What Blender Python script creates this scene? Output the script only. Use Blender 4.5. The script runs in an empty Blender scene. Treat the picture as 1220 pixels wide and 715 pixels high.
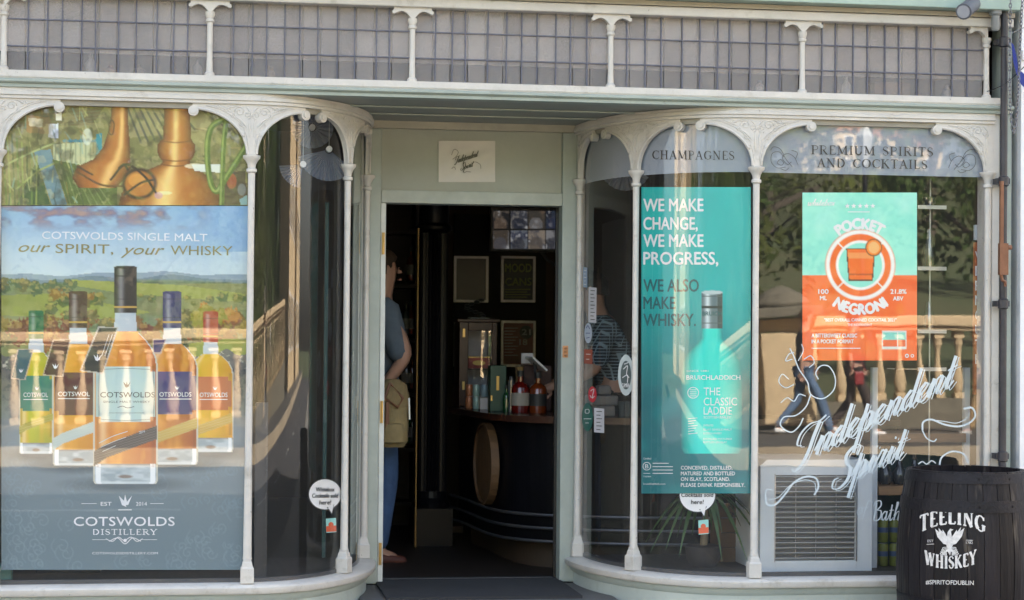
import bpy, bmesh, math, random
import numpy as np
from mathutils import Vector
random.seed(7)
SC = bpy.context.scene
COL = SC.collection
rad = math.radians

# ------------------------------------------------------------------ camera
F, YAW, EYE = 2300.0, rad(8.8), 1.45          # focal length in photo pixels (photo 1220 px wide)
PIT, ROL = math.atan(42.5 / F), rad(0.5)
fw = np.array([math.sin(YAW) * math.cos(PIT), math.cos(YAW) * math.cos(PIT), math.sin(PIT)])
r0 = np.array([math.cos(YAW), -math.sin(YAW), 0.]); u0_ = np.cross(r0, fw)
rt = r0 * math.cos(ROL) + u0_ * math.sin(ROL)
up = -r0 * math.sin(ROL) + u0_ * math.cos(ROL)
CAM = np.array([-1.334, -8.745, EYE])
cd = bpy.data.cameras.new('camera'); cam = bpy.data.objects.new('camera', cd); COL.objects.link(cam)
cd.sensor_width = 36; cd.lens = F / 1220 * 36; cd.clip_end = 2000; cd.clip_start = 0.05
from mathutils import Matrix
cam.matrix_world = Matrix(((rt[0], up[0], -fw[0], CAM[0]), (rt[1], up[1], -fw[1], CAM[1]), (rt[2], up[2], -fw[2], CAM[2]), (0, 0, 0, 1)))
cd.dof.use_dof = True; cd.dof.focus_distance = 8.75; cd.dof.aperture_fstop = 5.0
SC.camera = cam
# ------------------------------------------------------------------ world, sun, exposure
SUN_EL, SUN_AZ = rad(40), rad(20)             # sun stands behind the shop, slightly to the right
w = bpy.data.worlds.new('World'); SC.world = w; w.use_nodes = True
nt = w.node_tree; nt.nodes.clear()
sky = nt.nodes.new('ShaderNodeTexSky'); sky.sky_type = 'NISHITA'; sky.sun_disc = False
sky.sun_elevation = SUN_EL; sky.sun_rotation = SUN_AZ; sky.dust_density = 3.0; sky.ozone_density = 1.0; sky.air_density = 1.0
bg = nt.nodes.new('ShaderNodeBackground'); bg.inputs[1].default_value = 0.06
hs = nt.nodes.new('ShaderNodeHueSaturation'); hs.inputs['Saturation'].default_value = 0.62
nt.links.new(sky.outputs[0], hs.inputs['Color']); nt.links.new(hs.outputs[0], bg.inputs[0])
wo = nt.nodes.new('ShaderNodeOutputWorld'); nt.links.new(bg.outputs[0], wo.inputs[0])
sd = bpy.data.lights.new('sun', 'SUN'); sd.energy = 5.0; sd.angle = rad(0.5); sd.color = (1, .94, .86)
sun = bpy.data.objects.new('sun', sd); COL.objects.link(sun)
sdir = Vector((math.sin(SUN_AZ) * math.cos(SUN_EL), math.cos(SUN_AZ) * math.cos(SUN_EL), math.sin(SUN_EL)))
sun.rotation_euler = sdir.to_track_quat('Z', 'Y').to_euler(); sun.location = (0, 20, 30)
SC.view_settings.view_transform = 'Standard'; SC.view_settings.look = 'None'; SC.view_settings.gamma = 1
SC.view_settings.exposure = 3.7
SC.render.engine = 'CYCLES'; SC.cycles.use_denoising = True
SC.cycles.max_bounces = 10; SC.cycles.transparent_max_bounces = 16; SC.cycles.sample_clamp_indirect = 6

# ------------------------------------------------------------------ measuring: picture point -> point on a real surface
def rays(px, py):
    px = np.asarray(px, float); py = np.asarray(py, float)
    return fw * F + rt * (px - 610)[..., None] - up * (py - 357.5)[..., None]
def at(px, py, Y=0.0):
    d = rays(px, py); t = (Y - CAM[1]) / d[..., 1]
    return CAM + d * t[..., None]
def X(px, py=400, Y=0.0): return float(at(px, py, Y)[0])
def Z(px, py, Y=0.0): return float(at(px, py, Y)[2])
def proj(p):
    d = np.asarray(p, float) - CAM; z = d @ fw
    return 610 + F * (d @ rt) / z, 357.5 - F * (d @ up) / z
# the plan line of the shop window: flat, then a quarter ellipse back to the door
FX, BD = 1.17, 0.95
BH = {-1: .585, 1: .655}
TT = np.linspace(0, math.pi / 2, 121)
PATH = {}
for s in (-1, 1):
    xs = s * (FX - BH[s] * np.sin(TT)); ys = BD - BD * np.cos(TT)
    uu = np.concatenate([[0], np.cumsum(np.hypot(np.diff(xs), np.diff(ys)))])
    PATH[s] = (xs, ys, uu)
UB = {s: PATH[s][2][-1] for s in (-1, 1)}
def pp(s, u, d=0.0):
    """plan point at arc length u on side s, d towards the street"""
    xs, ys, uu = PATH[s]; u = np.asarray(u, float)
    t = np.interp(u, uu, TT)
    x = np.where(u < 0, s * (FX - u), np.interp(u, uu, xs)); y = np.where(u < 0, 0, np.interp(u, uu, ys))
    nx = np.where(u < 0, 0, -s * BD * np.sin(t)); ny = np.where(u < 0, -1, -BH[s] * np.cos(t))
    L = np.hypot(nx, ny)
    return x + nx / L * d, y + ny / L * d
def u_at(s, deg): return float(np.interp(rad(deg), TT, PATH[s][2]))
UM = {-1: u_at(-1, 50), 1: u_at(1, 49)}
class Flat:
    def __init__(self, Y): self.Y = Y
    def __call__(self, px, py, off=0.0):
        return at(px, py, self.Y - off)
class Curved:
    def __init__(self, s, d=-0.012):
        self.s, self.d = s, d
        self.u = np.linspace(-.6, UB[s], 400); x, y = pp(s, self.u, d)
        th = np.arctan2(x - CAM[0], y - CAM[1]); self.th = th
        if s < 0:
            k = np.argmax(th); self.u, self.th = self.u[:k + 1], th[:k + 1]
        else:
            o = np.argsort(th, kind='stable'); self.u, self.th = self.u[o], th[o]
    def uz(self, px, py):
        d = rays(px, py); th = np.arctan2(d[..., 0], d[..., 1])
        u = np.interp(th, self.th, self.u); x, y = pp(self.s, u, self.d)
        k = np.hypot(x - CAM[0], y - CAM[1]) / np.hypot(d[..., 0], d[..., 1])
        return u, CAM[2] + d[..., 2] * k
    def __call__(self, px, py, off=0.0):
        u, z = self.uz(px, py); x, y = pp(self.s, u, self.d + off)
        return np.stack([x, y, z], -1)

# ------------------------------------------------------------------ materials
def lin(c):
    if isinstance(c, str):
        c = [int(c[i:i + 2], 16) / 255 for i in (0, 2, 4)]
        return tuple(v / 12.92 if v <= .04045 else ((v + .055) / 1.055) ** 2.4 for v in c)
    return tuple(c)
MATS = {}
def mat(name, col, rough=.6, metal=0., var=.12, scale=8., bump=0., bscale=40., spec=.5, col2=None, stretch=None, coat=0., detail=5, wear=0., scuff=0.):
    if name in MATS: return MATS[name]
    m = bpy.data.materials.new(name); m.use_nodes = True; n = m.node_tree; b = n.nodes['Principled BSDF']
    c = lin(col)
    b.inputs['Roughness'].default_value = rough; b.inputs['Metallic'].default_value = metal
    b.inputs['Specular IOR Level'].default_value = spec
    if coat: b.inputs['Coat Weight'].default_value = coat; b.inputs['Coat Roughness'].default_value = .15
    tc = n.nodes.new('ShaderNodeTexCoord'); mp = n.nodes.new('ShaderNodeMapping'); n.links.new(tc.outputs['Object'], mp.inputs[0])
    if stretch: mp.inputs['Scale'].default_value = stretch
    no = n.nodes.new('ShaderNodeTexNoise'); no.inputs['Scale'].default_value = scale; no.inputs['Detail'].default_value = detail; no.inputs['Roughness'].default_value = .65
    n.links.new(mp.outputs[0], no.inputs['Vector'])
    cr = n.nodes.new('ShaderNodeValToRGB'); cr.color_ramp.elements[0].position = .32; cr.color_ramp.elements[1].position = .68
    a = lin(col2) if col2 is not None else tuple(v * (1 - var) for v in c)
    e = c if col2 is not None else tuple(min(1, v * (1 + var * .6)) for v in c)
    cr.color_ramp.elements[0].color = (*a, 1); cr.color_ramp.elements[1].color = (*e, 1)
    n.links.new(no.outputs[0], cr.inputs[0]); n.links.new(cr.outputs[0], b.inputs['Base Color'])
    if scuff:     # pale rubbed streaks
        ns = n.nodes.new('ShaderNodeTexNoise'); ns.inputs['Scale'].default_value = 26; ns.inputs['Detail'].default_value = 7; n.links.new(mp.outputs[0], ns.inputs['Vector'])
        rp = n.nodes.new('ShaderNodeMapRange'); rp.inputs['From Min'].default_value = .62; rp.inputs['From Max'].default_value = .74; rp.inputs['To Max'].default_value = scuff; n.links.new(ns.outputs[0], rp.inputs['Value'])
        mz = n.nodes.new('ShaderNodeMixRGB'); n.links.new(rp.outputs[0], mz.inputs[0]); n.links.new(cr.outputs[0], mz.inputs[1]); mz.inputs[2].default_value = (.20, .165, .13, 1); n.links.new(mz.outputs[0], b.inputs['Base Color'])
    if wear:      # chips, knocks and grime in patches of their own
        prev = cr.outputs[0]
        for sc_, lo, hi, tint, k_ in ((9., .56, .72, (.55, .52, .46), .45), (38., .66, .70, (.22, .20, .17), .8)):
            nw_ = n.nodes.new('ShaderNodeTexNoise'); nw_.inputs['Scale'].default_value = sc_; nw_.inputs['Detail'].default_value = 8; nw_.inputs['Roughness'].default_value = .7; n.links.new(mp.outputs[0], nw_.inputs['Vector'])
            rp = n.nodes.new('ShaderNodeMapRange'); rp.inputs['From Min'].default_value = lo; rp.inputs['From Max'].default_value = hi; rp.inputs['To Max'].default_value = k_ * wear; n.links.new(nw_.outputs[0], rp.inputs['Value'])
            mz = n.nodes.new('ShaderNodeMixRGB'); mz.blend_type = 'MULTIPLY'; n.links.new(rp.outputs[0], mz.inputs[0]); n.links.new(prev, mz.inputs[1]); mz.inputs[2].default_value = (*tint, 1); prev = mz.outputs[0]
        n.links.new(prev, b.inputs['Base Color'])
    if bump:
        nb = n.nodes.new('ShaderNodeTexNoise'); nb.inputs['Scale'].default_value = bscale; nb.inputs['Detail'].default_value = 6
        n.links.new(mp.outputs[0], nb.inputs['Vector'])
        bp = n.nodes.new('ShaderNodeBump'); bp.inputs['Strength'].default_value = bump; bp.inputs['Distance'].default_value = .01
        n.links.new(nb.outputs[0], bp.inputs['Height']); n.links.new(bp.outputs[0], b.inputs['Normal'])
    MATS[name] = m; return m
def glass_mat(name, tint=(1, 1, 1), k=1.9, wav=.02, wscale=2.5, rough=0.0, body=0., bodycol=(.4, .4, .4)):
    """clear pane: transparent + fresnel gloss, optional milky body"""
    if name in MATS: return MATS[name]
    m = bpy.data.materials.new(name); m.use_nodes = True; n = m.node_tree; n.nodes.clear()
    o = n.nodes.new('ShaderNodeOutputMaterial'); tr = n.nodes.new('ShaderNodeBsdfTransparent'); tr.inputs[0].default_value = (*tint, 1)
    gl = n.nodes.new('ShaderNodeBsdfGlossy'); gl.inputs['Roughness'].default_value = rough
    fr = n.nodes.new('ShaderNodeLayerWeight'); fr.inputs[0].default_value = .5
    pw = n.nodes.new('ShaderNodeMath'); pw.operation = 'POWER'; pw.inputs[1].default_value = 5; n.links.new(fr.outputs['Facing'], pw.inputs[0])
    ma = n.nodes.new('ShaderNodeMath'); ma.operation = 'MULTIPLY_ADD'; ma.inputs[1].default_value = .96; ma.inputs[2].default_value = .043; n.links.new(pw.outputs[0], ma.inputs[0])
    mu = n.nodes.new('ShaderNodeMath'); mu.operation = 'MULTIPLY'; mu.use_clamp = True; mu.inputs[1].default_value = k
    n.links.new(ma.outputs[0], mu.inputs[0])
    mx = n.nodes.new('ShaderNodeMixShader'); n.links.new(mu.outputs[0], mx.inputs[0])
    base = tr
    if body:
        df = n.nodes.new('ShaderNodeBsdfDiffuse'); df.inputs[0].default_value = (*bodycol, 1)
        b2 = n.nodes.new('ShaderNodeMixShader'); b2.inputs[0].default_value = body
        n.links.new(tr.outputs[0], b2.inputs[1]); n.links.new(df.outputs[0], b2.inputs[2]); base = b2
        n.nodes.update() if hasattr(n.nodes, 'update') else None
    n.links.new(base.outputs[0], mx.inputs[1]); n.links.new(gl.outputs[0], mx.inputs[2])
    tc = n.nodes.new('ShaderNodeTexCoord'); no = n.nodes.new('ShaderNodeTexNoise'); no.inputs['Scale'].default_value = wscale; no.inputs['Detail'].default_value = 2
    n.links.new(tc.outputs['Object'], no.inputs['Vector'])
    bp = n.nodes.new('ShaderNodeBump'); bp.inputs['Strength'].default_value = 1; bp.inputs['Distance'].default_value = wav
    n.links.new(no.outputs[0], bp.inputs['Height']); n.links.new(bp.outputs[0], gl.inputs['Normal']); n.links.new(bp.outputs[0], fr.inputs['Normal'])
    n.links.new(mx.outputs[0], o.inputs[0]); MATS[name] = m; return m
def print_mat(name, rough=.45):
    if name in MATS: return MATS[name]
    m = bpy.data.materials.new(name); m.use_nodes = True; n = m.node_tree; b = n.nodes['Principled BSDF']; b.inputs['Roughness'].default_value = rough
    a = n.nodes.new('ShaderNodeVertexColor'); a.layer_name = 'ink'; n.links.new(a.outputs[0], b.inputs['Base Color'])
    MATS[name] = m; return m

CREAM = mat('cream_gloss_paint', (.60, .575, .53), .42, var=.1, scale=5, bump=.15, bscale=60, wear=1.35)
SAGE = mat('sage_paint', (.34, .39, .35), .45, var=.12, scale=4, bump=.1, bscale=50, wear=.8)
SAGE_L = mat('pale_sage_paint', (.43, .485, .45), .42, var=.1, scale=4, bump=.1, bscale=50, wear=.9)
DOORP = mat('grey_green_paint', (.36, .375, .32), .45, var=.1, scale=3, bump=.1, bscale=50)
WHITE = mat('white_render', (.82, .82, .83), .7, var=.05, bump=.3)
LEAD = mat('lead_came', (.12, .125, .17), .5, metal=.3, var=.25, scale=30, bump=.3)
DARKW = mat('dark_stained_wood', (.018, .011, .008), .45, spec=.2, var=.4, scale=3, stretch=(1, 1, 8), bump=.2)
BLACK = mat('black_paint', (.012, .012, .014), .4, var=.3, bump=.05)
BLACKG = mat('black_gloss_paint', (.005, .005, .007), .33, spec=.15, var=.3, scale=4)
BROWNWALL = mat('brown_painted_wall', (.06, .036, .022), .7, var=.2, scale=2)
STEEL = mat('brushed_steel', (.42, .43, .46), .3, metal=.9)
BRASS = mat('brass', (.62, .42, .16), .35, metal=.8)
STONE = mat('honey_bath_stone', (.55, .43, .27), .85, var=.3, scale=2.5, bump=.4, bscale=12)
STONE2 = mat('weathered_stone', (.36, .29, .20), .9, var=.35, scale=1.5, bump=.4, bscale=8)
ASPH = mat('asphalt', (.055, .055, .058), .9, var=.3, scale=30, bump=.5, bscale=120)
PAVE = mat('paving_stone', (.085, .078, .068), .85, var=.2, scale=1.2, bump=.3, bscale=25)
GLASS = glass_mat('window_glass', k=1.45, wav=.0008, wscale=1.4, body=.03, bodycol=(.5, .5, .47))  # faint dusty body lifts the darks, standing in for haze
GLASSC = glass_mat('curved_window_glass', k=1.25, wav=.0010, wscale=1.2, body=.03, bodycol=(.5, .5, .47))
FROST = glass_mat('frosted_window_film', k=.3, wav=.0005, body=.97, bodycol=(.29, .325, .38), rough=.12)
WHITEINK = mat('white_ink', (.8, .8, .8), .5, var=.02)
PALEINK = mat('pale_blue_window_paint', (.60, .67, .70), .5, var=.04)
CREAMINK = mat('chalky_white_stencil_paint', (.74, .71, .68), .6, var=.25, scale=60)
DARKINK = mat('dark_olive_ink', (.045, .042, .035), .5, var=.1)
CHARCOAL = mat('charcoal_grey', (.06, .06, .065), .5)

# ------------------------------------------------------------------ building helpers
class MB:
    def __init__(self): self.v = []; self.f = []
    def quad(self, a, b, c, d):
        n = len(self.v); self.v += [a, b, c, d]; self.f.append((n, n + 1, n + 2, n + 3)); return self
    def box(self, a, b):
        x0, y0, z0 = [min(p, q) for p, q in zip(a, b)]; x1, y1, z1 = [max(p, q) for p, q in zip(a, b)]
        n = len(self.v)
        self.v += [(x0, y0, z0), (x1, y0, z0), (x1, y1, z0), (x0, y1, z0), (x0, y0, z1), (x1, y0, z1), (x1, y1, z1), (x0, y1, z1)]
        self.f += [tuple(n + i for i in q) for q in ((0, 3, 2, 1), (4, 5, 6, 7), (0, 1, 5, 4), (1, 2, 6, 5), (2, 3, 7, 6), (3, 0, 4, 7))]
        return self
    def lathe(self, prof, c=(0, 0, 0), n=16, cap=True, sx=1, sy=1):
        b = len(self.v)
        for r, z in prof:
            for k in range(n):
                a = 2 * math.pi * k / n; self.v.append((c[0] + r * sx * math.cos(a), c[1] + r * sy * math.sin(a), c[2] + z))
        for i in range(len(prof) - 1):
            for k in range(n):
                k2 = (k + 1) % n; self.f.append((b + i * n + k, b + i * n + k2, b + (i + 1) * n + k2, b + (i + 1) * n + k))
        if cap: self.f.append(tuple(b + k for k in range(n))[::-1]); self.f.append(tuple(b + (len(prof) - 1) * n + k for k in range(n)))
        return self
    def tube(self, pts, r, n=8, closed=False):
        pts = [Vector(p) for p in pts]; b = len(self.v); N = len(pts)
        for i, p in enumerate(pts):
            t = (pts[(i + 1) % N] - pts[i - 1]) if closed else (pts[min(i + 1, N - 1)] - pts[max(i - 1, 0)])
            if t.length < 1e-9: t = Vector((0, 0, 1))
            t.normalize(); h = Vector((0, 0, 1)) if abs(t.z) < .9 else Vector((0, 1, 0))
            a = t.cross(h).normalized(); c = t.cross(a); rr = r[i] if hasattr(r, '__len__') else r
            for k in range(n):
                g = 2 * math.pi * k / n; self.v.append(tuple(p + a * (rr * math.cos(g)) + c * (rr * math.sin(g))))
        for i in range(N if closed else N - 1):
            j = (i + 1) % N
            for k in range(n):
                k2 = (k + 1) % n; self.f.append((b + i * n + k, b + i * n + k2, b + j * n + k2, b + j * n + k))
        if not closed: self.f.append(tuple(b + k for k in range(n))[::-1]); self.f.append(tuple(b + (N - 1) * n + k for k in range(n)))
        return self
    def prism(self, poly, fn0, fn1):
        """outline poly of 2D points, front by fn0(p), back by fn1(p)"""
        n = len(self.v); N = len(poly)
        self.v += [tuple(fn0(p)) for p in poly] + [tuple(fn1(p)) for p in poly]
        self.f.append(tuple(range(n, n + N))); self.f.append(tuple(range(n + 2 * N - 1, n + N - 1, -1)))
        for i in range(N):
            j = (i + 1) % N; self.f.append((n + i, n + N + i, n + N + j, n + j))
        return self
    def sweep(self, s, prof, ua, ub, n=40):
        """closed profile [(d, z)] carried along the window's plan line from ua to ub"""
        b = len(self.v); us = np.linspace(ua, ub, n); P = len(prof)
        if ua < 0 < ub: us = np.unique(np.concatenate([[ua, 0.0], np.linspace(0, ub, n)]))
        for u in us:
            for d, z in prof:
                x, y = pp(s, u, d); self.v.append((float(x), float(y), z))
        for i in range(len(us) - 1):
            for k in range(P):
                k2 = (k + 1) % P; self.f.append((b + i * P + k, b + i * P + k2, b + (i + 1) * P + k2, b + (i + 1) * P + k))
        self.f.append(tuple(b + k for k in range(P))[::-1]); self.f.append(tuple(b + (len(us) - 1) * P + k for k in range(P)))
        return self
    def xform(self, M):
        self.v = [tuple(M @ Vector(p)) for p in self.v]; return self
    def mesh(self, name):
        m = bpy.data.meshes.new(name); m.from_pydata([tuple(map(float, p)) for p in self.v], [], self.f); m.validate(); 
        bm = bmesh.new(); bm.from_mesh(m); bmesh.ops.recalc_face_normals(bm, faces=bm.faces); bm.to_mesh(m); bm.free()
        return m
    def build(self, name, material, parent=None, smooth=False, bevel=0, recalc=True, **tags):
        m = self.mesh(name)
        m.materials.append(material)
        if smooth: 
            m.polygons.foreach_set('use_smooth', [True] * len(m.polygons)); m.set_sharp_from_angle(angle=rad(40))
        o = link(name, m, parent, **tags)
        if bevel:
            md = o.modifiers.new('bevel', 'BEVEL'); md.width = bevel; md.segments = 2; md.limit_method = 'ANGLE'
        return o
def link(name, data, parent=None, label=None, cat=None, group=None, kind=None, loc=None):
    o = bpy.data.objects.new(name, data); COL.objects.link(o)
    if parent is not None:
        o.parent = parent; 
        if parent.parent is None: o.matrix_parent_inverse = Matrix.Translation(parent.location).inverted() if not parent.get('_local') else Matrix()
        else: o.matrix_parent_inverse = (Matrix.Translation(parent.parent.location).inverted() if not parent.parent.get('_local') else Matrix()) if False else Matrix()
    if label: o['label'] = label
    if cat: o['category'] = cat
    if group: o['group'] = group
    if kind: o['kind'] = kind
    if loc: o.location = loc
    return o
# things built in world coordinates keep their Empty at the origin's frame: the Empty's location is undone for its children
def thing(name, label, cat, loc=(0, 0, 0), group=None, local=False):
    o = bpy.data.objects.new(name, None); COL.objects.link(o); o.location = loc; o.empty_display_size = .1
    o['label'] = label; o['category'] = cat
    if group: o['group'] = group
    if local: LOCAL.add(o.name)
    return o
LOCAL = set()
def link(name, data, parent=None, label=None, cat=None, group=None, kind=None, loc=None):
    o = bpy.data.objects.new(name, data); COL.objects.link(o)
    if parent is not None:
        o.parent = parent
        if parent.parent is None and parent.name not in LOCAL and parent.type == 'EMPTY':
            o.matrix_parent_inverse = Matrix.Translation(parent.location).inverted()
    if label: o['label'] = label
    if cat: o['category'] = cat
    if group: o['group'] = group
    if kind: o['kind'] = kind
    if loc: o.location = loc
    return o
def clone(root, loc=None, rotz=None, label=None, scale=None):
    r = root.copy(); COL.objects.link(r)
    for ch in root.children:
        c = ch.copy(); COL.objects.link(c); c.parent = r
        for g in ch.children:
            d = g.copy(); COL.objects.link(d); d.parent = c
    if root.name in LOCAL: LOCAL.add(r.name)
    if loc is not None: r.location = loc
    if rotz is not None: r.rotation_euler.z = rotz
    if scale is not None: r.scale = (scale,) * 3 if not hasattr(scale, '__len__') else scale
    if label: r['label'] = label
    return r
def curve_pts(P, n=8):
    """Catmull-Rom through 2D points"""
    P = [np.array(p, float) for p in P]
    if len(P) < 3: return [P[0] + (P[-1] - P[0]) * k / n for k in range(n + 1)]
    Q = [2 * P[0] - P[1]] + P + [2 * P[-1] - P[-2]]; out = []
    for i in range(1, len(Q) - 2):
        for k in range(n):
            t = k / n; a, b, c, d = Q[i - 1:i + 3]
            out.append(.5 * (2 * b + (c - a) * t + (2 * a - 5 * b + 4 * c - d) * t * t + (3 * b - a - 3 * c + d) * t ** 3))
    out.append(P[-1]); return out
# ------------------------------------------------------------------ lettering and flat print
_tc = {}
def glyphs(s, bold=0., shear=0., spacing=1.):
    k = (s, bold, shear, spacing)
    if k in _tc: return _tc[k]
    c = bpy.data.curves.new('t', 'FONT'); c.body = s; c.offset = bold; c.shear = shear; c.resolution_u = 3; c.space_character = spacing; c.size = 1
    o = bpy.data.objects.new('t', c); COL.objects.link(o)
    dg = bpy.context.evaluated_depsgraph_get(); me = bpy.data.meshes.new_from_object(o.evaluated_get(dg))
    V = np.array([v.co[:2] for v in me.vertices]) if len(me.vertices) else np.zeros((0, 2)); Fc = [tuple(p.vertices) for p in me.polygons]
    bpy.data.objects.remove(o); bpy.data.curves.remove(c); bpy.data.meshes.remove(me)
    if len(V): V[:, 0] -= V[:, 0].min(); V /= .72
    _tc[k] = (V, Fc); return V, Fc
class Ink(MB):
    """flat marks given in picture points, laid on a real surface"""
    def __init__(self, surf, off=.001): super().__init__(); self.s = surf; self.off = off
    def pts(self, P, faces):
        P = np.asarray(P, float); n = len(self.v); self.n_ = getattr(self, 'n_', 0) + 1; W = self.s(P[:, 0], P[:, 1], self.off + 1.4e-5 * self.n_)
        self.v += [tuple(p) for p in W]; self.f += [tuple(n + i for i in f) for f in faces]; return self
    def text(self, s, x, y, h, w=None, rot=0., bold=.01, shear=0., spacing=1., center=False, warp=None):
        if bold > .005 and not warp:      # heavy letters: strokes widened by close repeats, each a hair above the last
            e = bold * h * .75; o0 = self.off
            for k, (ex, ey) in enumerate(((-e, 0), (e, 0), (0, -e), (0, e))):
                self.off = o0 + .00006 * k; self.text(s, x + ex, y + ey, h, w, rot, 0, shear, spacing, center)
            self.off = o0; return self
        V, Fc = glyphs(s, bold, shear, spacing)
        if not len(V): return self
        V = V.copy(); kx = h if w is None else w / V[:, 0].max()
        V[:, 0] *= kx; V[:, 1] *= h
        if center: V[:, 0] -= V[:, 0].max() / 2
        if warp: return self.pts(warp(V), Fc)
        a = rad(rot); P = np.stack([x + V[:, 0] * math.cos(a) - V[:, 1] * math.sin(-a) * -1, y - V[:, 1] * math.cos(a) - V[:, 0] * math.sin(a)], -1)
        return self.pts(P, Fc)
    def poly(self, P): return self.pts(P, [tuple(range(len(P)))])
    def disc(self, x, y, rx, ry=None, n=28):
        ry = ry or rx; return self.poly([(x + rx * math.cos(2 * math.pi * k / n), y + ry * math.sin(2 * math.pi * k / n)) for k in range(n)])
    def ring(self, x, y, r1, r2, n=36, a0=0, a1=360, k=1.):
        P = []; 
        for i in range(n + 1):
            a = rad(a0 + (a1 - a0) * i / n); P += [(x + r1 * k * math.cos(a), y + r1 * math.sin(a)), (x + r2 * k * math.cos(a), y + r2 * math.sin(a))]
        return self.pts(P, [(2 * i, 2 * i + 1, 2 * i + 3, 2 * i + 2) for i in range(n)])
    def ribbon(self, P, w, n=8, taper=False):
        C = np.array(curve_pts(P, n)); T = np.gradient(C, axis=0); L = np.hypot(T[:, 0], T[:, 1]) + 1e-9
        N = np.stack([-T[:, 1] / L, T[:, 0] / L], -1)
        if callable(w): W = np.array([w(t / l) for t, l in zip(T, L)])
        else: W = np.full(len(C), float(w))
        if taper: W = W * np.clip(np.sin(np.linspace(0.08, math.pi - .08, len(C))) * 1.6, .25, 1)
        Q = np.empty((2 * len(C), 2)); Q[0::2] = C + N * W[:, None] / 2; Q[1::2] = C - N * W[:, None] / 2
        return self.pts(Q, [(2 * i, 2 * i + 1, 2 * i + 3, 2 * i + 2) for i in range(len(C) - 1)])
    def build(self, name, material, parent=None, **k):
        m = bpy.data.meshes.new(name); m.from_pydata([tuple(map(float, p)) for p in self.v], [], self.f); m.materials.append(material)
        return link(name, m, parent, **k)
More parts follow.
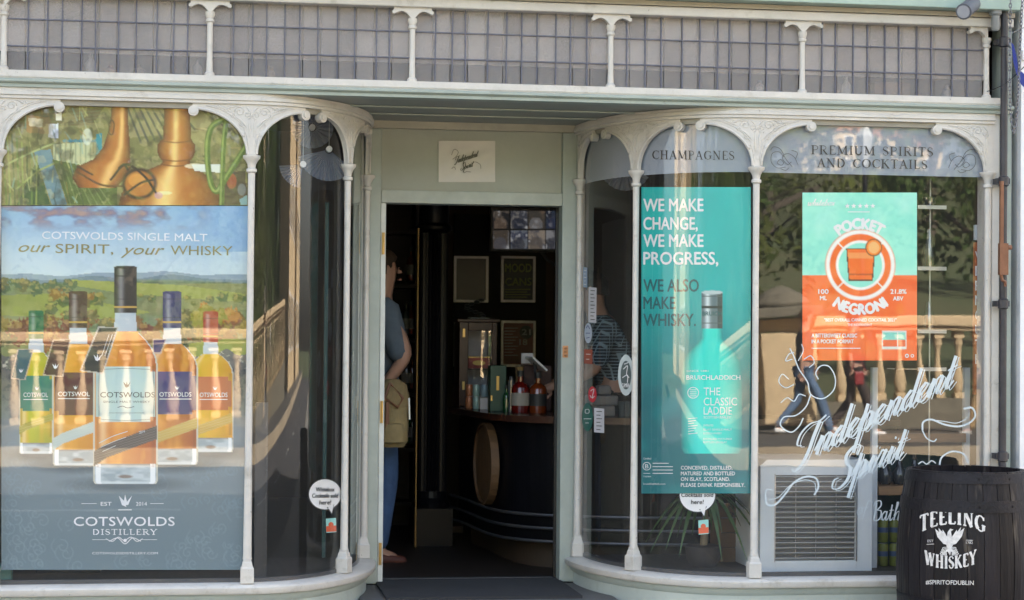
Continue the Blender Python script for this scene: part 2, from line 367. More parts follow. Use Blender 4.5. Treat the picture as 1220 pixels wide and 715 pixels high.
# roman capitals with thick and thin strokes and serifs: (advance, [(weight, points)])
def arc(cx, cy, rx, ry, a0, a1, n=9):
    return [(cx + rx * math.cos(rad(a0 + (a1 - a0) * i / n)), cy + ry * math.sin(rad(a0 + (a1 - a0) * i / n))) for i in range(n + 1)]
ROM = {
 'I': (.36, [('T', [(.18, 0), (.18, 1)]), ('s', (.18, 0, .3)), ('s', (.18, 1, .3))]),
 'P': (.62, [('T', [(.15, 0), (.15, 1)]), ('t', [(.15, 1)] + arc(.3, .74, .27, .25, 90, -90) + [(.15, .49)]), ('s', (.15, 0, .32)), ('s', (.1, 1, .2))]),
 'R': (.72, [('T', [(.15, 0), (.15, 1)]), ('t', [(.15, 1)] + arc(.3, .75, .26, .24, 90, -90) + [(.15, .51)]), ('T', [(.33, .5), (.62, 0)]), ('s', (.15, 0, .3)), ('s', (.66, 0, .16)), ('s', (.1, 1, .2))]),
 'E': (.6, [('T', [(.15, 0), (.15, 1)]), ('t', [(.1, 1), (.52, 1)]), ('t', [(.1, 0), (.55, 0)]), ('t', [(.15, .52), (.42, .52)]), ('t', [(.52, 1), (.52, .84)]), ('t', [(.55, 0), (.56, .17)])]),
 'M': (.95, [('t', [(.14, 0), (.16, 1)]), ('T', [(.16, 1), (.46, .08)]), ('t', [(.46, .05), (.76, 1)]), ('T', [(.78, 1), (.8, 0)]), ('s', (.14, 0, .26)), ('s', (.8, 0, .3)), ('s', (.12, 1, .18)), ('s', (.82, 1, .18))]),
 'U': (.75, [('T', [(.15, 1), (.15, .35)] + arc(.37, .3, .22, .29, 180, 360) + [(.6, .35)]), ('t', [(.6, .3), (.6, 1)]), ('s', (.15, 1, .3)), ('s', (.6, 1, .26))]),
 'S': (.55, [('t', [(.45, .78), (.44, .9)] + arc(.27, .77, .19, .22, 60, 180)), ('T', arc(.27, .77, .19, .22, 180, 240, 4) + [(.38, .45)] + arc(.27, .24, .2, .23, 40, -20, 4)), ('t', arc(.27, .24, .2, .24, -10, -160) + [(.06, .25)])]),
 'T': (.66, [('T', [(.33, 0), (.33, 1)]), ('t', [(.04, 1), (.62, 1)]), ('t', [(.04, 1), (.04, .85)]), ('t', [(.62, 1), (.62, .85)]), ('s', (.33, 0, .3))]),
 'A': (.74, [('t', [(.1, 0), (.37, 1)]), ('T', [(.37, 1), (.64, 0)]), ('t', [(.2, .36), (.53, .36)]), ('s', (.1, 0, .22)), ('s', (.65, 0, .26))]),
 'N': (.82, [('t', [(.14, 0), (.14, 1)]), ('T', [(.14, 1), (.66, 0)]), ('t', [(.66, 0), (.66, 1)]), ('s', (.14, 0, .24)), ('s', (.1, 1, .18)), ('s', (.66, 1, .24))]),
 'D': (.78, [('T', [(.15, 0), (.15, 1)]), ('t', [(.1, 1), (.3, 1)]), ('T', arc(.28, .5, .38, .49, 70, -70)), ('t', [(.3, 0), (.1, 0)]), ('t', arc(.28, .5, .38, .49, 90, 70, 3)), ('t', arc(.28, .5, .38, .49, -70, -90, 3))]),
 'C': (.72, [('T', arc(.42, .5, .33, .49, 125, 235)), ('t', arc(.42, .5, .33, .49, 125, 40)), ('t', arc(.42, .5, .33, .49, 235, 320)), ('t', [(.66, .95), (.66, .75)])]),
 'O': (.8, [('T', arc(.4, .5, .33, .5, 130, 230)), ('t', arc(.4, .5, .33, .5, 130, 50)), ('T', arc(.4, .5, .33, .5, 50, -50)), ('t', arc(.4, .5, .33, .5, 230, 310))]),
 'K': (.75, [('T', [(.15, 0), (.15, 1)]), ('t', [(.15, .42), (.58, 1)]), ('T', [(.3, .6), (.66, 0)]), ('s', (.15, 0, .3)), ('s', (.15, 1, .3)), ('s', (.58, 1, .22)), ('s', (.66, 0, .22))]),
 'L': (.58, [('T', [(.15, 0), (.15, 1)]), ('t', [(.1, 0), (.53, 0)]), ('t', [(.53, 0), (.55, .18)]), ('s', (.15, 1, .3))]),
 'H': (.8, [('T', [(.15, 0), (.15, 1)]), ('T', [(.63, 0), (.63, 1)]), ('t', [(.15, .52), (.63, .52)]), ('s', (.15, 0, .3)), ('s', (.15, 1, .3)), ('s', (.63, 0, .3)), ('s', (.63, 1, .3))]),
 'G': (.8, [('T', arc(.42, .5, .33, .49, 125, 235)), ('t', arc(.42, .5, .33, .49, 125, 40)), ('t', arc(.42, .5, .33, .49, 235, 310)), ('T', [(.66, .1), (.66, .42)]), ('t', [(.66, .95), (.66, .75)]), ('s', (.66, .43, .28))]),
 'W': (1.05, [('T', [(.08, 1), (.3, 0)]), ('t', [(.3, 0), (.52, .95)]), ('T', [(.5, 1), (.72, 0)]), ('t', [(.72, 0), (.93, 1)]), ('s', (.08, 1, .24)), ('s', (.93, 1, .2))]),
 'Y': (.7, [('T', [(.08, 1), (.35, .48)]), ('t', [(.35, .48), (.62, 1)]), ('T', [(.35, .5), (.35, 0)]), ('s', (.08, 1, .24)), ('s', (.62, 1, .22)), ('s', (.35, 0, .3))]),
 ' ': (.45, []),
}
def roman(ink, s, x, y, h, w, thick=.16, thin=.05, warp=None, gap=.12, rot=0.):
    tot = sum(ROM[c][0] + gap for c in s) - gap; k = w / tot; cx = 0
    def put(P): 
        if warp: return warp(np.array([(p[0], p[1]) for p in P]))
        a = rad(rot); return [(x + p[0] * math.cos(a), y - p[1] - p[0] * math.sin(a)) for p in P]
    for c in s:
        adv, st = ROM[c]
        for kind, P in st:
            if kind == 's':
                px, py, L = P; Q = [((cx + px - L / 2) * k, py * h), ((cx + px + L / 2) * k, py * h)]; wd = thin * h * 1.1
            else:
                Q = [((cx + p[0]) * k, p[1] * h) for p in P]; wd = (thick if kind == 'T' else thin) * h
            Q = put(Q); C = np.array(Q, float)
            if len(C) == 2: C = np.array([C[0], (C[0] + C[1]) / 2, C[1]])
            T = np.gradient(C, axis=0); L_ = np.hypot(T[:, 0], T[:, 1]) + 1e-9; N = np.stack([-T[:, 1] / L_, T[:, 0] / L_], -1)
            B = np.empty((2 * len(C), 2)); B[0::2] = C + N * wd / 2; B[1::2] = C - N * wd / 2
            ink.pts(B, [(2 * i, 2 * i + 1, 2 * i + 3, 2 * i + 2) for i in range(len(C) - 1)])
        cx += adv + gap
# brush script, x-height 1
SCR = {
 'I': (1.25, [[(.1, 1.0), (-.25, 1.2), (-.2, 1.75), (.3, 2.05), (.9, 1.95), (1.3, 2.1)], [(.95, 1.95), (.8, 1.2), (.72, .5), (.5, -.1), (.1, -.35), (-.15, -.1)]]),
 'S': (1.2, [[(1.1, 1.5), (1.15, 2.0), (.75, 2.2), (.3, 1.85), (.45, 1.3), (.85, .85), (.85, .2), (.4, -.1), (-.1, .1), (-.15, .55), (.15, .6)]]),
 'B': (1.2, [[(.35, 1.9), (.3, .9), (.2, 0)], [(-.05, 1.5), (.2, 2.0), (.8, 2.1), (.95, 1.6), (.5, 1.1)], [(.5, 1.1), (1.05, 1.0), (1.05, .3), (.6, -.05), (.1, .1)]]),
 'i': (.55, [[(-.1, .3), (.2, 1.0)], [(.22, 1.0), (.18, .25), (.3, 0), (.55, .3)], [(.25, 1.4), (.27, 1.52)]]),
 'n': (1.0, [[(-.1, .3), (.15, 1.0)], [(.17, 1.0), (.15, .5), (.12, 0)], [(.13, .2), (.35, .8), (.6, 1.0)], [(.6, 1.0), (.72, .8), (.62, .2), (.72, 0), (1.0, .3)]]),
 'e': (.75, [[(-.05, .3), (.35, .55), (.55, .85), (.38, 1.02)], [(.38, 1.02), (.1, .7), (.12, .2), (.35, 0)], [(.35, 0), (.55, .05), (.8, .35)]]),
 'd': (.95, [[(.6, .85), (.4, 1.0)], [(.4, 1.0), (.08, .6), (.12, .1), (.3, 0)], [(.3, 0), (.6, .4)], [(.72, 2.0), (.66, 1.0), (.6, .25), (.72, 0), (.98, .3)]]),
 'p': (.95, [[(-.1, .3), (.18, 1.2)], [(.2, 1.5), (.15, .3), (.08, -1.0)], [(.15, .3), (.35, .85), (.55, 1.0)], [(.55, 1.0), (.72, .7), (.66, .2), (.5, 0)], [(.5, 0), (.3, .05)], [(.55, .05), (.98, .3)]]),
 't': (.65, [[(.3, 1.7), (.24, .9), (.2, .2), (.32, 0), (.62, .3)], [(.0, 1.05), (.3, 1.1), (.62, 1.1)], [(-.05, .3), (.25, 1.0)]]),
 'r': (.7, [[(-.1, .3), (.2, 1.1)], [(.2, 1.1), (.4, .95), (.55, .98)], [(.5, .98), (.36, .4), (.42, .02), (.7, .3)]]),
 'b': (.9, [[(.3, 1.9), (.16, .9), (.15, .1), (.4, 0)], [(.4, 0), (.7, .4), (.6, .95), (.3, .9)]]),
 'x': (.8, [[(.1, 1), (.7, 0)], [(.7, 1), (.1, 0)]]),
 'w': (1.2, [[(.1, 1), (.15, .1), (.4, 0)], [(.4, 0), (.6, .9), (.62, .1), (.85, 0)], [(.85, 0), (1.1, 1)]]),
 'o': (.8, [[(.4, 1.0), (.08, .6), (.14, .1), (.35, 0)], [(.35, 0), (.66, .3), (.6, .85), (.4, 1.0)], [(.5, .95), (.85, .85)]]),
 'f': (.6, [[(.75, 1.75), (.6, 2.0), (.4, 1.7), (.25, .5), (.15, -.7)], [(0, .9), (.6, 1.0)]]),
 'a': (.95, [[(.6, .85), (.4, 1.0)], [(.4, 1.0), (.08, .6), (.12, .1), (.3, 0)], [(.3, 0), (.6, .5)], [(.66, 1.0), (.6, .25), (.7, 0), (.95, .3)]]),
 'h': (1.0, [[(.05, .5), (.45, 1.8), (.3, 2.0)], [(.3, 2.0), (.18, .9), (.1, 0)], [(.12, .2), (.35, .8), (.6, 1.0)], [(.6, 1.0), (.72, .8), (.62, .2), (.72, 0), (1.0, .3)]]),
 ' ': (.5, []),
}
def script(ink, s, x, y, h, w, rot=0., slant=.3, thick=.24, thin=.07, dx=0, dy=0):
    tot = sum(SCR[c][0] for c in s); k = w / tot; cx = 0; a = rad(rot)
    for c in s:
        adv, st = SCR[c]
        for P in st:
            Q = []
            for p in P:
                qx = (cx + p[0]) * k + p[1] * h * slant; qy = p[1] * h
                Q.append((x + dx + qx * math.cos(a), y + dy - qy - (cx + p[0]) * k * math.tan(a)))
            ink.ribbon(Q, lambda t: h * (thin + (thick - thin) * max(0, min(1, abs(t[1]) * 1.25 - .25)) * (1 if t[1] > 0 else .35)), n=7)
        cx += adv
# ------------------------------------------------------------------ printed pictures: a fine sheet whose ink is a colour attribute
def vnoise(Xa, Ya, sc, seed=0, oct=3):
    r = np.random.RandomState(seed); out = 0; amp = 1; tot = 0
    for o in range(oct):
        G = r.rand(64, 64); x = Xa / sc; y = Ya / sc; xi = np.floor(x).astype(int); yi = np.floor(y).astype(int)
        fx = x - xi; fy = y - yi; fx = fx * fx * (3 - 2 * fx); fy = fy * fy * (3 - 2 * fy)
        g = lambda i, j: G[j % 64, i % 64]
        out = out + amp * ((g(xi, yi) * (1 - fx) + g(xi + 1, yi) * fx) * (1 - fy) + (g(xi, yi + 1) * (1 - fx) + g(xi + 1, yi + 1) * fx) * fy)
        tot += amp; amp *= .5; sc = sc / 2.03
    return out / tot
class Canvas:
    def __init__(self, x0, y0, x1, y1, step=1.0, base='808080'):
        nx = int(round((x1 - x0) / step)) + 1; ny = int(round((y1 - y0) / step)) + 1
        self.X, self.Y = np.meshgrid(np.linspace(x0, x1, nx), np.linspace(y0, y1, ny)); self.nx, self.ny = nx, ny
        self.c = np.empty((ny, nx, 3)); self.c[:] = lin(base)
    def blend(self, m, col):
        m = np.clip(np.asarray(m, float), 0, 1)[..., None]; col = np.array(lin(col)) if not isinstance(col, np.ndarray) else col
        self.c = self.c * (1 - m) + col * m
    def inside(self, P):
        X_, Y_ = self.X, self.Y; r = np.zeros(X_.shape, bool); n = len(P)
        for i in range(n):
            (x1, y1), (x2, y2) = P[i], P[(i + 1) % n]
            if y1 == y2: continue
            r ^= ((y1 > Y_) != (y2 > Y_)) & (X_ < (x2 - x1) * (Y_ - y1) / (y2 - y1) + x1)
        return r
    def poly(self, P, col, a=1.): self.blend(self.inside(P) * a, col)
    def ell(self, x, y, rx, ry, col, a=1., soft=.15):
        d = np.hypot((self.X - x) / rx, (self.Y - y) / ry); self.blend(np.clip((1 - d) / soft + .5, 0, 1) * a, col)
    def stroke(self, P, w, col, a=1., n=8):
        C = np.array(curve_pts(P, n)) if len(P) > 2 else np.array(P, float); D = np.full(self.X.shape, 1e9)
        for p, q in zip(C[:-1], C[1:]):
            v = q - p; L = v @ v + 1e-9; t = np.clip(((self.X - p[0]) * v[0] + (self.Y - p[1]) * v[1]) / L, 0, 1)
            D = np.minimum(D, np.hypot(self.X - p[0] - t * v[0], self.Y - p[1] - t * v[1]))
        self.blend(np.clip(w / 2 - D + .5, 0, 1) * a, col)
    def sheet(self, name, surf, off=0., parent=None, material=None, mask=None, sat=1.18, gain=1.12, **k):
        P = surf(self.X, self.Y, off).reshape(-1, 3); idx = np.arange(self.nx * self.ny).reshape(self.ny, self.nx)
        q = np.stack([idx[:-1, :-1], idx[1:, :-1], idx[1:, 1:], idx[:-1, 1:]], -1).reshape(-1, 4)
        if mask is not None:
            mk = mask[:-1, :-1] & mask[1:, 1:] & mask[1:, :-1] & mask[:-1, 1:]; q = q[mk.reshape(-1)]
        m = bpy.data.meshes.new(name); m.vertices.add(len(P)); m.vertices.foreach_set('co', P.astype(np.float32).ravel())
        m.loops.add(q.size); m.loops.foreach_set('vertex_index', q.astype(np.int32).ravel())
        m.polygons.add(len(q)); m.polygons.foreach_set('loop_start', np.arange(0, q.size, 4, dtype=np.int32)); m.update(calc_edges=True)
        a = m.color_attributes.new('ink', 'FLOAT_COLOR', 'POINT'); c = np.ones((len(P), 4), np.float32); q_ = np.clip(self.c, 0, 1).reshape(-1, 3) ** 1.12; lm_ = q_ @ np.array([.3, .59, .11]); c[:, :3] = np.clip((lm_[:, None] + (q_ - lm_[:, None]) * sat) * gain, 0, .85); a.data.foreach_set('color', c.ravel())
        m.materials.append(material or print_mat('printed_sheet')); return link(name, m, parent, **k)
# ================================================================== THE SETTING
def slab(name, a, b, m, kind='structure', **k): return MB().box(a, b).build(name, m, kind=kind, **k)
g = MB().quad((-400, -600, -2.5), (400, -600, -2.5), (400, 400, -2.5), (-400, 400, -2.5)).build('ground', mat('meadow_ground', (.07, .09, .035), .95, scale=.2), kind='structure')
slab('pavement', (-40, -3.0, -.2), (40, 0.02, 0), mat('pavement_slabs', (.22, .21, .19), .8, var=.2, scale=1.5, bump=.3, bscale=40))
slab('kerb', (-40, -3.15, -.2), (40, -3.004, .0), STONE2)
slab('road', (-40, -14.2, -.3), (60, -3.154, -.12), ASPH)
slab('kerb_far', (-40, -14.35, -.3), (60, -14.204, .11), STONE2)
slab('footway_far', (-40, -22.2, -.3), (60, -14.354, .11), PAVE)
pm = MB()
for k in range(12): pm.box((-30 + k * 5.2, -8.75, -.118), (-27.6 + k * 5.2, -8.63, -.114))
pm.build('road_marking', mat('road_paint', (.7, .7, .66), .7), kind='structure')

# ================================================================== THE SHOPFRONT
SH = thing('shopfront', 'sage green and cream Victorian shopfront with curved glass bays and a recessed open doorway', 'shopfront')
XL, XR = -2.60, 2.42
MB().box((XL, -.14, 3.005), (XR, .12, 3.42)).build('fascia_board', mat('fascia_green', (.36, .46, .39), .4, var=.1, bump=.1), SH, bevel=.004)
MB().box((XL, -.06, 2.982), (XR, .1, 3.003)).build('cornice', mat('painted_shadow_line_brown', (.42, .37, .30), .5), SH)  # brown colour paints in the shadow line under the fascia
MB().box((XL, -.05, 2.937), (XR, .08, 2.980)).build('head_rail', CREAM, SH, bevel=.006)
MB().box((XL, -.02, 3.42), (XR, 9.0, 9.2)).build('upper_wall', STONE, SH)
MB().box((XL, 0, -.1), (XL + .29, .1, 3.0)).build('pilaster', CREAM, SH)
# window transom rail and moulded green cornice below it
MB().prism([(-.045, 2.572), (-.045, 2.600), (.05, 2.600), (.05, 2.564), (-.04, 2.564)], lambda p: (XL, p[0], p[1]), lambda p: (2.365, p[0], p[1])).build('transom_rail', CREAM, SH)
MB().prism([(-.058, 2.549), (-.058, 2.559), (-.05, 2.563), (.05, 2.563), (.05, 2.526), (-.04, 2.526), (-.04, 2.540), (-.048, 2.543)],
           lambda p: (XL, p[0], p[1]), lambda p: (XR, p[0], p[1])).build('transom_cornice', SAGE, SH)
MB().box((-1.5, .052, 2.528), (1.55, BD + .05, 2.56)).build('soffit', mat('soffit_paint', (.30, .32, .29), .5, var=.1), SH)
MB().box((-1.2, .30, 2.520), (1.2, .33, 2.526)).box((-.9, .60, 2.520), (.85, .62, 2.526)).build('soffit_bead', SAGE, SH)
# frieze of the bays, following the curve
U0 = {-1: -(2.6 - FX), 1: -(2.335 - FX)}
for s in (-1, 1):
    MB().sweep(s, [(-.06, 2.478), (.028, 2.478), (.028, 2.49), (.036, 2.494), (.036, 2.510), (.03, 2.513), (.03, 2.525), (-.06, 2.525)], U0[s], UB[s], 50).build('bay_frieze', CREAM, SH, smooth=True)
    MB().sweep(s, [(-.06, 2.4535), (.008, 2.4535), (.008, 2.4775), (-.06, 2.4775)], U0[s], UB[s], 50).build('bay_lintel', mat('lintel_brown_grey', (.30, .28, .23), .5), SH)
    MB().sweep(s, [(-.10, .285), (.045, .285), (.06, .29), (.066, .30), (.066, .318), (.058, .326), (.0, .334), (-.10, .334)], U0[s], UB[s] + .02, 60).build('window_sill', CREAM, SH, smooth=True)
    MB().sweep(s, [(-.10, .0), (.03, .0), (.03, .10), (.02, .115), (.02, .25), (.035, .265), (.04, .2845), (-.10, .2845)], U0[s], UB[s] + .02, 60).build('stall_riser', SAGE_L, SH, smooth=True)
# colonettes, brackets
def colonette(s, u, zt=2.2, r=.019):
    x, y = map(float, pp(s, u, .008))
    m = MB().lathe([(r * 1.1, .44), (r, .455), (r * .8, 1.2), (r * .78, 1.9), (r * .85, zt - .03)], (x, y, 0), 14, cap=False)
    m.lathe([(r * .85, zt - .03), (r * 1.25, zt - .024), (r * 1.25, zt - .012), (r * .9, zt - .008), (r * 1.05, zt + .01), (r * 1.5, zt + .026), (r * 2.0, zt + .036), (r * 2.05, zt + .048), (r * 1.7, zt + .05)], (x, y, 0), 16)
    return m, (x, y)
E_IN = .02
def bracket_arc(w, e): return 2.25 + .20 * math.sqrt(max(0, 1 - ((w - e) / (w - E_IN)) ** 2)) - (.0 if e < w else 0)
def bracket(mb, rel, s, u0, wl, wr):
    """pierced spandrel plate over a colonette, wl / wr = reach to either side (0: none)"""
    zt = 2.4775; d0, d1 = -.004, .018
    for sg, w in ((-1, wl), (1, wr)):
        if not w: continue
        N = 18; es = [E_IN + (w - E_IN) * (1 - math.cos(math.pi / 2 * k / N)) for k in range(N + 1)]
        n = len(mb.v)
        for e in es:
            zl = bracket_arc(w, e)
            for z, d in ((zl, d1), (zt, d1), (zl, d0), (zt, d0)):
                x, y = pp(s, u0 + sg * e, d); mb.v.append((float(x), float(y), z))
        for i in range(N):
            a, b = n + 4 * i, n + 4 * i + 4
            mb.f += [(a, b, b + 1, a + 1), (a + 2, a + 3, b + 3, b + 2), (a, a + 2, b + 2, b)]
        mb.f.append((n + 4 * N, n + 4 * N + 1, n + 4 * N + 3, n + 4 * N + 2))
        # rim moulding and scroll
        P = []
        for e in es: x, y = pp(s, u0 + sg * e, d1 + .001); P.append((float(x), float(y), bracket_arc(w, e) + .004))
        mb.tube(P, .0065, 6)
        P = []
        for e in es[:-2]: x, y = pp(s, u0 + sg * (e - .018 if e > .05 else e * .7), d1 + .001); P.append((float(x), float(y), min(zt - .004, bracket_arc(w, e) + .022)))
        mb.tube(P, .003, 5)
        for rr, dd, dz in ((.023, d1 + .010, 0), (.013, d1 + .016, 0)):
            c = u0 + sg * (w - .004); poly = [(c + rr * math.cos(2 * math.pi * k / 18), 2.443 + rr * math.sin(2 * math.pi * k / 18)) for k in range(18)]
            def f(p, d): x, y = pp(s, p[0], d); return (float(x), float(y), p[1])
            mb.prism(poly, lambda p: f(p, dd), lambda p: f(p, d0))
        # relief scrollwork
        k_ = w / .26
        for (ce, cz, r_, turn, st) in ((.055, 2.445, .024, 1, 0), (.11, 2.455, .015, -1, 2), (.045, 2.39, .015, -1, 1), (.15, 2.463, .009, 1, 0), (.032, 2.345, .010, 1, 2), (.085, 2.425, .010, 1, 1), (.019, 2.43, .018, -1, 3), (.024, 2.31, .007, -1, 0)):
            P = []
            for k in range(15):
                a = st * 1.57 + turn * k * .62; rr = r_ * (1 - k / 17)
                x, y = pp(s, u0 + sg * (ce * k_ + rr * math.cos(a)), d1); P.append((float(x), float(y), cz + rr * math.sin(a)))
            rel.tube(P, .0036, 5)
        for (e1, z1, e2, z2) in ((.02, 2.30, .05, 2.36), (.02, 2.37, .075, 2.42), (.07, 2.47, .12, 2.44), (.09, 2.44, .18, 2.466), (.01, 2.33, .012, 2.41), (.0, 2.43, .03, 2.465)):
            P = []
            for k in range(6):
                t = k / 5; x, y = pp(s, u0 + sg * k_ * (e1 + (e2 - e1) * t), d1); P.append((float(x), float(y), z1 + (z2 - z1) * t + .008 * math.sin(t * 3.1)))
            rel.tube(P, [.002, .004, .005, .005, .004, .002], 5)
    # stem
    n = len(mb.v)
    for e in (-E_IN, E_IN):
        for z, d in ((2.2505, d1), (zt, d1), (2.2505, d0), (zt, d0)):
            x, y = pp(s, u0 + e, d); mb.v.append((float(x), float(y), z))
    mb.f += [(n, n + 4, n + 5, n + 1), (n + 2, n + 3, n + 7, n + 6), (n, n + 2, n + 6, n + 4), (n, n + 1, n + 3, n + 2), (n + 4, n + 6, n + 7, n + 5)]
for s in (-1, 1):
    ue = -(2.277 - FX) if s < 0 else -(2.31 - FX)
    us = [ue, 0.0, UM[s], UB[s] - .03]
    wf, wm, wb = .265, min(.275, UM[s] * .42), (UB[s] - .03 - UM[s]) * .40
    reach = [(wf if 0 else 0, wf), (wf, wm), (wm, wb), (wb, 0)]
    for u, (a, b) in zip(us, reach):
        m, (cx, cy) = colonette(s, u)
        c = m.build('colonette', CREAM, SH, smooth=True)
        x, y = pp(s, u, .008)
        bx = MB().lathe([(.042, .334), (.042, .40), (.034, .408), (.030, .425), (.026, .43), (.024, .442)], (0, 0, 0), 4)
        ang = math.atan2(float(pp(s, u, 1)[1] - pp(s, u, 0)[1]), float(pp(s, u, 1)[0] - pp(s, u, 0)[0])) + math.pi / 4
        bx.xform(Matrix.Translation((float(x), float(y), 0)) @ Matrix.Rotation(ang, 4, 'Z')).build('plinth', CREAM, c, bevel=.002)
        br, rel = MB(), MB(); bracket(br, rel, s, u, a, b)
        o = br.build('bracket', CREAM, SH); rel.build('scrollwork', CREAM, o, smooth=True)
# right hand end pilaster
MB().box((2.328, -.012, 0), (2.368, .1, 2.56)).box((2.3, -.004, .0), (2.325, .1, 2.48)).build('pilaster', CREAM, SH, bevel=.004)
MB().box((2.371, -.03, 0), (XR, .1, 3.0)).build('pilaster', SAGE, SH, bevel=.004)
# glass of the bays
def pane_strip(s, ua, ub, za, zb, d=-.012, n=40):
    m = MB(); us = np.linspace(ua, ub, n if ub > 0 else 2)
    for i in range(len(us) - 1):
        (xa, ya), (xb, yb) = pp(s, us[i], d), pp(s, us[i + 1], d)
        k = len(m.v); m.v += [(float(xa), float(ya), za), (float(xb), float(yb), za), (float(xb), float(yb), zb), (float(xa), float(ya), zb)]; m.f.append((k, k + 1, k + 2, k + 3))
    bm = bmesh.new(); me = bpy.data.meshes.new('p'); me.from_pydata(m.v, [], m.f); bm.from_mesh(me); bmesh.ops.remove_doubles(bm, verts=bm.verts, dist=1e-5); bm.to_mesh(me); bm.free()
    me.polygons.foreach_set('use_smooth', [True] * len(me.polygons)); return me
def add_me(name, me, m, parent, **k): me.materials.append(m); return link(name, me, parent, **k)
PANES = {}
for s in (-1, 1):
    ue = -(2.277 - FX) if s < 0 else -(2.31 - FX)
    for nm, ua, ub in (('flat', ue, 0), ('mid', 0, UM[s]), ('rear', UM[s], UB[s] - .03)):
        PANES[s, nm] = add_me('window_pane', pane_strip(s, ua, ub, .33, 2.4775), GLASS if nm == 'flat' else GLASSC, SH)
        if s > 0:
            add_me('frosted_film', pane_strip(s, ua, ub, 2.226, 2.4775, -.015), FROST, PANES[s, nm])
# glazing bead at the glass foot
for s in (-1, 1):
    MB().sweep(s, [(-.05, .3342), (-.016, .3342), (-.016, .352), (-.05, .352)], U0[s], UB[s] - .03, 60).build('glazing_bead', CHARCOAL, SH)
# --------------------------------------------------- leaded transom lights
TX = [X(5, 50), X(250, 50), X(491, 50), X(727, 60), X(955, 65), X(1174, 75)]
ZB, ZT = 2.600, 2.937
ROWS = [ZB, 2.712, 2.832, ZT]
def hammered():
    m = bpy.data.materials.new('hammered_glass'); m.use_nodes = True; n = m.node_tree; n.nodes.clear()
    o = n.nodes.new('ShaderNodeOutputMaterial'); tr = n.nodes.new('ShaderNodeBsdfTransparent'); tr.inputs[0].default_value = (.95, .95, .97, 1)
    df = n.nodes.new('ShaderNodeBsdfDiffuse'); df.inputs[0].default_value = (.34, .31, .295, 1)
    gl = n.nodes.new('ShaderNodeBsdfGlossy'); gl.inputs['Roughness'].default_value = .12
    tc = n.nodes.new('ShaderNodeTexCoord'); ob = n.nodes.new('ShaderNodeObjectInfo')
    ad = n.nodes.new('ShaderNodeVectorMath'); ad.operation = 'ADD'; n.links.new(tc.outputs['Object'], ad.inputs[0]); n.links.new(ob.outputs['Location'], ad.inputs[1])
    no = n.nodes.new('ShaderNodeTexVoronoi'); no.inputs['Scale'].default_value = 110; no.feature = 'SMOOTH_F1'
    nz = n.nodes.new('ShaderNodeTexNoise'); nz.inputs['Scale'].default_value = 90; nz.inputs['Detail'].default_value = 3
    n.links.new(ad.outputs[0], no.inputs['Vector']); n.links.new(ad.outputs[0], nz.inputs['Vector'])
    mu = n.nodes.new('ShaderNodeMath'); mu.operation = 'ADD'; n.links.new(no.outputs[0], mu.inputs[0]); n.links.new(nz.outputs[0], mu.inputs[1])
    bp = n.nodes.new('ShaderNodeBump'); bp.inputs['Strength'].default_value = 1; bp.inputs['Distance'].default_value = .005
    n.links.new(mu.outputs[0], bp.inputs['Height']); n.links.new(bp.outputs[0], gl.inputs['Normal']); n.links.new(bp.outputs[0], df.inputs['Normal'])
    nc = n.nodes.new('ShaderNodeTexNoise'); nc.inputs['Scale'].default_value = 130; nc.inputs['Detail'].default_value = 4; nc.inputs['Roughness'].default_value = .8; n.links.new(ad.outputs[0], nc.inputs['Vector'])
    mr = n.nodes.new('ShaderNodeMapRange'); mr.inputs['From Min'].default_value = .35; mr.inputs['From Max'].default_value = .65; mr.inputs['To Min'].default_value = .88; mr.inputs['To Max'].default_value = 1.10; n.links.new(nc.outputs[0], mr.inputs['Value'])
    rv = n.nodes.new('ShaderNodeMapRange'); rv.inputs['To Min'].default_value = .93; rv.inputs['To Max'].default_value = 1.06; n.links.new(ob.outputs['Random'], rv.inputs['Value'])
    mm = n.nodes.new('ShaderNodeMath'); mm.operation = 'MULTIPLY'; n.links.new(mr.outputs[0], mm.inputs[0]); n.links.new(rv.outputs[0], mm.inputs[1])
    vs_ = n.nodes.new('ShaderNodeVectorMath'); vs_.operation = 'SCALE'; vs_.inputs[0].default_value = (.56, .52, .50); n.links.new(mm.outputs[0], vs_.inputs['Scale']); n.links.new(vs_.outputs[0], df.inputs[0])
    v2 = n.nodes.new('ShaderNodeVectorMath'); v2.operation = 'SCALE'; v2.inputs[0].default_value = (.93, .92, .93); n.links.new(mm.outputs[0], v2.inputs['Scale']); mn = n.nodes.new('ShaderNodeVectorMath'); mn.operation = 'MINIMUM'; mn.inputs[1].default_value = (1, 1, 1); n.links.new(v2.outputs[0], mn.inputs[0]); n.links.new(mn.outputs[0], tr.inputs[0])
    m1 = n.nodes.new('ShaderNodeMixShader'); m1.inputs[0].default_value = .27; n.links.new(tr.outputs[0], m1.inputs[1]); n.links.new(df.outputs[0], m1.inputs[2])
    fr = n.nodes.new('ShaderNodeFresnel'); fr.inputs[0].default_value = 1.45
    m2 = n.nodes.new('ShaderNodeMixShader'); n.links.new(fr.outputs[0], m2.inputs[0]); n.links.new(m1.outputs[0], m2.inputs[1]); n.links.new(gl.outputs[0], m2.inputs[2])
    n.links.new(m2.outputs[0], o.inputs[0]); return m
HAM = hammered()
NC = 11
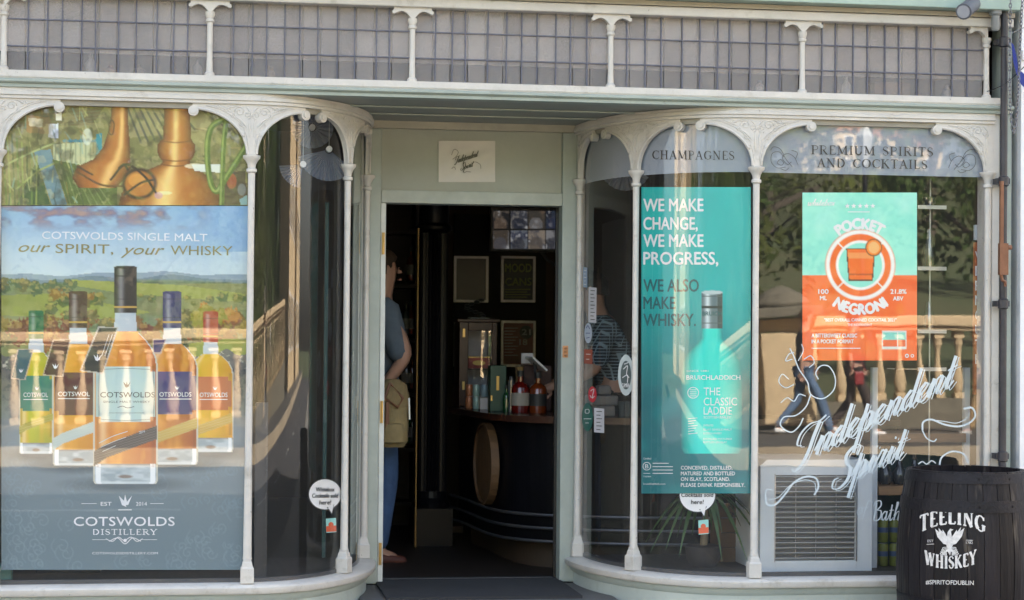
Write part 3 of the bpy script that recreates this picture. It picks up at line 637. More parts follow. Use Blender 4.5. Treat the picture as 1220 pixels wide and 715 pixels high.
for i in range(5):
    a, b = TX[i] + .012, TX[i + 1] - .012; cw = (b - a) / NC
    tw = bpy.data.objects.new('transom_window', None); COL.objects.link(tw); tw.parent = SH; tw.location = (a, 0, 0)
    pm_ = []
    for r in range(3):
        me = MB().box((0, 0, 0), (cw - .003, .004, ROWS[r + 1] - ROWS[r] - .003)).mesh('leaded_pane'); me.materials.append(HAM); pm_.append(me)
    for c in range(NC):
        for r in range(3):
            o = bpy.data.objects.new('leaded_pane', pm_[r]); COL.objects.link(o); o.parent = tw; o.location = (c * cw + .0015, .006, ROWS[r] + .0015)
            o.rotation_euler = (random.uniform(-.008, .008), 0, random.uniform(-.015, .015))
    vb = MB().box((-.0025, -.001, ZB), (.0025, .012, ZT)).mesh('lead_came'); vb.materials.append(LEAD)
    for c in range(1, NC):
        o = bpy.data.objects.new('lead_came', vb); COL.objects.link(o); o.parent = tw; o.location = (c * cw, 0, 0); o.rotation_euler = (0, random.uniform(-.006, .006), 0)
    hb = MB().box((0, -.003, -.0025), (b - a, .013, .0025)).mesh('lead_came'); hb.materials.append(LEAD)
    for r in (1, 2):
        o = bpy.data.objects.new('lead_came', hb); COL.objects.link(o); o.parent = tw; o.location = (0, 0, ROWS[r])
for i, x in enumerate(TX):
    r = .015; c = MB().lathe([(r * 1.5, ZB), (r * 1.5, ZB + .012), (r, ZB + .02), (r * .85, ZB + .1), (r * .85, 2.84), (r * 1.3, 2.845), (r * 1.3, 2.853), (r, 2.858), (r * 1.45, 2.874), (r * 1.45, 2.889)], (x, -.012, 0), 12).build('transom_colonette', CREAM, SH, smooth=True)
    m = MB()
    for sg in (-1, 1):
        if (i == 0 and sg < 0) or (i == 5 and sg > 0): continue
        es = [.0, .012, .02, .032, .045, .06, .075, .088, .098]; zs = [2.878, 2.88, 2.893, 2.906, 2.914, 2.917, 2.912, 2.905, 2.912]
        es = [e * .88 for e in es]; zs = [2.938 - (2.938 - z) * .82 for z in zs]; n = len(m.v)
        for e, z in zip(es, zs):
            for y_, zz in ((-.03, z), (-.03, 2.938), (.0, z), (.0, 2.938)): m.v.append((x + sg * e, y_, zz))
        for k in range(len(es) - 1):
            A = n + 4 * k; B = A + 4; m.f += [(A, B, B + 1, A + 1), (A + 2, A + 3, B + 3, B + 2), (A, A + 2, B + 2, B)]
        m.f.append((B, B + 1, B + 3, B + 2))
        m.lathe([(.009, -.036), (.009, 0)], (0, 0, 0), 10)
        k = len(m.v) - 20
        for q in range(k, len(m.v)): v = m.v[q]; m.v[q] = (x + sg * .086 + v[0], v[2] + .0, 2.915 + v[1])
    m.build('transom_bracket', CREAM, SH)
# added boards brighten the upper panes and darken the lower; clutter between
MB().box((-2.55, .045, 2.695), (2.33, .06, 2.98)).build('added_backing_board', mat('pale_backing_board', (.80, .74, .70), .8), SH)
MB().box((-2.55, .34, 2.57), (2.33, .36, 2.98)).build('added_backing_board', mat('dark_backing_board', (.09, .08, .085), .8), SH)
MB().box((-2.55, .062, 2.96), (2.33, .36, 2.98)).build('added_backing_board', mat('dark_backing_board', (.1, .09, .09), .8), SH)
clut = [(108, 76, .05, .10, (.75, .75, .72), 'white'), (132, 78, .06, .05, (.35, .14, .07), 'rust brown'), (235, 80, .04, .09, (.4, .4, .4), 'grey'), (322, 78, .05, .07, (.45, .38, .3), 'tan'), (1008, 92, .045, .10, (.8, .8, .78), 'white'),
        (1060, 95, .18, .075, (.34, .22, .15), 'brown cardboard'), (1128, 92, .05, .075, (.6, .62, .66), 'pale grey'), (905, 96, .05, .07, (.5, .5, .5), 'silver'), (165, 80, .05, .06, (.5, .45, .38), 'beige')]
for px, py, w_, h_, c_, nm in clut:
    x = X(px, py, .12)
    if w_ > .1: o = MB().box((x - w_ / 2, .08, 2.602), (x + w_ / 2, .2, 2.602 + h_)).build('stored_box', mat('carton_' + nm.replace(' ', '_'), c_, .8), bevel=.003)
    else: o = MB().lathe([(w_ / 2, 0), (w_ / 2, h_ * .6), (w_ * .2, h_ * .8), (w_ * .18, h_)], (x, .12, 2.602), 12).build('stored_bottle', mat('bottle_' + nm.replace(' ', '_'), c_, .5), smooth=True)
    o['label'] = f'blurred {nm} {"carton" if w_ > .1 else "container"} behind the ' + ('first' if px < 250 else 'second' if px < 491 else 'fourth' if px < 955 else 'fifth') + ' leaded transom window'; o['category'] = 'box' if w_ > .1 else 'container'
MB().box((-2.6, .02, 2.562), (2.33, .34, 2.598)).build('window_board', mat('dusty_board', (.2, .19, .18), .8), SH)

# --------------------------------------------------- door wall
Yd = BD
DX0, DX1 = X(455.5, 400, Yd), X(665.5, 400, Yd); DZ = Z(560, 243.5, Yd)
ds = mat('door_surround_paint', (.37, .41, .37), .45, var=.1, bump=.1)
MB().box((-.66, Yd + .0, 2.49), (.60, Yd + .12, 2.535)).build('door_head_rail', mat('door_head_paint', (.40, .38, .31), .5), SH, bevel=.004)
MB().box((DX0 - .012, Yd + .02, DZ + .066), (DX1 + .012, Yd + .10, 2.489)).build('transom_panel', DOORP, SH)
MB().box((DX0 - .012, Yd - .003, DZ), (DX1 + .012, Yd + .11, DZ + .065)).build('door_header', mat('door_header_paint', (.42, .45, .40), .45, bump=.1), SH, bevel=.003)
MB().box((DX0 - .115, Yd - .004, .2), (DX0 - .013, Yd + .1, 2.489)).build('door_jamb', ds, SH, bevel=.005)
MB().box((DX1 + .013, Yd - .004, .2), (DX1 + .10, Yd + .1, 2.489)).build('door_jamb', ds, SH, bevel=.005)
MB().box((DX0 - .155, Yd - .03, .2), (DX0 - .12, Yd + .05, 2.489)).build('jamb_moulding', SAGE_L, SH, bevel=.004)
MB().box((DX1 + .104, Yd - .02, .2), (DX1 + .128, Yd + .05, 2.489)).build('jamb_moulding', CREAM, SH, bevel=.004)
MB().box((DX0 - .011, Yd + .012, .2), (DX0 + .014, Yd + .09, DZ - .001)).build('door_lining', mat('pale_door_edge', (.66, .68, .64), .45), SH, bevel=.002)
h = MB()
for zz in (Z(455, 290, Yd), Z(455, 491, Yd), Z(455, 660, Yd)): h.box((DX0 - .006, Yd + .004, zz - .055), (DX0 + .004, Yd + .0115, zz + .055)); h.lathe([(.006, -.055), (.006, .055)], (DX0 + .002, Yd + .004, zz), 8)
h.build('hinge', BRASS, SH)
MB().box((DX1 - .0, Yd + .10, .2), (DX1 + .03, Yd + .12, DZ)).build('door_lining', BLACK, SH)
kp = Z(673, 419, Yd)
kk = MB().box((X(670, 419, Yd), Yd - .008, kp - .03), (X(676.5, 419, Yd), Yd - .0045, kp + .03))
for dz in (-.018, .0, .018): kk.lathe([(.007, 0), (.009, .004), (.007, .008)], (X(673.3, 419, Yd), Yd - .012, kp + dz - .004), 10)
kk.build('keep_plate', mat('worn_copper', (.5, .26, .13), .5, metal=.6), SH)
# open door folded back inside
dl = MB().box((DX0 - .055, Yd + .13, .22), (DX0 - .012, Yd + .98, DZ - .01)).build('door_leaf', ds, SH, bevel=.004)
MB().lathe([(.008, 0), (.022, .01), (.026, .03), (.018, .045)], (0, 0, 0), 12).xform(Matrix.Translation((DX0 - .011, Yd + .9, 1.2)) @ Matrix.Rotation(rad(90), 4, 'Y')).build('door_knob', BRASS, dl, smooth=True)
# recess floor and step
MB().box((-.63, -.03, 0), (.60, Yd + .02, .195)).build('doorstep', mat('worn_step_stone', (.13, .125, .12), .7, bump=.3), SH, bevel=.01)
mt = MB().box((DX0 - .02, .36, .1955), (DX1 + .02, Yd + .10, .2095)).build('door_mat', mat('charcoal_mat', (.035, .036, .04), .95, bump=.8, bscale=200, scale=60), label='charcoal ribbed doormat in the recessed entrance', cat='doormat')
MB().box((DX0 - .012, Yd + .101, .2), (DX1 + .012, Yd + .15, .212)).build('threshold', CHARCOAL, SH)
# laminated sheet pinned over the door
sp = thing('laminated_sign', 'small crinkled laminated sheet with script lettering pinned above the doorway', 'sign', (X(556, 192, Yd), Yd, Z(556, 192, Yd)))
G = 14; v = MB(); SFs = Flat(Yd + .015)
for j in range(G + 1):
    for i in range(G + 1):
        p = SFs(522.5 + 67.5 * i / G, 168 + 49 * j / G); q = i / G; v.v.append((p[0], p[1] - .001 - .0016 * (q ** 2) * (math.sin(i * 1.9 + j * 1.1) * .5 + .5) - .0006 * math.sin(j * 1.3 + i * .7), p[2]))
for j in range(G):
    for i in range(G): a = j * (G + 1) + i; v.f.append((a, a + 1, a + G + 2, a + G + 1))
v.build('sheet', mat('laminated_paper', (.60, .56, .54), .3, coat=.5, spec=.5, var=.03), sp, smooth=True)
ik = Ink(Flat(Yd + .015), .012)
script(ik, 'Independent', 542, 195, 4.2, 28, rot=17, thick=.26, thin=.1); script(ik, 'Spirit', 549, 203, 3.9, 15, rot=17, thick=.26, thin=.1)
ik.ribbon([(553, 206), (556, 204.6), (561, 205)], .6); ik.ribbon([(538, 185), (541, 178), (546, 181), (543, 187), (539, 190)], .5); ik.ribbon([(560, 196), (566, 193), (572, 196), (573, 201)], .5); ik.ribbon([(538, 201), (541, 199), (543, 202)], .5)
ik.build('lettering', mat('grey_print', (.12, .12, .09), .6), sp)

# ================================================================== NEIGHBOUR, PIPE, LAMP, CHAIN
nb = thing('white_building', 'white rendered wall of the building next door, right of the drainpipe', 'building', (4, 0, 0))
MB().box((2.452, -.06, -.1), (12, 8.0, 9.0)).build('wall', WHITE, nb)
MB().box((2.452, -.075, 2.78), (6, -.0605, 2.83)).build('string_course', WHITE, nb, bevel=.004)
MB().box((-14, 0, -.1), (XL - .004, 8.0, 9.0)).build('stone_building', STONE, label='plain stone building adjoining the shopfront on its far left', cat='building')
dp = thing('drainpipe', 'dark cast iron drainpipe between the shopfront and the white wall', 'drainpipe', (2.43, -.09, 0))
PX, PY = X(1195.5, 300, -.09), -.09
PIPE = mat('dark_iron_pipe', (.035, .033, .04), .45, var=.4, bump=.15)
MB().lathe([(.017, 0), (.017, 3.4)], (PX, PY, 0), 14).build('pipe', PIPE, dp, smooth=True)
for z in (2.86, 2.2, 1.62, .9): MB().lathe([(.017, -.025), (.024, -.02), (.024, .02), (.017, .025)], (PX, PY, z), 14).box((PX - .032, PY + .0, z - .012), (PX + .032, PY + .055, z + .015)).build('collar', PIPE, dp, smooth=True)
MB().lathe([(.013, -.05), (.02, -.04), (.02, .02), (.03, .03), (.03, .06)], (X(1186, 12, -.10), -.10, 2.96), 12).build('elbow', mat('grey_pvc', (.25, .26, .26), .4), dp, smooth=True)
cf = thing('copper_flagpole_bracket', 'slim copper coloured bracket with a hooked foot clipped beside the dark drainpipe', 'bracket', (X(1193, 260, -.12), -.12, 1.9))
COP = mat('copper_paint', (.22, .10, .055), .5, metal=.3, var=.3)
cx = X(1193, 260, -.13); za, zb_ = Z(1193, 216, -.13), Z(1193, 290, -.13)
MB().box((cx - .008, -.14, zb_), (cx + .008, -.125, za)).lathe([(.011, 0), (.011, .02)], (cx, -.133, za - .02), 8).build('stem', COP, cf)
zc = Z(1194, 320, -.13)
MB().box((cx - .012, -.145, zc - .03), (cx + .03, -.12, zb_)).lathe([(.012, -.01), (.016, 0), (.012, .012)], (cx + .038, -.133, zb_ - .02), 10).tube([(cx, -.132, zc - .03), (cx + .005, -.132, zc - .055), (cx + .018, -.132, zc - .062), (cx + .02, -.132, zc - .085)], .008, 8).build('hook', COP, cf)
# hanging chain: individual links
ch = thing('hanging_chain', 'slack steel chain looping down in front of the white wall', 'chain', (2.5, -.2, 2.9))
lk = MB(); pts = []
for k in range(14):
    a = 2 * math.pi * k / 14; pts.append((.0062 * math.cos(a), 0, .0125 * math.sin(a)))
lk.tube(pts, .0024, 5, closed=True); lkm = lk.mesh('chain_link'); lkm.materials.append(mat('chain_steel', (.2, .2, .22), .35, metal=.9))
Yc = -.2
strand = [(1204, -12), (1203.5, 40), (1203, 90), (1204, 130), (1207, 157), (1210, 148), (1213, 110), (1215, 60), (1217, 20), (1219, -12)]
cp = curve_pts(strand, 16); cp = [at(p[0], p[1], Yc) for p in cp]
acc = 0; nxt = 0; ki = 0
for p, q in zip(cp[:-1], cp[1:]):
    L = np.linalg.norm(q - p)
    while nxt <= acc + L:
        t = (nxt - acc) / L; m_ = p + (q - p) * t; o = link('chain_link', lkm, ch); o.location = tuple(m_)
        o.rotation_mode = 'QUATERNION'; o.rotation_quaternion = Vector(tuple(q - p)).to_track_quat('Z', 'Y') @ Matrix.Rotation(rad(90 * (ki % 2) + 30), 3, 'Z').to_quaternion()
        nxt += .0185; ki += 1
    acc += L
# blue pennant and cable
bp_ = MB(); P = [(1204.5, 50), (1208, 54), (1211, 66), (1213.5, 82), (1222, 90), (1222, 106), (1216, 100), (1211, 88), (1207.5, 75)]
bp_.prism(P, lambda p: at(p[0], p[1], -.16), lambda p: at(p[0], p[1], -.13)).build('blue_pennant', mat('royal_blue_cloth', (.012, .03, .24), .6), label='furled royal blue cloth hanging by the chain on the white wall', cat='flag')
MB().tube([at(1176, 109, -.07), at(1184, 106.5, -.12), at(1196, 101, -.13), at(1206, 93, -.14), at(1222, 78, -.14)], .0022, 6).build('black_cable', BLACK, label='thin black cable rising from the shopfront cornice across the pipe', cat='cable')
MB().tube([at(1204, 40, -.065), at(1222, 32, -.065)], .0018, 6).build('white_wall_wire', mat('grey_wire', (.3, .3, .32), .5), label='thin grey wire pinned across the top of the white wall', cat='wire')
# spot lamp on the fascia
sl = thing('spotlight', 'grey cylindrical spotlight tilted on the green fascia, top right', 'spotlight', (X(1153, 10, -.2), -.2, Z(1153, 10, -.2)))
GR = mat('grey_metal_paint', (.13, .135, .16), .4, metal=.2)
q = Vector((.35, -.55, -.1)); c0 = Vector(tuple(at(1160, 4, -.16))); c1 = Vector(tuple(at(1148, 14, -.27)))
MB().tube([c0, c0 + (c1 - c0) * .05, c1 - (c1 - c0) * .04, c1], [.032, .036, .036, .038], 18).build('housing', GR, sl, smooth=False)
MB().tube([c1, c1 + (c1 - c0) * .02], .03, 16).build('lens', mat('lamp_lens', (.35, .36, .4), .15), sl)
MB().tube([c0 + Vector((0, .0, .0)), c0 + Vector((-.01, .03, .1))], .012, 8).box((c0.x - .05, -.16, c0.z + .05), (c0.x + .03, -.142, c0.z + .12)).build('mount', BLACK, sl)

# ================================================================== WHISKEY BARREL
BC = Vector((X(1151, 600, -.40) , -.40, 0)); BH_ = .865; RB, RE = .308, .262
def brad(z): t = (z - BH_ / 2) / (BH_ / 2); return RE + (RB - RE) * (1 - abs(t) ** 1.9)
ba = thing('whiskey_barrel', 'black painted wooden whiskey barrel with white stencilled lettering standing on the pavement', 'barrel', tuple(BC))
STV = [mat('stave_black_%d' % i, (.013 + .005 * i, .011 + .0042 * i, .012 + .005 * i), .5, spec=.22, scuff=.5, var=.5, scale=14, stretch=(1, 1, .12), bump=.5, bscale=50, col2=(.007, .006, .008)) for i in range(4)]
NS = 26
for k in range(NS):
    a0, a1 = 2 * math.pi * (k + .018) / NS, 2 * math.pi * (k + .982) / NS; m = MB(); zz = np.linspace(0, BH_, 13); dr = random.uniform(-.002, .0015)
    for z in zz:
        r = brad(z) + dr
        for a, rr in ((a0, r), ((a0 + a1) / 2, r + .0012), (a1, r), (a1, r - .022), (a0, r - .022)): m.v.append((BC.x + rr * math.cos(a), BC.y + rr * math.sin(a), z))
    for i in range(12):
        for q_ in range(5): m.f.append((i * 5 + q_, i * 5 + (q_ + 1) % 5, i * 5 + 5 + (q_ + 1) % 5, i * 5 + 5 + q_))
    m.f += [(4, 3, 2, 1, 0), (60, 61, 62, 63, 64)]
    m.build('stave', STV[k % 4 if k % 3 else 2], ba)
HOOP = mat('painted_iron_hoop', (.016, .014, .018), .5, spec=.25, var=.5, scale=18, bump=.35, bscale=60, metal=0, col2=(.008, .007, .009))
for za, zb2 in ((.815, .858), (.690, .742), (.255, .307), (.01, .05), (.592, .594)):
    if zb2 - za < .01: continue
    m = MB(); n_ = 48
    for z, e in ((za, 0), (za, .0045), (zb2, .0045), (zb2, 0)):
        for k in range(n_): a = 2 * math.pi * k / n_; r = brad(z) + e + .001; m.v.append((BC.x + r * math.cos(a), BC.y + r * math.sin(a), z))
    for i in range(3):
        for k in range(n_): m.f.append((i * n_ + k, i * n_ + (k + 1) % n_, (i + 1) * n_ + (k + 1) % n_, (i + 1) * n_ + k))
    hp = m.build('hoop', HOOP, ba, smooth=True)
    for an in (-1.75, -1.2):
        r = brad((za + zb2) / 2) + .005; MB().lathe([(.006, 0), (.005, .003)], (0, 0, 0), 8).xform(Matrix.Translation((BC.x + r * math.cos(an), BC.y + r * math.sin(an), (za + zb2) / 2)) @ Matrix.Rotation(an, 4, 'Z') @ Matrix.Rotation(rad(90), 4, 'Y')).build('rivet', HOOP, hp)
for k in range(7):
    m = MB(); xa = -RE + .02 + (2 * RE - .04) * k / 7 + .001; xb = -RE + .02 + (2 * RE - .04) * (k + 1) / 7 - .001; R_ = RE - .018
    P = [(xa, -math.sqrt(max(0, R_ ** 2 - xa ** 2))), (xb, -math.sqrt(max(0, R_ ** 2 - xb ** 2))), (xb, math.sqrt(max(0, R_ ** 2 - xb ** 2))), (xa, math.sqrt(max(0, R_ ** 2 - xa ** 2)))]
    m.prism(P, lambda p: (BC.x + p[0], BC.y + p[1], .838), lambda p: (BC.x + p[0], BC.y + p[1], .82)).build('head_board', STV[k % 4], ba)
class BarrelSurf:
    def __call__(self, px, py, off=0.0):
        d = rays(px, py); R = np.full(np.shape(px), RB)
        for _ in range(4):
            ox, oy = CAM[0] - BC.x, CAM[1] - BC.y; A_ = d[..., 0] ** 2 + d[..., 1] ** 2; B_ = ox * d[..., 0] + oy * d[..., 1]; C_ = ox * ox + oy * oy - R ** 2
            t = (-B_ - np.sqrt(np.maximum(B_ * B_ - A_ * C_, 0))) / A_; z = CAM[2] + d[..., 2] * t
            tt = (z - BH_ / 2) / (BH_ / 2); R = RE + (RB - RE) * (1 - np.abs(tt) ** 1.9) + off + .0022
        return CAM + d * t[..., None]
bs = BarrelSurf(); ik = Ink(bs, .0012)
def arch(cx, y0, w, h, bow):   # letters along a shallow arch, taller at the ends
    def f(V):
        x = V[:, 0]; t = (x - w / 2) / (w / 2); base = y0 + bow * (1 - t * t) * -1 + bow
        hh = h * (1 + .25 * t * t); return np.stack([cx - w / 2 + x, base - V[:, 1] * hh], -1)
    return f
roman(ik, 'TEELING', 0, 0, 1, 77, thick=.0, thin=.0) if 0 else None
def teel(s, x0, x1, ybase, hfun, thick):
    w_ = x1 - x0
    roman(ik, s, 0, 0, 1.0, w_, thick=thick, thin=thick * .5, warp=lambda V: np.stack([x0 + V[:, 0], ybase(V[:, 0] / w_) - V[:, 1] * hfun(V[:, 0] / w_)], -1), gap=.08)
# lettering built with widths in picture points
def roman_px(ink, s, x0, x1, yb, hf, tk, tn):
    tot = sum(ROM[c][0] + .1 for c in s) - .1; k = (x1 - x0) / tot; cx_ = 0
    for c in s:
        adv, st = ROM[c]
        for kind, P in st:
            wd = tk if kind == 'T' else tn
            if kind == 's': px, py, L = P; P = [(px - L / 2, py), (px + L / 2, py)]; wd = tn
            if len(P) == 2: P = [P[0], ((P[0][0] + P[1][0]) / 2, (P[0][1] + P[1][1]) / 2), P[1]]
            Q = []
            for p in P: xx = (cx_ + p[0]) * k; t = xx / (x1 - x0); Q.append((x0 + xx, yb(t) - p[1] * hf(t)))
            C = np.array(Q); T = np.gradient(C, axis=0); L_ = np.hypot(T[:, 0], T[:, 1]) + 1e-9; N = np.stack([-T[:, 1] / L_, T[:, 0] / L_], -1)
            B = np.empty((2 * len(C), 2)); B[0::2] = C + N * wd / 2; B[1::2] = C - N * wd / 2
            ink.pts(B, [(2 * i, 2 * i + 1, 2 * i + 3, 2 * i + 2) for i in range(len(C) - 1)])
        cx_ += adv + .1
roman_px(ik, 'TEELING', 1096, 1174, lambda t: 634 - 11 * (1 - (2 * t - 1) ** 2) + 2 * t, lambda t: 19 - 3 * (1 - (2 * t - 1) ** 2), 3.6, 1.7)
roman_px(ik, 'WHISKEY', 1102, 1163, lambda t: 672 + 5.5 * (1 - (2 * t - 1) ** 2) - 1 * t, lambda t: 16 - 2 * (1 - (2 * t - 1) ** 2), 2.9, 1.4)
ik.text('#SPIRITOFDUBLIN', 1103, 696, 5.2, 57, bold=.03, rot=-1)
ik.text('EST', 1105, 646, 3, 7, bold=0); ik.text('1782', 1151, 648, 3, 8, bold=0); ik.ribbon([(1104, 648.6), (1113, 648.2)], .6); ik.ribbon([(1151, 643.6), (1159, 643.9)], .6)
# bird emblem rising with spread wings
for P in ([(1131, 650), (1124, 648), (1117, 640), (1114, 630), (1119, 634), (1118, 629), (1123, 634), (1123, 631), (1127, 637), (1129, 641)],
          [(1132, 650), (1139, 648), (1146, 639), (1149, 629), (1144, 633), (1145, 628), (1140, 634), (1140, 631), (1136, 637), (1133, 641)],
          [(1128, 641), (1129, 634), (1132, 630), (1136, 631), (1133, 633), (1134, 640), (1136, 648), (1132, 656), (1128, 652), (1127, 646)],
          [(1129, 654), (1134, 654), (1140, 660), (1136, 660), (1133, 657), (1132, 662), (1129, 657), (1125, 661), (1122, 660)]): ik.poly(P)
for k in range(4): ik.ribbon([(1131, 652 + k), (1123 - k, 653 + 2.2 * k), (1128, 660 + k * .6)], .8); ik.ribbon([(1131, 652 + k), (1139 + k, 653 + 2.2 * k), (1134, 660 + k * .6)], .8)
ik.build('lettering', CREAMINK, ba)
# ================================================================== PRINTS ON THE LEFT WINDOW
GF, GP = Flat(.010), Flat(.022)              # outer face of the flat glass, prints just behind it
CUL, CUR = Curved(-1, -.020), Curved(1, -.020)
C = Canvas(-8, 118, 295, 244.5, 1.0, '8d8750')
n1 = vnoise(C.X, C.Y, 22, 1); n2 = vnoise(C.X, C.Y, 6, 2)
C.blend((n1 - .35) * 1.3, '6a6c38'); C.blend((n2 - .5) * 1.2, 'b5ab72')
C.poly([(-8, 118), (130, 118), (110, 150), (30, 150), (-8, 160)], '6d5a35', .8); C.poly([(150, 118), (295, 118), (295, 150), (150, 165)], 'a39a6a', .8)
for k in range(9): C.stroke([(150 + k * 7, 124), (168 + k * 8, 170 - k * 2)], 2.6, '5b5a4a', .9); C.stroke([(232 + k * 8, 122), (262 + k * 6, 150 + k * 3)], 2.2, '6b6140', .8)
for k in range(6): C.stroke([(-8, 140 + k * 4), (120, 128 + k * 4)], 1.2, '7c7f5c', .6)
C.poly([(57, 148), (70, 147), (70, 165), (58, 164)], 'dfe6ff'); C.poly([(66, 136), (73, 134), (74, 143), (67, 144)], 'f4f2d8'); C.poly([(30, 137), (60, 140), (58, 160), (32, 158)], 'b98a50', .7); C.poly([(33, 140), (52, 142), (50, 152), (35, 150)], 'e9e1c0', .7)
C.poly([(64, 172), (118, 168), (118, 196), (92, 204), (64, 190)], 'c4c79a'); 
for k in range(9): C.stroke([(66 + 6 * k, 170), (66 + 6 * k, 196 - abs(k - 4))], 1.6, '8f9a78', .8)
for k in range(7): C.ell(78 + 6 * k, 168, 3.4, 2, '2c7f96', .9)
C.poly([(114, 160), (122, 158), (122, 190), (115, 192)], '1f8f9c'); C.ell(104, 163, 6, 10, 'e3ead2', .7)
C.poly([(40, 180), (60, 178), (80, 244.5), (62, 244.5)], '6f8f98'); C.poly([(62, 190), (140, 205), (140, 244.5), (82, 244.5)], '5f6f2c'); C.poly([(20, 244), (44, 190), (60, 244)], '3f5a2f')
for k in range(7): C.stroke([(84 + 8 * k, 244), (72 + 5 * k, 200)], 1.3, '8d9c5a', .6)
for k in range(8): C.stroke([(8 + 5 * k, 244), (2 + 6 * k, 150 + 5 * k)], 1.8, ['6f8a3a', 'a7b35c', '465a2c'][k % 3], .8)
C.stroke([(0, 200), (30, 185), (66, 170)], 2, 'b7bf7a'); C.stroke([(20, 225), (44, 205), (64, 195)], 2, 'a3ad5e')
rr = np.random.RandomState(9)
for k in range(60):
    x, y = rr.uniform(-6, 120), rr.uniform(125, 240); C.stroke([(x, y), (x + rr.uniform(-3, 8), y + rr.uniform(6, 22))], rr.uniform(.8, 2), ['39451f', 'c9c77e', '6b6a2c', '2f5a52', 'a8843e', '8fb0a0'][rr.randint(6)], .6)
for k in range(40):
    x, y = rr.uniform(225, 294), rr.uniform(125, 240); C.stroke([(x, y), (x + rr.uniform(-12, 12), y + rr.uniform(-3, 3))], rr.uniform(.8, 1.8), ['4b4a30', 'cdbf88', '7c6a3c', 'b7a264', '5e3c20'][rr.randint(5)], .6)
C.blend(np.clip((vnoise(C.X, C.Y, 14, 51, 3) - .52) * 4, 0, .6), '3f3a1c'); C.blend(np.clip((vnoise(C.X, C.Y, 10, 52, 3) - .6) * 5, 0, .22), 'd8cc90')
def grad_shape(C, ys, cx, hws, dark, midc, hi, hx=-.35):
    hw = np.interp(C.Y, ys, hws, left=0, right=0); c = np.interp(C.Y, ys, cx) if hasattr(cx, '__len__') else cx
    t = np.where(hw > 0, (C.X - c) / np.maximum(hw, 1e-6), 9); m = (np.abs(t) < 1) & (C.Y >= ys[0]) & (C.Y <= ys[-1])
    C.blend(m, midc); C.blend(m * np.clip(np.abs(t) ** 2.2, 0, 1) * .85, dark); C.blend(m * np.exp(-((t - hx) / .22) ** 2) * .75, hi); return m
grad_shape(C, [118, 150, 175, 190, 198, 212, 224], [143, 142, 139, 133, 124, 118, 116], [9, 11, 16, 22, 32, 32, 22], '4a2a0a', 'b9741c', 'f8d07c', .3)
C.stroke([(130, 148), (133, 143), (136, 148), (134, 160), (130, 158), (130, 148)], 1.4, '4a2d10')
C.stroke([(92, 198), (104, 205), (110, 208)], 2.4, '5a4320'); C.stroke([(92, 205), (120, 220), (145, 222)], 2.5, '6a4a1c')
grad_shape(C, [118, 150, 166, 168, 172, 180, 188, 192, 196, 204, 216, 230, 244.5], [211, 211, 211, 210, 210, 210, 210, 210, 209, 206, 204, 203, 202], [15, 16, 17, 19, 22, 23, 20, 16, 18, 34, 50, 58, 61], '4a2808', 'bd7a1e', 'ffe08c', -.1)
for y_ in (168, 190, 196): C.stroke([(192, y_), (210, y_ + 2), (228, y_)], 1.4, '7a4c18', .9)
C.ell(166, 219, 21, 19, '4c3310'); C.ell(166, 219, 17, 15, 'b8781f'); C.ell(163, 215, 10, 8, 'd99a35', .8)
for P in ([(132, 214), (150, 196), (172, 210), (186, 230)], [(148, 232), (168, 218), (184, 214)], [(142, 200), (148, 196), (152, 202)]): C.stroke(P, 2.8, '3c2b12')
C.ell(196, 230, 9, 2.2, 'ffe6a8', .8); C.ell(189, 233, 5, 4, 'c9a0b0', .6); C.ell(232, 198, 12, 3, 'fff4cc', .6)
C.poly([(228, 196), (268, 196), (268, 206), (232, 204)], 'dfe6da', .9)
C.poly([(268, 205), (292, 204), (295, 244.5), (268, 244.5)], '5a4a30'); C.ell(276, 216, 6, 9, 'a0522d'); C.ell(288, 226, 5, 7, '8c8f86', .8)
for P, w_ in (([(270, 140), (252, 152), (247, 178), (250, 214), (258, 228), (268, 214), (296, 170)], 7), ([(270, 138), (266, 180), (264, 244)], 6)): C.stroke(P, w_, '5e7426'); C.stroke([(p[0] - 1.2, p[1]) for p in P], w_ * .35, 'a9bb62', .6)
C.poly([(285, 238), (295, 232), (295, 244.5), (287, 244.5)], '7fa6a8')
C.c *= .95
t = thing('distillery_print', 'printed picture of two copper pot stills filling the arched top of the left window', 'poster', tuple(GP(145., 180.)))
PHB = print_mat('printed_sheet', .4)
C.sheet('print', GP, 0, t, sat=.95, gain=1.15)

C = Canvas(1.5, 245.5, 295.5, 679, 1.0, '9fc0dc')
Y_, X_ = C.Y, C.X
C.blend((Y_ - 250) / 75, 'cddde4'); C.blend((X_ - 180) / 150 * (Y_ < 300), '7fa9d2')
nc = vnoise(X_ * .45, Y_, 11, 5, 4); cl = np.clip((nc - .42) * 5, 0, 1) * np.clip((278 - Y_) / 18, 0, 1) * np.clip((260 - X_) / 60, 0, 1)
C.blend(cl * .9, '7f7d9c'); C.blend(np.clip((nc - .57) * 5, 0, 1) * np.clip((274 - Y_) / 14, 0, 1) * np.clip((250 - X_) / 60, 0, 1) * .6, 'c8a088')
hy = 326 + 1.8 * np.sin(X_ / 37) + 1.2 * np.sin(X_ / 13 + 2) - (X_ < 120) * 0
C.blend(Y_ > hy, '9aabb8'); C.blend(Y_ > hy + 5 + 2 * np.sin(X_ / 20), '7c909a')
C.blend(np.clip((Y_ - 335 - 3 * np.sin(X_ / 50 + 1)) / 3, 0, 1), '74876a'); C.blend((Y_ > 336) * np.clip((vnoise(X_ * .5, Y_, 5, 41, 3) - .45) * 4, 0, .7), '5a6b50')
nf = vnoise(X_, Y_, 9, 8); ng = vnoise(X_ * .5, Y_, 30, 9)
C.blend((Y_ > 338) * np.clip((ng - .3) * 2, 0, 1), '9c9a62')
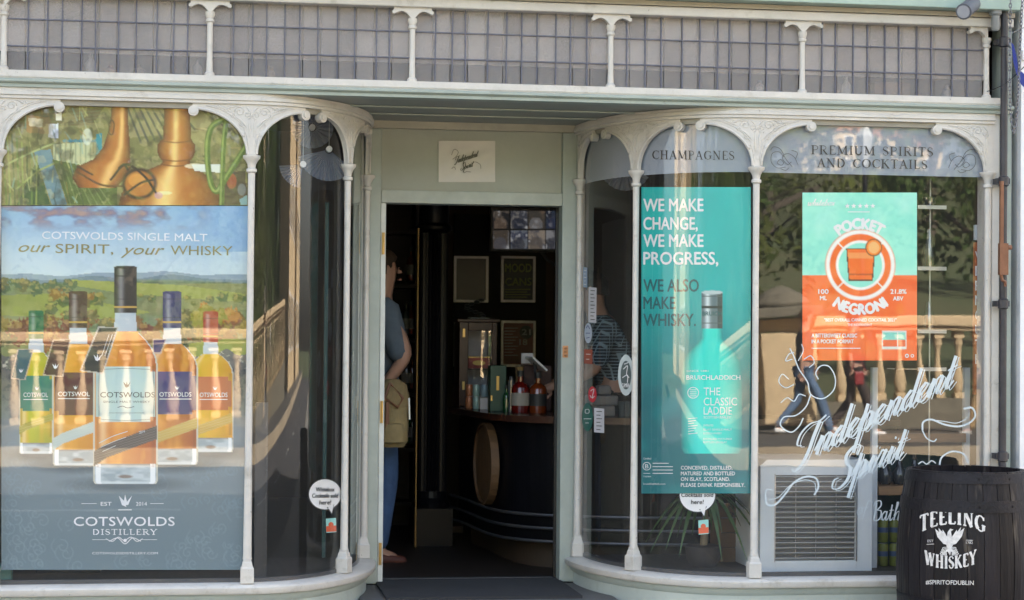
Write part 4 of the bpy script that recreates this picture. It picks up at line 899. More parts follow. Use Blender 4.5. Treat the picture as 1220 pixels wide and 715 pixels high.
C.poly([(1, 352), (60, 350), (130, 362), (180, 372), (130, 380), (1, 376)], '98a058'); C.poly([(85, 333), (220, 340), (292, 350), (292, 360), (150, 350), (85, 340)], 'a2a862')
def foliage(y0, y1, x0, x1, cols, sc, seed, n=60, r=8):
    rr = np.random.RandomState(seed)
    for k in range(n):
        x = rr.uniform(x0, x1); y = rr.uniform(y0, y1); r_ = r * rr.uniform(.6, 1.3); col = cols[rr.randint(len(cols))]
        d = np.hypot((X_ - x) / r_, (Y_ - y) / (r_ * .8)) + (vnoise(X_, Y_, 3.2, seed + k % 7, 2) - .5) * 1.1
        C.blend(np.clip((1 - d) * 5, 0, 1), col); C.blend(np.clip((.62 - np.hypot((X_ - x + r_ * .25) / r_, (Y_ - y + r_ * .3) / (r_ * .7)) + (vnoise(X_, Y_, 2.5, seed, 2) - .5)) * 3, 0, 1) * .35, 'd8c07a')
foliage(336, 348, 0, 90, ['4a6048', '566a4a', '6a6a40'], 3, 11, 30, 6)
foliage(352, 362, 60, 292, ['5b6f45', '7a7f42', '5f6a3c'], 3, 12, 40, 6)
foliage(378, 415, 0, 292, ['5e5a2c', '7b5a2c', '40502c', '8a4a26', '8f7a34', '6f3324'], 3, 13, 75, 12)
foliage(362, 382, 235, 292, ['8f8a30', 'b57a2c', '8a4426'], 3, 14, 14, 9)
foliage(350, 385, 60, 120, ['4f5f30', '6a6030', '8c6a30'], 3, 15, 14, 9)
C.blend((Y_ > 408 + 4 * np.sin(X_ / 25)) * (X_ > 225), '97a052')
nw = vnoise(X_, Y_, 4, 21, 3)
wall = (Y_ > 421 + 3 * np.sin(X_ / 9) + 2 * np.sin(X_ / 4)) & (Y_ < 520)
C.blend(wall, '6c6a6c'); C.blend(wall * np.clip((nw - .5) * 5, 0, 1), '3f4450'); C.blend(wall * np.clip((nw - .62) * 6, 0, 1) * (Y_ < 440), 'd6d0c4')
C.blend(np.clip((Y_ - 462) / 55, 0, 1), '87949a'); C.blend(np.clip((Y_ - 540) / 100, 0, 1), '7a8c95')
# damask curls in the lower field
rr = np.random.RandomState(4)
for k in range(150):
    cx, cy = rr.uniform(2, 294), rr.uniform(535, 676); r_ = rr.uniform(4, 9); sg = rr.choice([-1, 1]); a0 = rr.uniform(0, 6.3)
    if abs(cx - 149) < 66 and 588 < cy < 664: continue
    C.stroke([(cx + r_ * (1 - j / 13) * math.cos(a0 + sg * j * .62), cy + r_ * (1 - j / 13) * math.sin(a0 + sg * j * .62)) for j in range(12)], 1.2, '8fa3ac', .5, 2)
    C.stroke([(cx - r_, cy + r_), (cx - r_ * 1.6, cy), (cx - r_ * 1.1, cy - r_)], 1.6, '8b9fa9', .4, 3)
def bottle(cx, hw, cap, c0, c1, neck, sh, bot, liq, liq2, lab, ly0, ly1, rib, cw):
    C.ell(cx, bot, hw * 1.6, 8, '42545e', .7, .9)
    ys = [c1, neck, neck + (sh - neck) * .25, neck + (sh - neck) * .5, neck + (sh - neck) * .75, sh, bot - 4, bot]; hws = [cw * .92, cw, hw * .62, hw * .83, hw * .95, hw, hw, hw * .93]
    w_ = np.interp(Y_, ys, hws, left=0, right=0); t = (X_ - cx) / np.maximum(w_, 1e-3); m = (np.abs(t) < 1) & (Y_ >= c1) & (Y_ <= bot)
    C.blend(m, 'c9d3d8')
    liqm = m & (Y_ > neck + 1) & (Y_ < bot - 24 * hw / 38) & (np.abs(t) < .95)
    C.blend(liqm, liq); C.blend(liqm * np.clip((X_ - cx) / hw * .8 + .2, 0, 1), liq2); C.blend(liqm * np.clip((vnoise(X_, Y_ * .3, 10, int(cx), 2) - .4) * 1.5, 0, .5), 'f0b860'); C.blend(liqm * (np.exp(-((t + .7) / .12) ** 2) * .5), 'f6e6c0')
    base = m & (Y_ > bot - 24 * hw / 38); C.blend(base, 'a4b1b6'); C.blend(base * np.clip((vnoise(X_, Y_ * 2.5, 13, int(cx) + 3, 2) - .4) * 2, 0, .6), 'dfe8ea'); C.blend((base & (Y_ > bot - 3)) * .8, 'd9e2e4'); C.blend(base * np.exp(-((Y_ - (bot - 24 * hw / 38)) / 1.5) ** 2) * .6, '7a5a38'); C.ell(cx, bot - 9 * hw / 38, hw * .22, 2, '7a6250', .8, .5); C.blend(base * (np.abs(np.abs(t) - .85) < .08), 'f2f6f8')
    C.blend((m & (np.abs(t) > .95) & (Y_ > sh - 20)) * .5, 'd8ceb0'); C.blend(m * np.exp(-((np.abs(t) - .86) / .06) ** 2) * .35 * (Y_ > sh) * (Y_ < bot - 20), '6a3c18')
    # label with nicked corners
    L0, L1 = cx - hw * .93, cx + hw * .93; q = hw * .16
    lm = (X_ > L0) & (X_ < L1) & (Y_ > ly0) & (Y_ < ly1) & ~((np.minimum(X_ - L0, L1 - X_) < q) & (np.minimum(Y_ - ly0, ly1 - Y_) < q)) & m
    C.blend(lm, lab); C.blend(lm * np.clip(np.abs(t) ** 3, 0, 1) * .3, '404040')
    s_ = hw / 38
    rb = [(cx - hw * .97, ly1 + 34 * s_), (cx - hw * .6, ly1 + 26 * s_), (cx + hw * .97, ly1 + 4 * s_), (cx + hw * .97, ly1 + 20 * s_), (cx - hw * .6, ly1 + 42 * s_), (cx - hw * .97, ly1 + 52 * s_)]
    rm = C.inside(rb) & m; C.blend(rm, rib); C.blend(rm * (np.sin((Y_ + X_ * .3) * 2.1) > .5) * .10, 'ffffff')
    cm = (np.abs(X_ - cx) < cw) & (Y_ > c0) & (Y_ < c1); C.blend(cm, cap); C.blend(cm * np.exp(-((X_ - cx + cw * .4) / (cw * .25)) ** 2) * .25, 'ffffff'); C.blend(cm * (np.abs(Y_ - c1 + 7) < 1.2), 'c9a860'); C.ell(cx, c0 + .5, cw, 2, cap)
    for yy in (c0 + (c1 - c0) * .2, c0 + (c1 - c0) * .7): C.blend(cm * (np.abs(Y_ - yy) < .6) * .5, '000000')
bottle(43, 20.5, '1f7048', 371, 404, 419, 440, 541, 'c3c23a', 'a8a52c', '2f8474', 448, 490, 'b3a84a', 9)
bottle(251, 27, 'a83c2a', 372, 408, 421, 445, 539, 'd9bb3c', 'cf9a30', 'c47350', 449, 489, 'c9ab5a', 9)
bottle(93, 30.5, '4a2420', 348, 391, 409, 440, 555, 'd9a23e', 'c98a30', '5a1c26', 444, 495, 'c3cfc8', 11)
bottle(205, 31, '2c2968', 348, 391, 409, 440, 554, 'c37f30', 'a5591f', '3a2f78', 443, 494, 'c6ae62', 11)
for P, c_ in (([(64, 406), (83, 405), (74, 448), (52, 446)], '4b2422'), ([(22, 417), (39, 417), (29, 452), (14, 450)], '37606c'), ([(183, 405), (197, 405), (191, 420), (183, 420)], '352f70')):
    C.poly([(p[0] + (1.3 if i in (1, 2) else -1.3), p[1] + (1.3 if i > 1 else -1.3)) for i, p in enumerate(P)], 'c9b9ae', .8); C.poly(P, c_)
bottle(149.5, 38.5, '2a2421', 318, 373, 394, 436, 577, 'd18a3c', 'ad5a1e', 'c6dcda', 437, 503, '4b4442', 13.5)
C.poly([(117, 389), (141, 390), (123, 446), (95, 442)], 'c7c3bd', .9); C.poly([(118.5, 390.5), (139, 391), (122, 444), (97, 441)], '23262a')
C.c *= .95
t = thing('whisky_poster', 'large countryside whisky poster of five bottles on a blue grey ground, left window', 'poster', tuple(GP(149., 460.)))
C.sheet('print', GP, 0, t, sat=1.1, gain=.98)
def bird(ik, x, y, s):
    ik.poly([(x - s, y - s), (x, y), (x + .2 * s, y + .8 * s), (x - .5 * s, y + .5 * s)]); ik.poly([(x, y - 1.2 * s), (x + .3 * s, y), (x, y + .6 * s), (x - .2 * s, y)]); ik.poly([(x + 1.1 * s, y - s), (x + .5 * s, y + .5 * s), (x, y + .5 * s), (x + .3 * s, y)])
ik = Ink(GP, .0012)
ik.text('COTSWOLDS SINGLE MALT', 50, 284.5, 9.2, 197, rot=-.9, bold=.012)
ik.text('EST', 120, 602.5, 4.6, 13); ik.text('2014', 162, 602.5, 4.6, 13); ik.ribbon([(97, 600), (115, 600)], .6); ik.ribbon([(179, 600), (195, 600)], .6)
bird(ik, 149, 598, 7.5); ik.ribbon([(141, 607.5), (157, 607.5)], 1)
ik.text('COTSWOLDS', 88, 626.5, 11, 120, bold=.02, spacing=1.05)
roman_px(ik, 'DISTILLERY', 110, 187, lambda t: 637, lambda t: 6.3, 1.2, .6)
for P in ([(126, 642), (134, 645), (141, 640), (148, 644), (156, 640), (163, 645), (170, 642)], [(130, 645), (140, 641), (149, 648), (158, 641), (168, 645)]): ik.ribbon(P, .9)
ik.ribbon([(110, 643), (126, 643)], .5); ik.ribbon([(170, 643), (187, 643)], .5); ik.disc(149, 644, 2)
ik.text('COTSWOLDSDISTILLERY.COM', 110, 660.5, 2.8, 78, bold=0)
bird(ik, 66, 437, 3.6); bird(ik, 116, 427, 4.5); bird(ik, 25, 442, 2.8)
for x0, w_, y, s in ((28, 29, 473, 'COTSWOL'), (69, 38, 472, 'COTSWOL'), (190, 38, 472.5, 'OTSWOLDS'), (238, 33, 473, 'OTSWOLDS')): ik.text(s, x0, y, 5.4, w_, bold=.01); bird(ik, x0 + w_ * .55, y - 10, 2.6); ik.ribbon([(x0, y + 3), (x0 + w_, y + 3)], .9)
ik.build('lettering', mat('white_print_ink', (.78, .8, .84), .5), t)
ik = Ink(GP, .0014)
ik.text('SPIRIT,', 66, 301.5, 11.5, 69, bold=.0, rot=-.7); ik.text('WHISKY', 203, 303.5, 11.5, 74, bold=.0, rot=-.7)
ik.text('our', 22, 300, 12.5, 38, shear=.35, bold=.01, rot=-.7); ik.text('your', 144, 303, 12.5, 52, shear=.35, bold=.01, rot=-.7)
ik.build('lettering', mat('old_gold_ink', (.27, .235, .09), .5), t)
ik = Ink(GP, .0014)
ik.text('COTSWOLDS', 119.5, 473.5, 6.6, 65, bold=.012); ik.text('SINGLE MALT WHISKY', 123, 480, 2.6, 56, bold=0); bird(ik, 151, 459, 4); ik.ribbon([(140, 485.5), (146, 484), (152, 486), (160, 484.5)], .7); ik.ribbon([(130, 492), (172, 492)], .4)
ik.ring(150, 470, 0, 0) if 0 else None
ik.ribbon([(118, 448), (124, 440), (176, 440), (183, 448), (183, 492), (176, 500), (124, 500), (118, 492), (118, 448)], .5, n=2)
ik.build('lettering', mat('slate_print_ink', (.07, .09, .11), .5), t)
ik = Ink(GP, .0016); ik.text('SCOTSMAN', 110, 436, 3, 16, rot=0) if 0 else None
for k in range(3): ik.ribbon([(129 - k * 4, 424 + k * .3), (138 - k * 4, 398 + k * .2)], .6)
ik.ribbon([(118, 528), (134, 520), (152, 514)], .8); ik.ribbon([(120, 533), (136, 526), (150, 521)], .6); ik.ribbon([(122, 538), (138, 531)], .6); ik.text('2014', 166, 517, 3.4, 7, rot=14)
ik.build('lettering', PALEINK, t)

# ================================================================== TURQUOISE POSTER ON THE CURVED PANE
C = Canvas(764, 223, 894.5, 588, 1.0, '06a9a6'); X_, Y_ = C.X, C.Y
C.blend(np.clip((Y_ - 340) / 130, 0, 1) * .95, '066a72'); C.blend(np.clip((vnoise(X_, Y_, 40, 3) - .4), 0, 1) * .5, '35c6be')
C.ell(850, 545, 46, 10, '0c7478', .7, .9)
w_ = np.interp(Y_, [391, 403, 409, 415, 422, 431, 442, 534, 540], [12.2, 12.8, 17, 24, 30, 34.5, 36, 36, 33], left=0, right=0); t_ = (X_ - 848) / np.maximum(w_, 1e-3); m = (np.abs(t_) < 1) & (Y_ > 391) & (Y_ < 540.5)
C.blend(m, '22d0c2'); C.blend(m * np.exp(-((t_ + .55) / .3) ** 2) * .5, '5fe0d4'); C.blend(m * np.clip(np.abs(t_) ** 3, 0, 1) * .9, '067b7c')
m = (np.abs(X_ - 848.5) < 12.5) & (Y_ > 348) & (Y_ < 392); C.blend(m, '66767a'); C.blend(m * np.exp(-((X_ - 843) / 3) ** 2) * .8, 'dfe8e8'); C.blend(m * (X_ > 855), '3e4c50'); C.blend(m * (np.abs(Y_ - 366) < 1.3), '2a3436'); C.blend(m * (np.abs(Y_ - 353) < .8), '55605f'); C.blend(m * (np.abs(Y_ - 385) < 1), '55605f'); C.ell(848.5, 348.5, 12.5, 2.5, 'b9c4c4')
tp = thing('turquoise_poster', 'tall turquoise whisky poster with a matching bottle, curved inside the right bay', 'poster', tuple(CUR(np.array(830.), np.array(400.))))
C.sheet('print', CUR, 0, tp)
ik = Ink(CUR, .0014)
for s, y, x1 in (('WE MAKE', 251.5, 838), ('CHANGE,', 273.5, 831), ('WE MAKE', 294, 838), ('PROGRESS,', 315, 855.5)): ik.text(s, 767, y, 15.2, x1 - 767, bold=.035)
ik.text('BRUICHLADDICH', 818, 452.5, 5.6, 64, bold=.02)
for s, y, x1 in (('THE', 471, 858), ('CLASSIC', 483, 878), ('LADDIE', 494, 872)): ik.text(s, 838.5, y, 9.6, x1 - 838.5, bold=.0)
ik.text('SCOTTISH BARLEY', 838.5, 498.7, 3, 32, bold=0); ik.text('UNPEATED', 838, 508, 2.4, 12, bold=0); ik.text('ISLAY SINGLE MALT', 838, 513, 2.4, 34, bold=0); ik.text('SCOTCH WHISKY', 838, 517.5, 2.4, 22, bold=0); ik.text('DISTILLED MATURED', 838, 524, 2.2, 34, bold=0); ik.text('BOTTLED ON ISLAY', 838, 528, 2.2, 28, bold=0); ik.text('SINCE 1881', 818, 443, 2.2, 26, bold=0)
ik.ring(826, 468, 6, 6.9, 24); 
for k in range(4): ik.ribbon([(822, 464.5 + 2.4 * k), (830, 464.5 + 2.4 * k)], .7)
for k in range(7): ik.ribbon([(820, 499 + 3 * k), (831 - (k % 3) * 2, 498 + 3 * k)], .8)
for s, y, w1 in (('CONCEIVED, DISTILLED,', 559.5, 61), ('MATURED AND BOTTLED', 566.3, 64), ('ON ISLAY, SCOTLAND.', 573, 58), ('PLEASE DRINK RESPONSIBLY.', 580, 76)): ik.text(s, 811.5, y, 4.6, w1, bold=.02)
ik.ring(771, 555.5, 4.2, 5, 22); ik.text('B', 769, 558, 5, 4); ik.text('Certified', 767, 547.5, 2.4, 9, bold=0); ik.ribbon([(767, 564), (775, 564)], .6); ik.text('Corporation', 767, 568.5, 2.2, 9, bold=0); ik.text('bruichladdich.com', 767, 577.5, 2.2, 26, bold=0)
for k in range(4): ik.ribbon([(778, 552 + 4 * k), (802 - (k == 0) * 5, 552 + 4 * k)], .8)
ik.build('lettering', WHITEINK, tp)
ik = Ink(CUR, .0014)
for s, y, x1 in (('WE ALSO', 347.3, 832.5), ('MAKE', 368, 804.5), ('WHISKY.', 388.3, 829)): ik.text(s, 767, y, 15, x1 - 767, bold=.03)
ik.text('BRUICH', 837, 376, 5, 23, bold=.03)
ik.build('lettering', mat('dark_teal_ink', (.012, .115, .12), .5), tp)

# ================================================================== COCKTAIL POSTER
C = Canvas(956, 229.5, 1092.5, 429.5, 1.0, '9edfcf'); X_, Y_ = C.X, C.Y
C.blend(np.clip((vnoise(X_, Y_, 30, 6) - .45) * 2, 0, 1) * .7, 'c4ece0'); C.blend(Y_ > 327.5, 'ee7140'); C.blend((Y_ > 327.5) * np.clip((vnoise(X_, Y_, 34, 7) - .5) * 2, 0, .6), 'f69263')
CX, CY = 1025, 316
for r_, c_ in ((41.8, 'e8794f'), (41, 'f2f0ea'), (36.5, 'ef7a4c'), (29, 'f4f1ea'), (26, '9edfcf')): C.ell(CX, CY, r_, r_ * 1.02, c_, 1, .04)
for a in (45, 135, 225, 315): C.stroke([(CX + 29 * math.cos(rad(a)), CY + 29 * math.sin(rad(a))), (CX + 38 * math.cos(rad(a)), CY + 38 * math.sin(rad(a)))], 1.5, 'f4f1ea')
# plain drinks tumbler with a slice of orange (generic)
C.poly([(1008, 296.0), (1043, 296.0), (1040, 335.0), (1011, 335.0)], '5a3526'); C.poly([(1009.5, 297.5), (1041.5, 297.5), (1038.7, 333.5), (1012.3, 333.5)], 'ef7d49')
C.poly([(1010, 301.0), (1041, 301.0), (1040, 308.0), (1011, 308.0)], 'f6a070'); C.stroke([(1011.5, 327.0), (1039.5, 327.0)], 1, '5a3526')
C.ell(1041, 295, 10, 10.5, '5a3526', 1, .08); C.ell(1041, 295, 8.8, 9.2, 'f08c52', 1, .08); C.ell(1041, 295, 6.6, 7, 'f8b888', 1, .1)
C.poly([(1050, 398), (1079, 398), (1079, 417), (1050, 417)], 'c9b0a4', .5)
for x in (1051, 1069, 1058.5): C.poly([(x, 394), (x + 10.5, 394), (x + 10.5, 416.5), (x, 416.5)], 'd5dcd8'); C.poly([(x + .5, 396), (x + 10, 396), (x + 10, 405), (x + .5, 405)], '8fd0c4'); C.poly([(x + .5, 405), (x + 10, 405), (x + 10, 413), (x + .5, 413)], 'd9684a')
C.c *= .93
cpz = thing('cocktail_poster', 'mint and orange ready-made cocktail poster taped inside the big right window', 'poster', tuple(GP(1024., 330.)))
C.sheet('print', GP, 0, cpz)
ik = Ink(GP, .0014)
def ring_text_(s, R, amid, span, h, top=True, squash=1.02):
    tot = 1.0
    def f(V):
        W_ = V[:, 0].max(); a = (V[:, 0] / W_ - .5) * span
        if top: ang = rad(amid) + a; rr_ = R + V[:, 1] * h; return np.stack([CX + rr_ * np.sin(ang), CY - rr_ * squash * np.cos(ang)], -1)
        ang = rad(amid) - a; rr_ = R - V[:, 1] * h; return np.stack([CX + rr_ * np.sin(ang), CY - rr_ * squash * np.cos(ang)], -1)
    V, Fc = glyphs(s, 0.); ik.pts(f(V.copy()), Fc)
def ring_text(s, R, amid, span, h, top=True):
    o0 = ik.off
    for k, (dr, da) in enumerate(((-.9, 0), (.9, 0), (0, -1.2), (0, 1.2), (0, 0))): ik.off = o0 + .00006 * k; ring_text_(s, R + dr, amid + da, span, h, top)
    ik.off = o0
ring_text('POCKET', 42.5, -1, 1.2, 12.5); ring_text('NEGRONI', 57.5, 180, 1.22, 12.5, False)
ik.text('100', 975, 350, 5.5, 12, bold=.06); ik.text('ML', 977, 357.5, 5, 8, bold=.06); ik.text('21.8%', 1061, 350, 5.5, 19, bold=.06); ik.text('ABV', 1064, 358, 5, 12, bold=.06)
ik.text('"BEST OVERALL CANNED COCKTAIL 2021"', 982, 383, 3.8, 86, bold=.05); ik.text('THE INDEPENDENT', 1010, 388.5, 3, 29, bold=.02)
ik.text('A BITTERSWEET CLASSIC', 967, 402, 4.6, 54, bold=.06); ik.text('IN A POCKET FORMAT', 967, 409, 4.6, 50, bold=.06); ik.ribbon([(967, 415), (1025, 415)], 1.0)
script(ik, 'whitebox', 962, 245, 4, 32, rot=0, thick=.3, thin=.14)
for k in range(5):
    cx, cy = 1009.5 + 7.6 * k, 245.5; ik.poly([(cx + (3.4 if j % 2 == 0 else 1.4) * math.sin(j * math.pi / 5), cy - (3.4 if j % 2 == 0 else 1.4) * math.cos(j * math.pi / 5)) for j in range(10)])
ik.ribbon([(1010, 252.5), (1036, 252.5)], 1.0); ik.ring(1080.5, 424, 1.2, 2.4, 16); ik.ring(1087, 424, 1.2, 2, 16)
ik.build('lettering', WHITEINK, cpz)

# ================================================================== SIGN-WRITING ON THE RIGHT WINDOW
pr = PANES[1, 'flat']
ik = Ink(Flat(.0118), .0)
BL = lambda x: 553 - (x - 945) * .472
script(ik, 'Independent', 947, 555, 23, 207, rot=math.degrees(math.atan(.46)), slant=.30, thick=.18, thin=.055)
script(ik, 'Spirit', 993, 583, 21, 90, rot=math.degrees(math.atan(.43)), slant=.3, thick=.19, thin=.055)
script(ik, 'Independent', 947, 555, 23, 207, rot=math.degrees(math.atan(.46)), slant=.30, thick=.05, thin=.03, dx=3.6, dy=1.5)  # thin offset copies paint in the doubled reflection of the letters
script(ik, 'Spirit', 993, 583, 21, 90, rot=math.degrees(math.atan(.43)), slant=.3, thick=.05, thin=.03, dx=3.4, dy=1.5)
script(ik, 'of', 1020, 613, 8.5, 13, slant=.2, thick=.13, thin=.08); script(ik, 'Bath', 1039, 620, 11, 34, slant=.12, thick=.15, thin=.09)
for P, w_ in (([(941, 415), (946, 425), (952, 440), (962, 455), (966, 470), (980, 475), (993, 465), (995, 450), (988, 437), (978, 436), (972, 444), (975, 452)], 1.4), ([(951, 430), (957, 418), (955, 410)], 1), ([(944, 428), (936, 430), (940, 422), (946, 420)], 1.2),
              ([(966, 470), (960, 485), (948, 495), (934, 497), (930, 507), (942, 515), (952, 508), (957, 498)], 1.5), ([(930, 480), (938, 474), (946, 478), (952, 470), (960, 472)], 1.2), ([(940, 452), (932, 446), (928, 455), (936, 462), (946, 458)], 1.2), ([(958, 428), (966, 424), (970, 432), (964, 438)], 1.1),
              ([(1099, 513), (1100, 503), (1110, 500), (1126, 506), (1143, 508), (1156, 503), (1162, 495), (1158, 486), (1148, 487)], 2.2), ([(1099, 513), (1104, 522), (1112, 526), (1116, 523)], 1.5), ([(1108, 500), (1124, 502), (1140, 504), (1152, 498), (1155, 491)], 1),
              ([(912, 590), (914, 601), (924, 601), (936, 588), (946, 575), (960, 568), (972, 570), (975, 580), (970, 590)], 2.2), ([(916, 596), (928, 592), (942, 578), (958, 572), (970, 575), (972, 585)], 1), ([(912, 590), (914, 583), (921, 584)], 1.3),
              ([(1119, 556), (1122, 545), (1134, 538), (1148, 541), (1154, 552)], 2), ([(1094, 553), (1099, 550), (1104, 553), (1110, 549), (1115, 552)], 1.4)):
    ik.ribbon(P, w_)
ik.build('painted_lettering', PALEINK, pr)
ik = Ink(GF, .001)
roman_px(ik, 'PREMIUM SPIRITS', 966.5, 1112, lambda t: 183.5 + 2.6 * t, lambda t: 10.2, 1.6, .6)
roman_px(ik, 'AND COCKTAILS', 973.5, 1105, lambda t: 199 + 2.2 * t, lambda t: 10.2, 1.6, .6)
def grapes(x, y, sg):
    for P in ([(x - sg * 17, y + 6), (x - sg * 12, y - 4), (x - sg * 4, y - 8), (x + sg * 2, y - 3), (x - sg * 4, y + 5), (x - sg * 9, y + 2)], [(x - sg * 2, y + 8), (x + sg * 8, y + 9), (x + sg * 15, y + 2), (x + sg * 14, y - 8), (x + sg * 6, y - 10), (x, y - 4)], [(x - sg * 10, y + 8), (x - sg * 2, y - 2), (x + sg * 4, y - 13), (x + sg * 12, y - 20 + 4), (x + sg * 16, y - 12)], [(x - sg * 14, y - 2), (x - sg * 16, y - 9), (x - sg * 9, y - 12)], [(x, y + 3), (x + sg * 4, y - 1), (x + sg * 8, y + 3), (x + sg * 3, y + 6), (x, y + 3)], [(x - sg * 6, y + 9), (x - sg * 2, y + 12), (x + sg * 4, y + 10)]): ik.ribbon(P, .5)
grapes(932, 192, 1) if 0 else grapes(934, 191, -1); grapes(1147, 194, 1)
ik.build('painted_lettering', DARKINK, pr)
ik = Ink(Curved(1, -.012), .0015)
roman_px(ik, 'CHAMPAGNES', 777, 875, lambda t: 189.5 + .8 * t, lambda t: 10, 1.3, .55)
ik.build('painted_lettering', DARKINK, PANES[1, 'mid'])

# ================================================================== STICKERS
def sticker(name, label, cat, surf, px, py, draw):
    t = thing(name, label, cat, tuple(np.asarray(surf(np.array(float(px)), np.array(float(py)))))); draw(t); return t
BUB = mat('sticker_white', (.8, .8, .8), .5, var=.01); BLK = mat('sticker_black', (.015, .015, .015), .5)
def bubble(surf, cx, cy, r, lines, clip=None, tail=1):
    def d(t):
        a = Ink(surf, .001); a.disc(cx, cy, r * 1.04, r * .98); a.poly([(cx + tail * 2, cy + r * .8), (cx + tail * 11, cy + r * .6), (cx + tail * 8, cy + r * 1.25)]); a.build('outline', BLK, t)
        b = Ink(surf, .0016); b.disc(cx, cy, r * .98, r * .92); b.poly([(cx + tail * 3, cy + r * .75), (cx + tail * 10.3, cy + r * .58), (cx + tail * 8, cy + r * 1.17)]); b.build('bubble', BUB, t)
        c = Ink(surf, .0024)
        for s, y, w_ in lines: c.text(s, cx - w_ / 2, y, 5.2, w_, bold=.03, shear=.1)
        c.build('lettering', BLK, t)
    return d
ML = Curved(-1, -.014); MR = Curved(1, -.026)
sticker('speech_bubble_sticker', 'round white speech bubble sticker low in the left curved pane', 'sticker', ML, 387, 589, bubble(ML, 387, 589, 19.5, (('Whitebox', 585.5, 22), ('Cocktails sold', 593, 31), ('here!', 601, 14))))
sticker('speech_bubble_sticker', 'white speech bubble sticker tucked under the lower edge of the turquoise poster', 'sticker', MR, 831, 588, bubble(MR, 831, 590, 21.5, (('Whitebox', 583.5, 24), ('Cocktails sold', 592, 38), ('here!', 600.5, 15))))
def can(surf, cx, cy):
    def d(t):
        a = Ink(surf, .0012); a.poly([(cx - 6, cy - 8), (cx + 6, cy - 9), (cx + 6.5, cy + 8), (cx - 5.5, cy + 9)]); a.build('label', mat('sticker_mint', (.35, .72, .68), .5), t)
        b = Ink(surf, .0018); b.poly([(cx - 5.7, cy + 1), (cx + 6.2, cy), (cx + 6.4, cy + 7), (cx - 5.4, cy + 8)]); b.disc(cx, cy - 1, 3); b.build('band', mat('sticker_orange', (.75, .13, .05), .5), t)
    return d
sticker('can_sticker', 'tiny mint and orange drinks can sticker in the left curved pane', 'sticker', ML, 394, 628, can(ML, 394, 626))
sticker('can_sticker', 'tiny mint and orange drinks can sticker in the right curved pane below the turquoise poster', 'sticker', MR, 838, 628, can(MR, 838, 628))
def oval(surf, cx, cy, rx, ry, col, inner=None, txt=(), ring=None):
    def d(t):
        Ink(surf, .001).disc(cx, cy, rx, ry).build('backing', mat('sticker_%s' % col[0], col[1], .5), t)
        if inner: Ink(surf, .0016).disc(cx, cy, rx * .66, ry * .7).build('centre', mat('sticker_%s' % inner[0], inner[1], .5), t)
        a = Ink(surf, .0024)
        for P in txt:
            if isinstance(P, tuple): a.text(P[0], cx - P[3] / 2, P[1], P[2], P[3], bold=.02)
            else: a.ribbon(P, .9)
        if txt: a.build('lettering', ring or BUB, t)
    return d
RS = Curved(1, -.010)
sticker('oval_sticker', 'large white and dark grey oval rosette sticker on the narrow pane right of the door', 'sticker', RS, 746, 447, oval(RS, 746, 447, 9.5, 24.5, ('pale', (.55, .62, .62)), ('slate', (.09, .12, .12)), ([(743, 440), (748, 436), (747, 446), (750, 450)], [(742, 450), (748, 447), (748, 456)], [(744, 434), (749, 432)], ('CAMRA', 461.5, 5, 9))))
sticker('oval_sticker', 'small pale blue oval sticker under the paper strip beside the door', 'sticker', RS, 701, 397, oval(RS, 701, 397, 4.6, 12, ('ice', (.5, .56, .66)), None, ([(699, 391), (701, 388), (703, 392)], [(698.5, 397), (703.5, 397)], [(699, 403), (703, 402)]), mat('sticker_navy', (.03, .06, .25), .5)))
sticker('oval_sticker', 'red oval sticker on the narrow pane right of the door', 'sticker', RS, 706, 470, oval(RS, 706, 470, 5, 9.5, ('red', (.62, .02, .04)), None, ([(704, 466), (708, 464), (706, 474), (709, 472)], [(703.5, 471), (705, 474)])))
sticker('oval_sticker', 'dark green teardrop sticker below the red oval one', 'sticker', RS, 700, 497, oval(RS, 700, 497, 6.5, 17, ('bottle_green', (.01, .13, .10)), None, ([(698, 488), (702, 488), (702, 492), (698, 492), (698, 488)], [(696, 499), (705, 499)], [(698, 504), (702, 504)])))
def slip(surf, x0, y0, x1, y1, col, lines, ink=BLK, skew=0):
    def d(t):
        Ink(surf, .001).poly([(x0, y0), (x1, y0 + 1), (x1 + skew, y1), (x0 + skew, y1 - 1)]).build('paper', mat('slip_%s' % col[0], col[1], .6), t)
        a = Ink(surf, .0018)
        for k in range(lines): yy = y0 + (y1 - y0) * (k + 1) / (lines + 1); a.ribbon([(x0 + (x1 - x0) * .25, yy), (x1 - (x1 - x0) * (.2 + .15 * (k % 2)), yy + .2)], .9)
        a.build('lettering', ink, t)
    return d
sticker('paper_slip', 'tall narrow white price slip taped on the pane right of the door', 'notice', RS, 706, 364, slip(RS, 701.5, 342, 711, 385, ('white', (.62, .62, .66)), 9, skew=-.5))
sticker('paper_slip', 'short white slip stuck below the red oval sticker', 'notice', RS, 714, 501, slip(RS, 708, 486, 720, 516, ('white', (.62, .62, .66)), 6))
sticker('window_tag', 'small blue and white striped tag above the white price slip', 'sticker', RS, 697, 330, slip(RS, 695, 318, 700, 343, ('blue', (.35, .45, .6)), 5, BUB))
sticker('window_tag', 'faded red square sticker between the blue oval and red oval ones', 'sticker', RS, 701, 426, slip(RS, 696, 416, 706, 434, ('faded_red', (.4, .09, .05)), 2, BUB))
